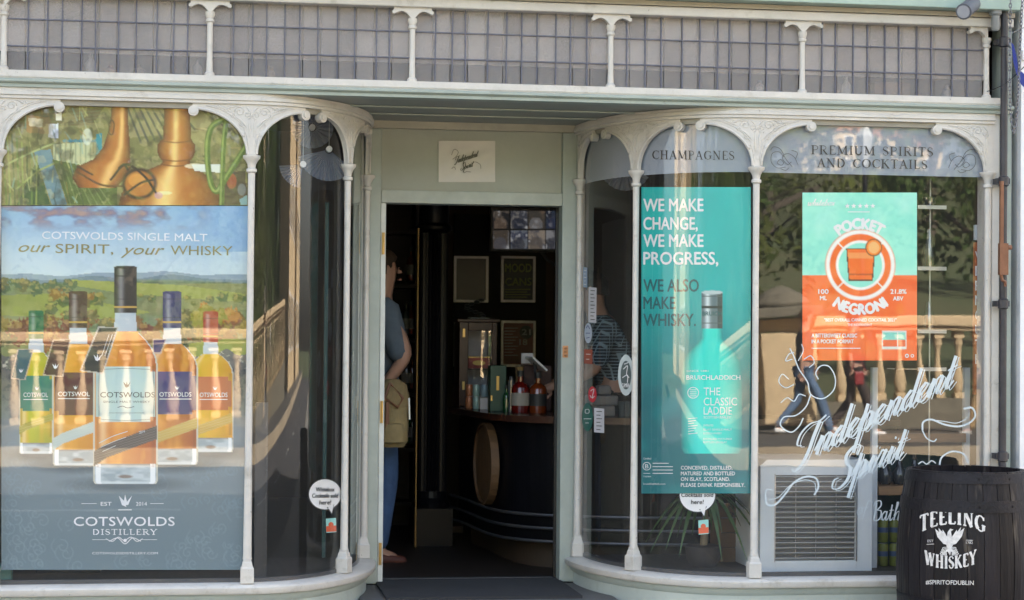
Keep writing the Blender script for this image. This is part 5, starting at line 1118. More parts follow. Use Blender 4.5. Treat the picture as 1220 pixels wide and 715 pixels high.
# ================================================================== INSIDE THE SHOP
FLO = .20
slab('floor', (-2.6, BD + .12, FLO - .08), (2.45, 7.2, FLO), mat('dark_floorboards', (.024, .017, .013), .5, var=.3, scale=2, stretch=(8, 1, 1)))
slab('ceiling', (-2.6, .40, 3.0), (2.45, 7.2, 3.1), mat('dark_ceiling', (.025, .022, .02), .8))
slab('wall', (-2.66, .04, .1), (-2.60, 7.2, 3.0), BROWNWALL); slab('wall', (2.45, .10, .1), (2.458, 7.2, 3.0), BROWNWALL); slab('wall', (-2.6, 6.1, .1), (2.45, 6.2, 3.0), BROWNWALL)
bedm = mat('window_bed_boards', (.05, .042, .04), .5, var=.4, scale=3, stretch=(10, 1, 1), bump=.2)
def bed(s, ua):
    P = [pp(s, u, -.06) for u in np.linspace(ua, UB[s], 30)]; P = [(float(a), float(b)) for a, b in P]; P = P + [(P[-1][0], 1.1), (P[0][0], 1.1)]
    MB().prism(P, lambda p: (p[0], p[1], .318), lambda p: (p[0], p[1], .1)).build('window_bed', bedm, SH)
bed(-1, -1.25); bed(1, -1.13)
# fluted cast iron column
Yk = 2.77; kx = X(514, 600, Yk)
co = thing('iron_column', 'black fluted cast iron column standing just inside the doorway', 'column', (kx, Yk, FLO))
m = MB(); NF = 24; zs = [FLO + .32, 2.2]
for z in zs:
    for k in range(NF * 2): a = math.pi * k / NF; r = .088 if k % 2 else .078; m.v.append((kx + r * math.cos(a), Yk + r * math.sin(a), z))
for k in range(NF * 2): m.f.append((k, (k + 1) % (NF * 2), NF * 2 + (k + 1) % (NF * 2), NF * 2 + k))
m.build('shaft', BLACKG, co)
MB().box((kx - .115, Yk - .115, FLO), (kx + .115, Yk + .115, FLO + .22)).lathe([(.11, FLO + .22), (.115, FLO + .25), (.095, FLO + .28), (.09, FLO + .32)], (kx, Yk, 0), 24).build('base', BLACKG, co)
MB().lathe([(.085, 2.06), (.11, 2.08), (.11, 2.10), (.09, 2.12), (.09, 2.22), (.10, 2.24), (.125, 2.27), (.13, 2.32), (.10, 2.34), (.10, 3.0)], (kx, Yk, 0), 24).build('capital', BLACKG, co, smooth=True)
rx = X(497.5, 380, 2.6)
MB().lathe([(.006, FLO), (.006, Z(497, 275, 2.6)), (.009, Z(497, 275, 2.6)), (.009, Z(497, 272, 2.6))], (rx, 2.6, 0), 10).build('brass_upright', mat('aged_brass', (.25, .16, .06), .4, metal=.7), label='thin brass upright rod left of the black iron column', cat='rod')
# curved bar counter
cpx = [(538, 487, 2.75), (549, 488, 2.6), (559, 489, 2.42), (567, 490, 2.2), (575, 492, 1.95), (585, 494, 1.73), (602, 496, 1.56), (630, 498, 1.44), (665, 500, 1.36)]
cp = [(X(a, b, c), c) for a, b, c in cpx] + [(.75, 1.22), (1.1, 1.16), (1.6, 1.15), (2.3, 1.15)]
CTZ = 1.02; bc = thing('bar_counter', 'curved black bar counter with a dark wood top and three steel rails', 'bar counter', (.6, 1.8, FLO))
def offs(P, d):
    C_ = np.array(P); T = np.gradient(C_, axis=0); L_ = np.hypot(T[:, 0], T[:, 1]); N = np.stack([-T[:, 1], T[:, 0]], -1) / L_[:, None]; return [tuple(q) for q in C_ + N * d]
cpd = [tuple(p) for p in curve_pts(cp, 5)]
for _ in range(60): cpd = [cpd[0]] + [((a[0] + b[0] + c[0]) / 3, (a[1] + b[1] + c[1]) / 3) for a, b, c in zip(cpd, cpd[1:], cpd[2:])] + [cpd[-1]]
inn = offs(cpd, .55)
def slab_path(A, B, z0, z1, name, m_, par, **k):
    mb = MB(); n = len(A)
    for a, b in zip(A, B): mb.v += [(a[0], a[1], z0), (a[0], a[1], z1), (b[0], b[1], z1), (b[0], b[1], z0)]
    for i in range(n - 1):
        for q in range(4): mb.f.append((4 * i + q, 4 * i + (q + 1) % 4, 4 * i + 4 + (q + 1) % 4, 4 * i + 4 + q))
    mb.f += [(3, 2, 1, 0), tuple(4 * (n - 1) + q for q in range(4))]
    return mb.build(name, m_, par, **k)
slab_path(offs(cpd, -.02), inn, CTZ - .035, CTZ, 'counter_top', mat('polished_mahogany', (.05, .018, .01), .25, var=.3, scale=4, stretch=(1, 6, 1)), bc, bevel=.006)
slab_path(offs(cpd, .05), offs(cpd, .12), FLO + .14, CTZ - .036, 'counter_front', BLACKG, bc)
slab_path(offs(cpd, .13), offs(cpd, .2), FLO, FLO + .14, 'toe_board', mat('plinth_brown', (.06, .04, .025), .6), bc)
for z in (.495, .425, .355): MB().tube([(p[0], p[1], z) for p in offs(cpd, -.005)], .0085, 8).build('rail', mat('dull_steel', (.16, .165, .18), .4, metal=.8), bc, smooth=True)
# barrel head fixed on the counter front
i_ = min(range(len(cpd)), key=lambda i: abs(proj((cpd[i][0], cpd[i][1], .72))[0] - 575)); c_ = offs(cpd, .035)[i_]; t_ = np.array(cpd[i_ + 1]) - np.array(cpd[i_ - 1]); an = math.atan2(t_[1], t_[0])
bh = thing('barrel_head', 'round pale oak barrel end mounted on the front of the curved counter', 'barrel end', (c_[0], c_[1], .73))
Mx = Matrix.Translation((c_[0], c_[1], .73)) @ Matrix.Rotation(an, 4, 'Z') @ Matrix.Rotation(rad(90), 4, 'X')
OAK = mat('oak_barrel_wood', (.13, .07, .03), .6, var=.3, scale=5, stretch=(1, 8, 1), bump=.2)
for k in range(6):
    xa, xb = -.215 + .43 * k / 6 + .001, -.215 + .43 * (k + 1) / 6 - .001; f_ = lambda x: math.sqrt(max(0, .216 ** 2 - x * x))
    MB().prism([(xa, -f_(xa)), ((xa + xb) / 2, -f_((xa + xb) / 2)), (xb, -f_(xb)), (xb, f_(xb)), ((xa + xb) / 2, f_((xa + xb) / 2)), (xa, f_(xa))], lambda p: (p[0], p[1], .02), lambda p: (p[0], p[1], .0)).xform(Mx).build('board', OAK, bh)
MB().lathe([(.216, -.01), (.232, -.01), (.232, .035), (.216, .035)], n=32, cap=False).xform(Mx).build('rim', OAK, bh)
# things standing on the counter
def lathe_thing(name, label, cat, px, Yp, z, parts, group=None, n=14):
    x = X(px, 470, Yp); t = thing(name, label, cat, (x, Yp, z), group)
    for nm, prof, m_ in parts: MB().lathe(prof, (x, Yp, z), n).build(nm, m_, t, smooth=True)
    return t
def spirit(h, r, body, cap, lab):
    nr = r * .3
    return [('glass', [(r * .96, 0), (r, .006), (r, h * .58), (r * .85, h * .66), (nr, h * .74), (nr, h * .86)], body), ('cap', [(nr * 1.25, h * .861), (nr * 1.25, h)], cap), ('label', [(r + .0012, h * .17), (r + .0012, h * .47)], lab)]
AMB = mat('amber_whisky', (.16, .03, .006), .08, var=.05, spec=.8); RED = mat('ruby_spirit', (.10, .006, .004), .08, spec=.8); GRN = mat('green_bottle_glass', (.01, .06, .02), .1, spec=.8); CLR = mat('clear_bottle_glass', (.09, .10, .10), .08, spec=.8)
CRL = mat('cream_label', (.3, .28, .24), .6); BLKL = mat('black_label', (.02, .02, .02), .5); GLD = mat('gold_foil', (.5, .35, .12), .35, metal=.8)
lathe_thing('whisky_bottle', 'squat amber bottle with a round cream label on the bar counter', 'bottle', 620, 1.95, CTZ, spirit(.235, .052, RED, BLKL, CRL))
lathe_thing('whisky_bottle', 'amber bottle with a dark label beside the squat cream labelled bottle', 'bottle', 641, 1.93, CTZ, spirit(.225, .05, AMB, BLKL, BLKL))
lathe_thing('small_bottle', 'slim green glass bottle between the green carton and the amber bottles', 'bottle', 603.5, 2.05, CTZ, spirit(.15, .02, GRN, BLKL, GRN))
lathe_thing('glass_cylinder', 'tall slim clear glass tube on the bar counter', 'jar', 609, 2.0, CTZ, [('tube', [(.017, 0), (.017, .18)], CLR), ('stopper', [(.012, .181), (.01, .2)], CHARCOAL)])
for i, (px, Yp) in enumerate(((559, 2.5), (567.5, 2.45), (577, 2.42))):
    for lvl in (0, 1):
        if (i, lvl) == (2, 0): continue
        lathe_thing('drinks_can', ['orange and grey', 'pale mint', 'pale blue'][i] + ' slim drinks can, ' + ['lower', 'upper'][lvl] + ' row, before the glazed cabinet', 'can', px, Yp, CTZ + lvl * .072, [('body', [(.018, .001), (.0215, .006), (.0215, .062), (.018, .070)], mat('can_%d' % i, [(.4, .16, .08), (.3, .45, .42), (.25, .36, .42)][i], .35, metal=.2)), ('lid', [(.0175, .0702), (.0175, .0712)], STEEL)], 'small drinks cans on the counter')
x0 = X(571, 480, 2.40); MB().box((x0, 2.36, CTZ), (x0 + .062, 2.45, CTZ + .068)).build('price_card_box', mat('white_card', (.6, .58, .58), .6), label='small white card with a red edge among the cans', cat='card', bevel=.002)
gx0, gx1 = X(584, 480, 2.1), X(603, 480, 2.1); gb = thing('green_carton', 'tall dark green gift carton with a gold clasp on the counter', 'box', (gx0, 2.1, CTZ))
MB().box((gx0, 2.1, CTZ), (gx1, 2.2, CTZ + .26)).build('carton', mat('bottle_green_card', (.006, .05, .03), .4), gb, bevel=.003)
MB().box((gx0 + .002, 2.096, CTZ + .06), (gx0 + .012, 2.0995, CTZ + .09)).build('clasp', GLD, gb)
MB().box((gx0 + .035, 2.0965, CTZ + .12), (gx0 + .05, 2.0992, CTZ + .2)).build('emblem', GLD, gb)
bx0, bx1 = X(624, 480, 2.25), X(657, 480, 2.25)
MB().box((bx0, 2.25, CTZ), (bx1, 2.38, CTZ + .26)).build('dark_display_box', mat('oxblood_card', (.035, .008, .008), .5), label='dark oxblood display box behind the two amber bottles', cat='box', bevel=.004)
MB().box((X(616, 480, 2.3), 2.3, CTZ), (X(627, 480, 2.3), 2.36, CTZ + .25)).build('gold_bottle_box', mat('gold_card', (.3, .18, .05), .4), label='narrow gold patterned carton behind the squat amber bottle', cat='box', bevel=.003)
# tablet on a stand
tb = thing('till_tablet', 'tilted white edged tablet till on the bar counter', 'tablet', (X(637, 430, 2.1), 2.1, CTZ))
tc = Vector((X(637, 430, 2.12), 2.12, Z(637, 430, 2.12)))
MB().box((-.002, -.13, -.006), (.11, .13, .006)).xform(Matrix.Translation(tc - Vector((.03, 0, -.02))) @ Matrix.Rotation(rad(42), 4, 'Y')).build('screen', mat('tablet_white', (.7, .7, .7), .3), tb, bevel=.003)
MB().tube([tc - Vector((.0, 0, .01)), tc - Vector((-.015, -.03, .1)), (tc.x + .01, 2.17, CTZ)], .01, 8).build('stand', CHARCOAL, tb)
MB().box((X(620, 440, 2.3), 2.262, CTZ + .27), (X(634, 440, 2.3), 2.275, CTZ + .33)).build('printed_card', mat('white_card', (.6, .58, .58), .6), label='small white printed card leaning by the tablet', cat='card')
# glazed cabinet
Yc = 2.85; ax, bx_ = X(547, 440, Yc), X(592, 440, Yc); az, bz = CTZ, Z(570, 384, Yc)
cb = thing('glazed_cabinet', 'small dark wood cabinet with a glass front standing at the counter end', 'cabinet', (ax, Yc, az))
MH = mat('dark_mahogany', (.05, .018, .011), .35, var=.3, scale=4, stretch=(6, 6, 1))
for a_, b_ in (((ax, Yc, az), (ax + .055, Yc + .25, bz)), ((bx_ - .03, Yc, az), (bx_, Yc + .25, bz)), ((ax + .056, Yc, bz - .05), (bx_ - .031, Yc + .25, bz)), ((ax + .056, Yc, az), (bx_ - .031, Yc + .25, az + .04))): MB().box(a_, b_).build('frame', MH, cb, bevel=.003)
MB().box((ax + .056, Yc + .2, az + .041), (bx_ - .031, Yc + .21, bz - .051)).build('back_panel', mat('pale_grey_lining', (.42, .42, .46), .7), cb)
MB().box((ax - .015, Yc - .015, bz + .001), (bx_ + .015, Yc + .25, bz + .02)).build('cornice', MH, cb, bevel=.004)
for z in (az + .1, bz - .09): MB().box((ax + .02, Yc - .005, z), (ax + .034, Yc - .0005, z + .05)).build('hinge', BRASS, cb)
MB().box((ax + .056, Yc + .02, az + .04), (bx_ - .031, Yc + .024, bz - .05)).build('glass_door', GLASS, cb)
rz0, rz1 = Z(570, 439, Yc), Z(570, 425, Yc); rs = thing('red_carton', 'red and gold box shelved inside the glazed cabinet', 'box', (ax + .06, Yc + .05, rz0))
MB().box((ax + .06, Yc + .05, rz0), (bx_ - .035, Yc + .16, rz1)).build('carton', mat('scarlet_card', (.3, .02, .015), .45), rs)
MB().box((ax + .06, Yc + .0485, rz1 - .008), (bx_ - .035, Yc + .0497, rz1)).build('gold_band', GLD, rs); k_ = MB(); k_.lathe([(.03, 0), (.03, .001)], n=20, sx=1.3, sy=.5).xform(Matrix.Translation(((ax + bx_) / 2 + .012, Yc + .0495, (rz0 + rz1) / 2 - .003)) @ Matrix.Rotation(rad(90), 4, 'X')).build('oval_badge', GLD, rs)
MB().box((ax + .056, Yc + .03, rz0 - .008), (bx_ - .031, Yc + .2, rz0 - .001)).build('shelf', MH, cb)
# dark ornament on the cabinet
orn = MB(); 
for k in range(9): a = k * .7; orn.lathe([(.004, -.012), (.018, -.006), (.018, .006), (.004, .012)], ((ax + bx_) / 2 + .05 * math.cos(a) - .01, Yc + .1 + .03 * math.sin(a), bz + .04 + .012 * k), 8)
orn.box(((ax + bx_) / 2 - .05, Yc + .06, bz + .021), ((ax + bx_) / 2 + .08, Yc + .14, bz + .03)).build('dark_ornament', mat('pewter_dark', (.05, .055, .06), .35, metal=.6), label='dark metal ornament on top of the glazed cabinet', cat='ornament', smooth=True)
# back wall board, framed posters, screen
Yw = 6.05
MB().box((X(540, 400, Yw), Yw - .03, Z(600, 458, Yw)), (X(649, 400, Yw), Yw + .04, Z(600, 256, Yw))).build('black_wall_board', mat('matt_black_board', (.008, .008, .009), .7), label='tall matt black board on the back wall behind the framed posters', cat='board')
Yf = Yw - .06
def framed(label, x0, y0, x1, y1, c, draw=None):
    t = thing('framed_poster', label, 'framed poster', (X(x0, y0, Yf), Yf, Z(x0, y1, Yf))); a, b = X(x0, y0, Yf), X(x1, y0, Yf); z1, z0 = Z(x0, y0, Yf), Z(x0, y1, Yf); f = .018
    for p, q in (((a, z0), (b, z0 + f)), ((a, z1 - f), (b, z1)), ((a, z0 + f + .0005), (a + f, z1 - f - .0005)), ((b - f, z0 + f + .0005), (b, z1 - f - .0005))): MB().box((p[0], Yf - .012, p[1]), (q[0], Yf + .02, q[1])).build('frame', mat('silver_frame', (.62, .6, .6), .4, metal=.3), t)
    MB().box((a + f, Yf, z0 + f), (b - f, Yf + .01, z1 - f)).build('print', c, t)
    if draw: draw(t)
framed('grey blank framed poster on the black board, upper left', 541, 305, 582, 360, mat('charcoal_print', (.08, .08, .084), .3))
def mood(t):
    ik = Ink(Flat(Yf), .002); ik.text('MOOD', 602, 324, 10, 31, bold=.03); ik.text('CANS', 602, 340, 9, 31, bold=.03); 
    for k in range(4): ik.ribbon([(602, 345 + 3 * k), (632 - (k % 2) * 4, 345 + 3 * k)], 1)
    ik.build('lettering', mat('lime_ink', (.22, .26, .03), .5), t)
framed('framed poster with lime lettering on black, upper right of the board', 597, 305, 638, 360, mat('black_green_print', (.012, .02, .012), .4), mood)
framed('grey framed poster half hidden behind the glazed cabinet', 541, 382, 582, 437, mat('charcoal_print', (.1, .1, .105), .3))
def lic(t):
    ik = Ink(Flat(Yf), .002); ik.text('21', 622, 399, 7, 10, bold=.03); ik.text('18', 619, 411, 7, 9, bold=.02)
    for k in range(10): ik.ribbon([(601, 391 + 3.6 * k), (617 - (k % 3) * 3, 391 + 3.6 * k)], .8)
    ik.build('lettering', mat('pale_grey_ink', (.4, .38, .38), .5), t); Ink(Flat(Yf), .0012).disc(627, 396, 8, 8).build('badge', BLACK, t)
framed('framed maroon notice with age numbers on the board, lower right', 597, 382, 638, 437, mat('maroon_print', (.16, .03, .03), .4), lic)
Yt = 4.6; C = Canvas(586, 250, 672, 298, 1.0, '15161a'); rr = np.random.RandomState(5)
cl_ = [('6c5a48', '2a2c34'), ('40465a', '8a8276'), ('7a5a34', '50483c'), ('1c2c4a', '2a4a6a'), ('7a7a80', '584838'), ('32406a', '6a7484'), ('585868', '9a8468'), ('3a3c48', '8a8a90')]
for k in range(8):
    x0 = 587 + (k % 4) * 21.3; y0 = 251 + (k // 4) * 23.6; m = (C.X > x0) & (C.X < x0 + 20) & (C.Y > y0) & (C.Y < y0 + 22); nn = vnoise(C.X, C.Y, 8, 30 + k, 3)
    C.blend(m, cl_[k][1]); C.blend(m * np.clip((nn - .45) * 6, 0, 1), cl_[k][0]); C.blend(m * np.clip((nn - .66) * 8, 0, 1), 'b0b0b4')
    C.blend(m * (np.hypot((C.X - x0 - 9) / 8, (C.Y - y0 - 17) / 9) < 1) * .7, cl_[(k + 2) % 8][0])
tv = thing('wall_screen', 'wall mounted screen showing eight small camera pictures, upper right of the doorway', 'screen', tuple(at(628, 275, Yt)))
sm = bpy.data.materials.new('lit_screen'); sm.use_nodes = True; n_ = sm.node_tree; b_ = n_.nodes['Principled BSDF']; va = n_.nodes.new('ShaderNodeVertexColor'); va.layer_name = 'ink'; n_.links.new(va.outputs[0], b_.inputs['Emission Color']); b_.inputs['Emission Strength'].default_value = .045; b_.inputs['Base Color'].default_value = (.01, .01, .01, 1)
C.sheet('picture', Flat(Yt), .001, tv, material=sm, sat=.45)
MB().box((X(584, 275, Yt), Yt, Z(628, 300, Yt)), (X(674, 275, Yt), Yt + .05, Z(628, 247, Yt))).build('casing', BLACK, tv, bevel=.004)
MB().tube([at(645, 300, Yt + .1), at(652, 310, Yt + .1), at(668, 320, Yt + .1)], .012, 8).build('bracket_arm', CHARCOAL, tv)
# shelves at the left, bottles on them
Ys = 3.6; sh = thing('bottle_shelving', 'dark shelving unit against the left wall seen through the doorway', 'shelving', (X(470, 400, Ys), Ys, FLO))
a, b = X(440, 400, Ys), X(500, 400, Ys)
for z in (.35, .7, 1.05, 1.4, 1.75, 2.1): MB().box((a, Ys, z), (b, Ys + .3, z + .025)).build('shelf', DARKW, sh)
for x in (a, b - .03): MB().box((x, Ys + .001, FLO), (x + .03, Ys + .3, 2.3)).build('upright', DARKW, sh)
MB().box((a, Ys + .302, FLO), (b, Ys + .32, 2.3)).build('back_board', DARKW, sh)
for i, (px, z) in enumerate(((489, 1.775), (494, 1.775), (483, 1.425), (489, 1.425), (494, 1.425), (484, 1.075), (491, 1.075), (486, .725), (492, .725))):
    lathe_thing('shelf_bottle', ['small dim amber bottle', 'small dim green bottle', 'small dim clear bottle'][i % 3] + ' on the ' + ('top', 'top', 'second', 'second', 'second', 'third', 'third', 'lowest', 'lowest')[i] + ' dark shelf, ' + ('leftmost', 'rightmost', 'leftmost', 'middle one', 'rightmost', 'leftmost', 'rightmost', 'leftmost', 'rightmost')[i], 'bottle', px, Ys + .12, z + .026, spirit(.22, .035, [AMB, GRN, CLR][i % 3], BLKL, CRL), 'bottles on the dark shelving', 10)
MB().box((X(533, 640, 3.4), 3.4, FLO), (X(552, 640, 3.4), 3.6, Z(540, 627, 3.4))).build('cardboard_box', mat('carton_board', (.12, .08, .05), .8), label='brown cardboard box on the floor beside the iron column', cat='box', bevel=.003)
# till and printer seen through the narrow right pane
tl = thing('till_printer', 'pale grey till printer standing on the counter seen through the narrow pane', 'printer', (X(722, 490, 1.55), 1.55, CTZ))
GRY = mat('office_grey_plastic', (.2, .19, .185), .45)
MB().box((X(706, 490, 1.5), 1.5, CTZ), (X(733, 490, 1.5), 1.72, CTZ + .055)).build('base', GRY, tl, bevel=.006); MB().box((X(704, 470, 1.52), 1.52, CTZ + .0555), (X(737, 470, 1.52), 1.7, CTZ + .11)).build('body', GRY, tl, bevel=.01)
MB().box((X(713, 470, 1.56), 1.56, CTZ + .1105), (X(729, 470, 1.56), 1.66, CTZ + .165)).build('paper_cover', GRY, tl, bevel=.015)
for i, px in enumerate((741, 747, 753)): lathe_thing('bar_glass', ['clear glass tumbler nearest the till printer', 'middle clear glass tumbler right of the till printer', 'clear glass tumbler farthest from the till printer'][i], 'glass', px, 1.5, CTZ, [('glass', [(.018, 0), (.022, .08)], CLR)], 'glasses by the till')
# --------------------------------------------------- inside the right window
hu = thing('cooling_unit', 'pale grey boxed cooling unit with a louvred grille inside the right window', 'cooling unit', (X(972, 680, .3), .3, .318))
Yh = .28; ha, hb = X(906, 600, Yh), X(1039, 600, Yh); hz0, hz1 = .322, Z(970, 555, Yh); PG = mat('pale_blue_grey_enamel', (.62, .67, .70), .4, var=.05)
ga, gb_ = X(924, 600, Yh), X(1020, 600, Yh); gz0, gz1 = Z(970, 668, Yh), Z(970, 566, Yh)
for p, q in (((ha, hz0), (ga - .0, hz1)), ((gb_, hz0), (hb, hz1)), ((ga + .0005, gz1), (gb_ - .0005, hz1)), ((ga + .0005, hz0), (gb_ - .0005, gz0))): MB().box((p[0], Yh, p[1]), (q[0], Yh + .03, q[1])).build('front_panel', PG, hu)
MB().box((ha, Yh + .031, hz0), (hb, Yh + .45, hz1 - .002)).build('cabinet', PG, hu)
MB().prism([(ha - .004, hz1), (hb + .004, hz1), (hb - .03, hz1 + .03), (ha + .03, hz1 + .03)], lambda p: (p[0], Yh - .004, p[1]), lambda p: (p[0], Yh + .45, p[1])).build('lid', PG, hu)
MB().box((ga + .001, Yh + .022, gz0 + .001), (gb_ - .001, Yh + .0305, gz1 - .001)).build('grille_back', mat('dark_grille', (.10, .10, .10), .6), hu)
NLV = 17; lv = MB().box((0, 0, 0), (gb_ - ga - .004, .016, .0035)).xform(Matrix.Rotation(rad(-30), 4, 'X')).mesh('louvre'); lv.materials.append(mat('louvre_grey', (.42, .42, .40), .4))
for k in range(NLV): o = link('louvre', lv, hu); o.location = (ga + .002, Yh + .003, gz0 + .012 + (gz1 - gz0 - .02) * k / (NLV - 1))
for k in range(1, 4): MB().box((ga + (gb_ - ga) * k / 4 - .001, Yh - .002, gz0), (ga + (gb_ - ga) * k / 4 + .001, Yh + .0015, gz1)).build('grille_rod', STEEL, hu)
MB().box((ga - .006, Yh - .003, gz0 - .006), (ga - .0005, Yh - .0005, gz1 + .006)).box((gb_ + .0005, Yh - .003, gz0 - .006), (gb_ + .006, Yh - .0005, gz1 + .006)).build('grille_frame', STEEL, hu)
# stock shelving right of the unit
su = thing('stock_shelving', 'steel post shelving with wooden boards behind the painted lettering, right window', 'shelving', (X(1085, 680, .45), .45, .318)); Yq = .42
WD = mat('oiled_shelf_wood', (.30, .17, .08), .55, var=.3, scale=3, stretch=(1, 8, 8), bump=.2)
for px in (1042, 1152): MB().box((X(px, 600, Yq) - .014, Yq, .32), (X(px, 600, Yq) + .014, Yq + .03, Z(px, 438, Yq))).build('post', PG, su)
for py, n_ in ((590, 0), (527, 0)): z = Z(1080, py, Yq); MB().box((X(1046, 600, Yq), Yq - .01, z), (X(1150, 600, Yq), Yq + .3, z + .045)).build('shelf_board', WD, su, bevel=.003)
MB().box((X(1046, 600, Yq), Yq + .32, .32), (X(1150, 600, Yq), Yq + .33, Z(1080, 545, Yq))).build('back_panel', mat('teal_panel', (.02, .07, .075), .6), su)
for k in range(4):
    r_, c_ = divmod(k, 2); px = 1053 + 13.5 * c_
    lathe_thing('green_can', 'olive green drinks can, %s row %s, at the foot of the stock shelving' % (['lower', 'upper'][r_], ['left', 'right'][c_]), 'can', px, Yq + .08, .319 + .118 * r_ + (.0), [('body', [(.022, .001), (.0255, .008), (.0255, .104), (.021, .112)], mat('olive_can', (.17, .19, .03), .35)), ('lid', [(.02, .1122), (.02, .1135)], STEEL), ('emblem', [(.0257, .05), (.0259, .06), (.0257, .075)], mat('blue_emblem', (.05, .09, .2), .4))], 'green cans at the foot of the shelving')
for i, px in enumerate((1055, 1072, 1090)):
    z = Z(1080, 590, Yq) + .046; lathe_thing('cut_glass_decanter', 'dark cut glass decanter, number %s from the steel post, on the wooden shelf' % ['one', 'two', 'three'][i], 'decanter', px, Yq + .1, z, [('body', [(.025, 0), (.038, .02), (.038, .06), (.018, .09), (.012, .12)], mat('smoky_glass', (.03, .035, .04), .08, spec=.8)), ('stopper', [(.008, .121), (.016, .135), (.008, .15)], CLR)], n=8)
# little glass display stand
ds_ = thing('glass_display_stand', 'slim chrome and glass display stand right of the cocktail poster', 'display stand', (X(1108, 440, .2), .2, .9)); Yg = .2
MB().lathe([(.005, .32), (.005, Z(1112, 212, Yg))], (X(1113, 400, Yg), Yg + .06, 0), 8).build('rod', STEEL, ds_)
CLG = glass_mat('shelf_glass', tint=(.9, .95, .93), k=3)
for py in (247, 320, 395, 440):
    z = Z(1108, py, Yg); MB().box((X(1070, py, Yg), Yg, z - .003), (X(1127, py, Yg), Yg + .16, z + .003)).build('glass_shelf', CLG, ds_); MB().box((X(1093, py, Yg), Yg - .008, z - .009), (X(1127, py, Yg), Yg - .001, z + .009)).build('chrome_clip', mat('satin_chrome', (.4, .41, .43), .3, metal=.5), ds_)
for i, (py, h_) in enumerate(((247, .05), (320, .19), (395, .14))):
    z = Z(1108, py, Yg) + .0035; lathe_thing('glass_vessel', ['short clear tumbler on the top', 'tall clear carafe on the second', 'clear glass bottle on the third'][i] + ' shelf of the chrome display stand', 'glassware', 1106, Yg + .05, z, [('glass', [(.03, 0), (.034, h_ * .3), (.02 if h_ > .06 else .034, h_ * .7), (.016 if h_ > .06 else .034, h_)], CLG)])
# narrow upright sign
vs = thing('vertical_sign', 'narrow rust orange upright sign with white letters at the right edge of the window', 'sign', tuple(at(1165, 430, .10)))
MB().box((X(1161, 360, .12), .12, Z(1165, 470, .12)), (X(1170, 360, .12), .14, Z(1165, 289, .12))).build('board', mat('rust_orange_paint', (.42, .11, .03), .5), vs); MB().box((X(1161.5, 360, .12), .12, Z(1165, 286, .12)), (X(1169, 360, .12), .14, Z(1165, 268, .12))).build('top_cap', PG, vs)
ik = Ink(Flat(.12), .001)
for k, c_ in enumerate('VERMOUTH'): ik.text(c_, 1162, 311 + 17.5 * k, 12, 7, bold=.02)
ik.build('lettering', WHITEINK, vs)
# plant and crate low in the right bay
pl = thing('dracaena_plant', 'spiky long leaved pot plant low in the right curved bay', 'plant', (X(838, 680, .55), .55, .318)); pxx, pyy = X(838, 640, .55), .55
MB().lathe([(.06, .319), (.085, .36), (.09, .42), (.083, .425)], (pxx, pyy, 0), 20).build('pot', mat('dark_plant_pot', (.035, .03, .03), .6), pl, smooth=True)
MB().tube([(pxx, pyy, .40), (pxx + .01, pyy, .55), (pxx, pyy, .66)], [.02, .017, .012], 8).build('trunk', mat('plant_trunk', (.2, .16, .1), .8), pl)
LFM = mat('long_leaf', (.05, .11, .03), .45, var=.3, scale=10); rr = random.Random(3)
for k in range(24):
    a = k * 2.4; L = rr.uniform(.26, .40); e0 = rr.uniform(.5, 1.3); m = MB(); P = []
    for j in range(8): t = j / 7; r_ = L * t * math.cos(e0) + L * .25 * t * t; P.append((pxx + r_ * math.cos(a), pyy + r_ * math.sin(a) * .6, .66 + L * math.sin(e0) * t - L * 1.35 * t * t))
    for j, p in enumerate(P): w_ = .013 * math.sin(math.pi * min(1, .15 + .85 * j / 7)) + .001; m.v += [(p[0] - w_ * math.sin(a), p[1] + w_ * math.cos(a), p[2]), (p[0], p[1], p[2] - .004), (p[0] + w_ * math.sin(a), p[1] - w_ * math.cos(a), p[2])]
    for j in range(7): q = 3 * j; m.f += [(q, q + 1, q + 4, q + 3), (q + 1, q + 2, q + 5, q + 4)]
    m.build('leaf', LFM, pl, smooth=True)
wc = thing('wooden_crate', 'dark printed wooden crate behind the pot plant in the right bay', 'crate', (X(870, 640, .62), .62, .318)); wx = X(858, 640, .72)
for k in range(4): MB().box((wx, .72, .319 + .075 * k), (wx + .19, .74, .319 + .075 * k + .07)).build('slat', OAK, wc)
MB().box((wx - .015, .70, .319), (wx - .001, .86, .62)).build('corner_post', OAK, wc); ik = Ink(Flat(.72), .002); ik.text('HERRY', 868, 606, 6, 22, bold=.03); ik.text('SMALL', 868, 616, 6, 22, bold=.03); ik.build('lettering', BLACK, wc)
# --------------------------------------------------- left bay: paper fans, hanging banner edge, boxes
def fan(px, py, Yp, R, a0, a1, n, label, tilt=0):
    t = thing('paper_fan', label, 'paper fan', tuple(at(px, py, Yp))); c = at(px, py, Yp); m = MB()
    for k in range(n + 1):
        a = rad(a0 + (a1 - a0) * k / n); d = .012 if k % 2 else -.012
        m.v += [(c[0] + .02 * math.cos(a), c[1] + d * .2, c[2] + .02 * math.sin(a)), (c[0] + R * math.cos(a), c[1] + d, c[2] + R * math.sin(a))]
    for k in range(n): m.f.append((2 * k, 2 * k + 1, 2 * k + 3, 2 * k + 2))
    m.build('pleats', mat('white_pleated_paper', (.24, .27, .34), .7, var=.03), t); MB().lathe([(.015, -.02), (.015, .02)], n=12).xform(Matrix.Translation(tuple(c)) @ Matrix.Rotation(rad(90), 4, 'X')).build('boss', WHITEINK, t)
    MB().tube([tuple(c), (c[0], c[1], 2.47)], .0012, 4).build('thread', WHITEINK, t)
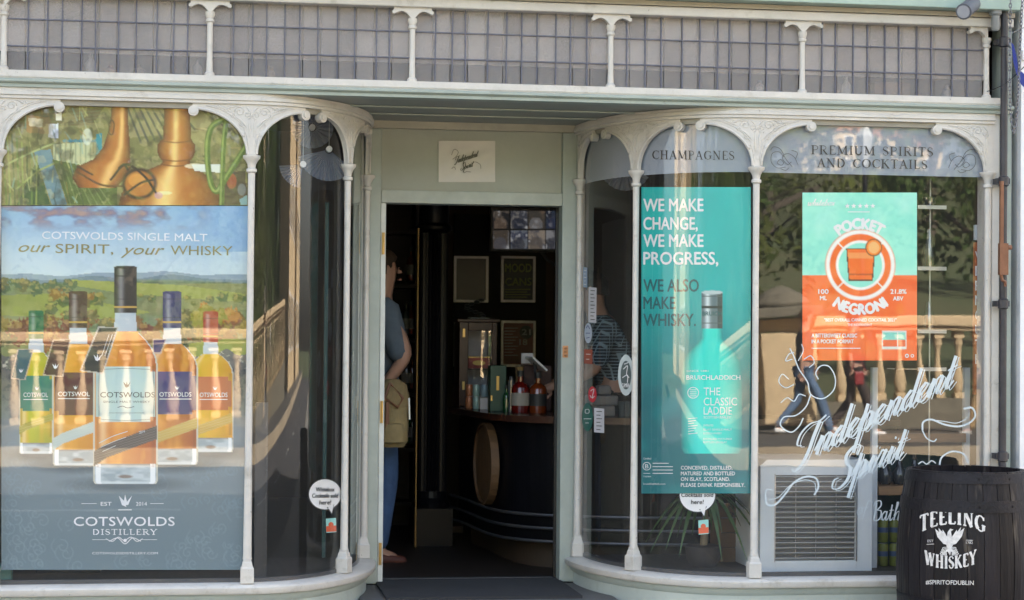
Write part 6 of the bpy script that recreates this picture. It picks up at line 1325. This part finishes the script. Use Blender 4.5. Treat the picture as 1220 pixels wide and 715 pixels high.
fan(392, 178, .42, .15, 195, 320, 30, 'large white pleated paper fan hanging in the left curved bay'); fan(361, 196, .30, .11, 185, 262, 16, 'smaller white pleated paper fan hanging nearer the left colonette'); fan(745, 195, 1.0, .14, 190, 330, 22, 'white pleated paper fan hanging behind the narrow right pane')
fan(372, 152, .5, .10, 0, 360, 40, 'round white paper rosette hanging high in the left bay')
TEAL = mat('dark_teal_cloth', (.008, .05, .048), .6)
MB().box((X(386, 400, .8), .8, .35), (X(390.5, 400, .8), .82, 2.1)).build('teal_banner', TEAL, label='narrow dark teal banner standing inside the left curved bay', cat='banner')
MB().box((X(-5, 690, .12), .12, .319), (X(13, 690, .12), .2, .41)).build('teal_box', mat('teal_box_card', (.12, .32, .32), .6), label='teal box below the whisky poster at the far left', cat='box')
MB().box((X(42, 690, .5), .5, .319), (X(120, 690, .5), .8, .7)).build('black_case', CHARCOAL, label='black case on the window bed behind the big poster', cat='case', bevel=.01)
ra = thing('ribbed_panel', 'dark ribbed metal panel standing behind the left colonette', 'panel', (X(312, 640, .3), .3, .319))
MB().box((X(303, 640, .3), .32, .319), (X(318, 640, .3), .36, Z(310, 480, .3))).build('panel', CHARCOAL, ra)
for k in range(12): MB().box((X(316, 640, .3), .305, .34 + .055 * k), (X(318, 640, .3), .3195, .375 + .055 * k)).build('rib', CHARCOAL, ra)
# ================================================================== PEOPLE
def skin(name, V, E_, R, m_, parent=None, sub=1, root=0):
    me = bpy.data.meshes.new(name); me.from_pydata([tuple(v) for v in V], E_, []); o = bpy.data.objects.new(name, me); COL.objects.link(o)
    sk = o.modifiers.new('s', 'SKIN'); sk.use_smooth_shade = True
    for i, r in enumerate(R):
        me.skin_vertices[0].data[i].radius = (r, r) if not hasattr(r, '__len__') else r
        me.skin_vertices[0].data[i].use_root = i == root
    if sub: ss = o.modifiers.new('u', 'SUBSURF'); ss.levels = sub; ss.render_levels = sub
    dg = bpy.context.evaluated_depsgraph_get(); nm = bpy.data.meshes.new_from_object(o.evaluated_get(dg)); bpy.data.objects.remove(o); bpy.data.meshes.remove(me)
    nm.name = name; nm.materials.clear(); nm.materials.append(m_); return link(name, nm, parent)
SKINM = mat('skin_tone', (.42, .24, .17), .55, var=.05)
def person(label, loc, rotz, J, cols, sleeve=.55, hair=(.03, .018, .01), shoe=(.7, .7, .68), plaid=False, name_i=[0]):
    """J: joints overriding the standing pose, local frame: +Y is the way the person faces"""
    name_i[0] += 1; i_ = name_i[0]
    B = dict(pel=(0, 0, .95), spi=(0, 0, 1.12), che=(0, .01, 1.32), nec=(0, .0, 1.47), hb=(0, .015, 1.56), hm=(0, .03, 1.64), ht=(0, .01, 1.72), nose=(0, .125, 1.615), chin=(0, .085, 1.555),
             sl=(-.17, 0, 1.42), el=(-.22, -.02, 1.15), wl=(-.22, .08, .91), sr=(.17, 0, 1.42), er=(.22, -.02, 1.15), wr=(.22, .08, .91),
             hl=(-.09, 0, .90), kl=(-.10, .03, .50), al=(-.10, -.02, .09), hr=(.09, 0, .90), kr=(.10, .03, .50), ar=(.10, -.02, .09))
    B.update(J); v = {k: Vector(p) for k, p in B.items()}
    t = thing('person', label, 'person', loc, local=True); t.rotation_euler.z = rotz
    V = []; R = []; E_ = []; ix = {}
    def add(k, p, r, fr=None):
        ix[k] = len(V); V.append(tuple(p)); R.append(r)
        if fr is not None: E_.append((ix[fr], ix[k]))
    add('pel', v['pel'], (.14, .10)); add('spi', v['spi'], (.125, .095), 'pel'); add('che', v['che'], (.145, .11), 'spi'); add('nec', v['nec'], .055, 'che'); add('hb', v['hb'], (.065, .075), 'nec'); add('hm', v['hm'], (.076, .092), 'hb'); add('ht', v['ht'], (.055, .07), 'hm')
    for s in 'lr':
        add('s' + s, v['s' + s], .058, 'che'); add('e' + s, v['e' + s], .042, 's' + s); add('w' + s, v['w' + s], .028, 'e' + s)
        d = (v['w' + s] - v['e' + s]).normalized(); sd_ = d.cross(Vector((1, 0, 0))); sd_ = sd_.normalized() if sd_.length > .1 else Vector((0, 1, 0)); pz = d.cross(sd_).normalized()
        palm = v['w' + s] + d * .06; add('p' + s, palm, (.034, .016), 'w' + s)
        for q in range(4):
            o_ = sd_ * (.026 - .0175 * q); L = (.07, .08, .075, .058)[q]
            add('f%s%d' % (s, q), palm + d * .035 + o_, .0095, 'p' + s); add('g%s%d' % (s, q), palm + d * (.035 + L * .55) + o_ + pz * .012, .0085, 'f%s%d' % (s, q)); add('t%s%d' % (s, q), palm + d * (.035 + L * .8) + o_ + pz * .034, .0075, 'g%s%d' % (s, q))
        add('th' + s, palm + sd_ * .042 - d * .01, .011, 'p' + s); add('tt' + s, palm + sd_ * .055 + d * .03 + pz * .012, .009, 'th' + s)
        add('h' + s, v['h' + s], .085, 'pel'); add('k' + s, v['k' + s], .055, 'h' + s); add('a' + s, v['a' + s], .036, 'k' + s); add('o' + s, v['a' + s] + Vector((0, .12, -.05)), .03, 'a' + s)
    body = skin('body', V, E_, R, mat('skin_%d' % i_, (.42, .24, .17), .5, var=.05), t)
    H = v['hm']
    # face
    nz = MB().lathe([(.014, 0), (.010, .018), (.004, .034)], n=8); nz.xform(Matrix.Translation(H + Vector((0, .088, -.018))) @ Matrix.Rotation(rad(12), 4, 'X')).build('nose', SKINM, body, smooth=True)
    for sx in (-1, 1):
        MB().lathe([(.001, -.009), (.009, 0), (.001, .009)], n=8).xform(Matrix.Translation(H + Vector((sx * .03, .083, .006)))).build('eye', mat('eye_dark', (.04, .03, .025), .2), body, smooth=True)
        MB().lathe([(.002, -.03), (.016, -.012), (.02, .01), (.006, .028)], n=8, sx=.4).xform(Matrix.Translation(H + Vector((sx * .078, -.004, -.005)))).build('ear', SKINM, body, smooth=True)
    MB().box((-.024, .078, -.058), (.024, .092, -.05)).xform(Matrix.Translation(H)).build('mouth', mat('lip', (.3, .11, .09), .5), body)
    # hair: cap over crown and back
    hv = []; hm = MB(); n1, n2 = 9, 16
    for a in range(n1):
        th = a / (n1 - 1) * 1.95
        for b in range(n2):
            ph = 2 * math.pi * b / n2; rr_ = 1.0 + .03 * math.sin(5 * ph + a); q = Vector((.088 * math.sin(th) * math.cos(ph) * rr_, .104 * math.sin(th) * math.sin(ph) * rr_, .103 * math.cos(th) * rr_))
            if math.sin(ph) > .25 and th > 1.05: q = q * .72
            hm.v.append(tuple(H + Vector((0, -.012, .012)) + q))
    for a in range(n1 - 1):
        for b in range(n2): hm.f.append((a * n2 + b, a * n2 + (b + 1) % n2, (a + 1) * n2 + (b + 1) % n2, (a + 1) * n2 + b))
    hm.build('hair', mat('hair_%d' % i_, hair, .8, var=.3, bump=.5, scale=30), t, smooth=True)
    # clothes
    mm = mat('shirt_%d' % i_, cols[0], .85, var=.15, bump=.3, bscale=30)
    if plaid:
        mm = bpy.data.materials.new('checked_cloth'); mm.use_nodes = True; nn = mm.node_tree; tc = nn.nodes.new('ShaderNodeTexCoord'); bk = nn.nodes['Principled BSDF']; bk.inputs['Roughness'].default_value = .85
        cur = None
        for ax in ('X', 'Z'):
            wv = nn.nodes.new('ShaderNodeTexWave'); wv.bands_direction = ax; wv.inputs['Scale'].default_value = 17; nn.links.new(tc.outputs['Object'], wv.inputs['Vector'])
            cr = nn.nodes.new('ShaderNodeValToRGB'); cr.color_ramp.elements[0].position = .8; cr.color_ramp.elements[1].position = .9; cr.color_ramp.elements[0].color = (*cols[0], 1); cr.color_ramp.elements[1].color = (.25, .35, .42, 1); nn.links.new(wv.outputs[0], cr.inputs[0])
            if cur is None: cur = cr
            else: mx = nn.nodes.new('ShaderNodeMixRGB'); mx.blend_type = 'LIGHTEN'; mx.inputs[0].default_value = 1; nn.links.new(cur.outputs[0], mx.inputs[1]); nn.links.new(cr.outputs[0], mx.inputs[2]); nn.links.new(mx.outputs[0], bk.inputs['Base Color'])
    P = [v['pel'] + Vector((0, 0, -.02)), v['spi'], v['che'], v['nec'] - Vector((0, 0, .035))]; E2 = [(0, 1), (1, 2), (2, 3)]; R2 = [(.17, .14), (.155, .13), (.17, .14), .07]
    for s in 'lr':
        n = len(P); P += [v['s' + s], v['e' + s] * 1.0 + (v['w' + s] - v['e' + s]) * (sleeve - .5)]; E2 += [(2, n), (n, n + 1)]; R2 += [.08, .064]
    skin('shirt', P, E2, R2, mm, t)
    P = [v['pel'], v['hl'], v['kl'], v['al'] + Vector((0, 0, .0)), v['hr'], v['kr'], v['ar']]; skin('trousers', P, [(0, 1), (1, 2), (2, 3), (0, 4), (4, 5), (5, 6)], [(.12, .09), .088, .075, .058, .088, .075, .058], mat('trousers_%d' % i_, cols[1], .85, var=.2, bump=.3, bscale=40), t)
    for s in 'lr':
        a_ = v['a' + s]; skin('shoe', [a_ + Vector((0, -.03, -.03)), a_ + Vector((0, .06, -.045)), a_ + Vector((0, .17, -.055))], [(0, 1), (1, 2)], [(.042, .045), (.043, .038), (.036, .026)], mat('shoe_%d' % i_, shoe, .6), t)
    return t
def walk(s=1, a=.30):   # mid stride, both feet near the ground
    return dict(kl=(-.10, a * .62, .50), al=(-.10, a, .09), kr=(.10, -.02, .49), ar=(.10, -a * 1.05, .14), el=(-.24, -.12, 1.16), wl=(-.24, -.10, .92), er=(.24, .08, 1.16), wr=(.24, .2, .97))
# customer just inside the door, seen in profile facing right
Yp = 1.95; pcx = X(450, 500, Yp)
cu = person('customer in a grey blue shirt and jeans with a khaki satchel, half behind the jamb', (pcx, Yp, FLO - .03), rad(-80), dict(er=(.23, .10, 1.17), wr=(.16, -.02, .98), el=(-.22, .0, 1.15), wl=(-.2, .02, .92)), ((.10, .13, .165), (.05, .10, .22)), sleeve=.72, hair=(.05, .03, .02), shoe=(.10, .03, .02))
bg_ = thing('khaki_satchel', 'khaki canvas satchel with tan straps slung behind the customer in the doorway', 'bag', (X(470, 490, 1.62), 1.62, 1.05))
KH = mat('khaki_canvas', (.30, .23, .11), .85, var=.2, bump=.4, bscale=60); TAN = mat('tan_leather', (.22, .09, .04), .5)
sx0, sx1, sz0, sz1 = X(452, 500, 1.62), X(484.5, 500, 1.62), Z(470, 533, 1.62), Z(470, 452, 1.62)
mx_ = (sx0 + sx1) / 2
MB().lathe([(.3, sz0 + .012), (.72, sz0), (.96, sz0 + .03), (1.0, sz0 + .12), (.97, sz1 - .12), (.8, sz1 - .04), (.45, sz1 - .01)], (0, 0, 0), 20, sx=.088, sy=.07).xform(Matrix.Translation((mx_, 1.66, 0))).build('pouch', KH, bg_, smooth=True)
MB().lathe([(1.04, sz1 - .15), (1.05, sz1 - .10), (.86, sz1 - .03), (.4, sz1)], (0, 0, 0), 20, sx=.088, sy=.07).xform(Matrix.Translation((mx_, 1.655, 0))).build('flap', mat('khaki_flap', (.26, .19, .09), .85, var=.2, bump=.4, bscale=60), bg_, smooth=True)
MB().tube([((sx0 + sx1) / 2 - .02, 1.60, sz1 - .02), ((sx0 + sx1) / 2 + .05, 1.585, sz1 - .10), ((sx0 + sx1) / 2 + .02, 1.575, sz1 - .15), ((sx0 + sx1) / 2 - .05, 1.58, sz1 - .10), ((sx0 + sx1) / 2 - .02, 1.60, sz1 - .02)], .008, 6).build('handle', TAN, bg_)
MB().box(((sx0 + sx1) / 2 - .045, 1.572, sz0 + .1), ((sx0 + sx1) / 2 - .025, 1.582, sz1 - .12)).build('strap', TAN, bg_, bevel=.003)
MB().lathe([(.5, sz0 + .02), (.95, sz0 + .03), (1, sz0 + .09), (.9, sz0 + .125), (.5, sz0 + .13)], (0, 0, 0), 16, sx=.06, sy=.025).xform(Matrix.Translation((mx_, 1.588, 0))).build('front_pocket', KH, bg_, smooth=True)
MB().tube([((sx0 + sx1) / 2 + .085, 1.62, sz1 - .1), ((sx0 + sx1) / 2 + .088, 1.61, sz0 + .15)], .006, 6).build('keyring_clip', STEEL, bg_)
# barman behind the counter, seen through the narrow right pane, facing left
person('barman in a dark checked short sleeved shirt leaning over the counter behind the narrow pane', (X(733, 400, 2.35), 2.35, FLO - .03), rad(80), dict(che=(0, .06, 1.26), nec=(0, .10, 1.40), hb=(0, .13, 1.47), hm=(0, .15, 1.55), ht=(0, .14, 1.63), sl=(-.17, .07, 1.34), sr=(.17, .07, 1.34), el=(-.22, .12, 1.08), wl=(-.18, .34, 1.0), er=(.22, .14, 1.08), wr=(.14, .38, .99)), ((.018, .028, .045), (.03, .03, .035)), sleeve=.45, plaid=True, hair=(.03, .02, .015))
# ================================================================== ACROSS THE STREET (seen in the window glass)
FZ = .18
MB().box((-40, -20.4, .0), (60, -14.36, FZ)).build('footway_far', PAVE, kind='structure') if 0 else None
def V_(px, Yv): return X(px, 400, Yv)
person('passer-by striding in blue jeans and white trainers on the far footway', (V_(958, 17.2), -17.2, .08), rad(-90), walk(a=.36), ((.05, .05, .055), (.10, .16, .26)), shoe=(.8, .8, .78), hair=(.10, .06, .03))
person('passer-by in dark trousers with a red bag behind the one in blue jeans', (V_(1018, 17.6), -17.6, .08), rad(-90), walk(a=.30), ((.03, .03, .035), (.05, .035, .03)), shoe=(.75, .72, .7), hair=(.02, .015, .01))
person('passer-by in tan trousers and a pale top at the end of the balustrade', (V_(1176, 17), -17.0, .08), rad(90), walk(a=.22), ((.6, .58, .54), (.36, .24, .12)), shoe=(.3, .28, .25), hair=(.12, .08, .04))
rb_ = thing('red_bag', 'red shoulder bag carried beside the dark trousers', 'bag', (V_(1024, 17.3), -17.25, .8)); MB().box((V_(1024, 17.3) - .07, -17.32, .78), (V_(1024, 17.3) + .07, -17.22, .98)).build('pouch', mat('red_leather', (.25, .02, .02), .5), rb_, bevel=.02); MB().tube([(V_(1024, 17.3) - .1, -17.27, 1.0), (V_(1024, 17.3), -17.27, 1.25), (V_(1024, 17.3) + .1, -17.27, 1.0)], .01, 6).build('strap', mat('red_leather', (.25, .02, .02), .5), rb_)
# balustrade of separate balusters
bl = thing('stone_balustrade', 'long honey coloured stone balustrade with turned balusters across the street', 'balustrade', (0, -19.2, .3), local=True)
bl.rotation_euler.y = -.028
HST = mat('ochre_bath_stone', (.58, .43, .25), .85, var=.2, scale=6, bump=.3, bscale=30)  # even ochre colour of the stone itself
MB().box((-8.0, -.24, -.9), (24, .24, -.04)).build('plinth_course', mat('darkened_stone', (.16, .14, .10), .9, var=.3, bump=.4), bl); MB().box((-8.0, -.2, 1.10), (24, .2, 1.24)).box((-8.0, -.15, 1.04), (24, .15, 1.0999)).build('hand_rail', HST, bl, bevel=.02)  # plinth colour darkened to mute its bright reflection in the windows
bal = MB().box((-.085, -.085, .262), (.085, .085, .33)).lathe([(.06, .33), (.085, .37), (.1, .45), (.085, .55), (.05, .68), (.042, .80), (.05, .86), (.075, .89), (.06, .92), (.075, .96)], n=12).box((-.08, -.08, .96), (.08, .08, 1.038)).mesh('baluster'); bal.transform(Matrix.Translation((0, 0, 1.04)) @ Matrix.Diagonal((.88, .88, 1.385, 1)) @ Matrix.Translation((0, 0, -1.04))); bal.polygons.foreach_set('use_smooth', [True] * len(bal.polygons)); bal.set_sharp_from_angle(angle=rad(40)); bal.materials.append(HST)
x = -7.8
while x < 23.9:
    if abs(x - (V_(933, 19.2))) > .62: o = link('baluster', bal, bl); o.location = (x, 0, 0)
    x += .31
px_ = V_(933, 19.2); MB().box((px_ - .42, -.42, -.3), (px_ + .42, .42, 1.02)).build('pier', HST, bl, bevel=.02); MB().box((px_ - .5, -.5, 1.25), (px_ + .5, .5, 1.40)).lathe([(.4, 1.4), (.42, 1.46), (.3, 1.6), (.12, 1.68), (.05, 1.7)], (px_, 0, 0), 16).build('pier_cap', mat('darkened_stone', (.16, .14, .10), .9, var=.3, bump=.4), bl, bevel=.02)
# low ground, river bank and wooded hill beyond
nx_, ny_ = 50, 26; hb_ = MB()
for j in range(ny_):
    for i in range(nx_):
        x = -150 + 320 * i / (nx_ - 1); y = -22 - 330 * (j / (ny_ - 1)) ** 1.3; d = -y - 22
        z = -2.0 + 26 / (1 + math.exp(-(d - 130) / 32)) + 1.6 * math.sin(x * .045 + d * .02) * min(1, d / 60)
        hb_.v.append((x, y, z))
for j in range(ny_ - 1):
    for i in range(nx_ - 1): a = j * nx_ + i; hb_.f.append((a, a + 1, a + nx_ + 1, a + nx_))
hb_.build('hill', mat('hillside_grass', (.06, .085, .03), .95, var=.5, scale=.08, col2=(.09, .085, .035)), kind='structure', smooth=True)
def hz(x, y): d = -y - 22; return -2.0 + 26 / (1 + math.exp(-(d - 130) / 32)) + 1.6 * math.sin(x * .045 + d * .02) * min(1, max(0, d) / 60)
def leafmat(n_, c): 
    m_ = mat(n_, c, .7, var=.4, scale=1.2, spec=.2); N = m_.node_tree
    if not N.nodes.get('thin'):
        b = N.nodes['Principled BSDF']; src = b.inputs['Base Color'].links[0].from_socket; tl = N.nodes.new('ShaderNodeBsdfTranslucent'); tl.name = 'thin'; N.links.new(src, tl.inputs[0]); mx = N.nodes.new('ShaderNodeMixShader'); mx.inputs[0].default_value = .4
        N.links.new(b.outputs[0], mx.inputs[1]); N.links.new(tl.outputs[0], mx.inputs[2]); N.links.new(mx.outputs[0], N.nodes['Material Output'].inputs[0])
    return m_
def make_tree(seed, h, r, c, label):
    rr = random.Random(seed); t = thing('broadleaf_tree', label, 'tree', (0, 0, 0), 'trees beyond the balustrade', local=True)
    m_ = MB().tube([(0, 0, 0), (.05, 0, h * .25), (-.05, .05, h * .5), (0, 0, h * .75)], [.3, .22, .15, .06], 8)
    for k in range(7): a = k * 2.4; z0 = h * (.25 + .07 * k); m_.tube([(0, 0, z0), (r * .4 * math.cos(a), r * .4 * math.sin(a), z0 + h * .1), (r * .75 * math.cos(a), r * .75 * math.sin(a), z0 + h * .17)], [.1, .06, .02], 5)
    m_.build('trunk', mat('tree_bark', (.09, .07, .05), .9), t)
    cm = MB(); cl = []
    for k in range(34):
        a = rr.uniform(0, 6.28); zz = rr.uniform(.26, .98); rad_ = r * math.sqrt(max(.05, 1 - ((zz - .58) / .44) ** 2)) * rr.uniform(.35, .95)
        cl.append((rad_ * math.cos(a), rad_ * math.sin(a), h * zz, rr.uniform(.5, 1.1) * r * .36))
    for cx_, cy_, cz_, cr_ in cl:
        for q in range(150):
            d = Vector((rr.gauss(0, 1), rr.gauss(0, 1), rr.gauss(0, .8))).normalized() * cr_ * rr.uniform(.55, 1.05); p = Vector((cx_, cy_, cz_)) + d
            u = Vector((rr.gauss(0, 1), rr.gauss(0, 1), rr.gauss(0, 1))).normalized(); w2 = u.cross(d.normalized() + Vector((.01, .02, .03))).normalized(); s_ = rr.uniform(.07, .15)
            n = len(cm.v); cm.v += [tuple(p - u * s_), tuple(p + w2 * s_ * .6), tuple(p + u * s_), tuple(p - w2 * s_ * .6)]; cm.f.append((n, n + 1, n + 2, n + 3))
    me = bpy.data.meshes.new('crown'); me.from_pydata(cm.v, [], cm.f); me.materials.append(leafmat('foliage_%d' % seed, c)); link('crown', me, t); return t
P0 = make_tree(1, 9, 3.6, (.11, .15, .03), 'x'); P1 = make_tree(2, 11, 3.4, (.08, .13, .03), 'x'); P2 = make_tree(3, 8, 3.8, (.12, .14, .03), 'x')
rr = random.Random(11); first = {0: True, 1: True, 2: True}; kinds = ['round mid green tree', 'tall dark green tree', 'spreading yellowish green tree']
def put(k, x, y, sc, lab):
    P = (P0, P1, P2)[k]
    if first[k]: first[k] = False; t = P
    else: t = clone(P)
    t.location = (x, y, hz(x, y) - .2); t.rotation_euler.z = rr.uniform(0, 6.28); t.scale = (sc, sc, sc * rr.uniform(.9, 1.1)); t['label'] = lab
n_ = 0
ordn = ['first', 'second', 'third', 'fourth', 'fifth', 'sixth', 'seventh', 'eighth', 'ninth', 'tenth', 'eleventh', 'twelfth', 'thirteenth', 'fourteenth', 'fifteenth', 'sixteenth', 'seventeenth', 'eighteenth']
for row, (yy, n, x0, x1, s0) in enumerate(((-33, 17, -52, 62, 1.0), (-52, 14, -48, 66, 1.35), (-85, 15, -60, 95, 1.5), (-120, 16, -70, 120, 1.6), (-160, 17, -80, 150, 1.7))):
    for i in range(n):
        x = x0 + (x1 - x0) * i / (n - 1) + rr.uniform(-2, 2); y = yy + rr.uniform(-5, 5); sc = s0 * rr.uniform(.85, 1.15)
        if row == 0 and V_(985, 34) < x < V_(1085, 34): sc *= .62
        if row > 0 and V_(968, -y) < x < V_(1092, -y): sc *= (0, .5, .38, .3, .3)[row]
        k = rr.choice((0, 1, 1, 2)); put(k, x, y, sc, '%s, %s from the left in the %s row beyond the balustrade' % (kinds[k], ordn[i], ['nearest', 'second', 'third', 'fourth', 'farthest'][row]))
# houses on the hill
TER = mat('terracotta_roof', (.36, .15, .08), .8, var=.3)
def house(x, y, w_, d_, h_, col, label, nw=3, loc_z=None, roof=TER, flat_=False):
    z = hz(x, y) - .5 if loc_z is None else loc_z; t = thing('house', label, 'house', (x, y, z))
    MB().box((x - w_ / 2, y - d_ / 2, z), (x + w_ / 2, y + d_ / 2, z + h_)).build('wall', col, t)
    rf = MB().prism([(x - w_ / 2 - .3, z + h_), (x + w_ / 2 + .3, z + h_), (x + w_ / 2 - .2, z + h_ + w_ * .22), (x - w_ / 2 + .2, z + h_ + w_ * .22)], lambda p: (p[0], y - d_ / 2 - .3, p[1]), lambda p: (p[0], y + d_ / 2 + .3, p[1])).build('roof', roof, t)
    MB().box((x - w_ * .3, y - .4, z + h_ + .5), (x - w_ * .3 + .8, y + .4, z + h_ + w_ * .22 + 1.2)).build('chimney', col, rf)
    for r_ in range(int(h_ // 2.9)):
        for k in range(nw):
            cx_ = x - w_ / 2 + w_ * (k + .5) / nw; cz_ = z + 1.0 + 2.9 * r_; f = MB().box((cx_ - .6, y + d_ / 2 + .003, cz_), (cx_ + .6, y + d_ / 2 + .06, cz_ + 1.5)).build('window', WHITEINK, t); MB().box((cx_ - .5, y + d_ / 2 + .061, cz_ + .1), (cx_ + .5, y + d_ / 2 + .07, cz_ + 1.4)).build('pane', mat('dark_pane', (.02, .025, .03), .08, spec=.8), f)
    return t
for px, Yv, w_, h_, lab in ((975, 250, 8, 6, 'leftmost pale stone hillside house with a terracotta roof'), (1008, 262, 11, 7, 'broad stone hillside house between two smaller ones'), (1042, 255, 9, 6.4, 'stone hillside house with one chimney, third along the slope'), (1072, 266, 10, 7, 'rightmost terracotta roofed house on the slope')):
    house(V_(px, Yv), -Yv, w_, 7, h_, HST, lab)
for x, y, w_, d_, h_, lab, nw in ((35, -25, 12, 12, 11.5, 'tall honey stone terrace house across the street, far right end', 5), (49, -24, 12, 12, 13, 'second honey stone terrace house across the street, beyond the first', 4), (-52, -30, 13, 12, 11.5, 'tall honey stone terrace house across the street, far left end', 5), (-68, -28, 12, 12, 13, 'second honey stone terrace house on the left, beyond the nearer one', 4)):
    house(x, y, w_, d_, h_, HST, lab, nw, loc_z=0, roof=mat('slate_roof', (.1, .1, .12), .6))
# street lamp by the balustrade
lp = thing('street_lamp', 'black cast iron street lamp standing behind the balustrade', 'street lamp', (V_(1032, 20.5), -20.6, 0)); lx = V_(1032, 20.5)
MB().lathe([(.12, 0), (.12, .3), (.06, .5), (.045, 2.5), (.035, 4.2)], (lx, -20.6, 0), 10).build('post', BLACK, lp, smooth=True); MB().lathe([(.06, 4.2), (.16, 4.6), (.17, 4.65), (.04, 4.85), (.02, 5.0)], (lx, -20.6, 0), 6).build('lantern', mat('lantern_glass', (.5, .5, .48), .2), lp)
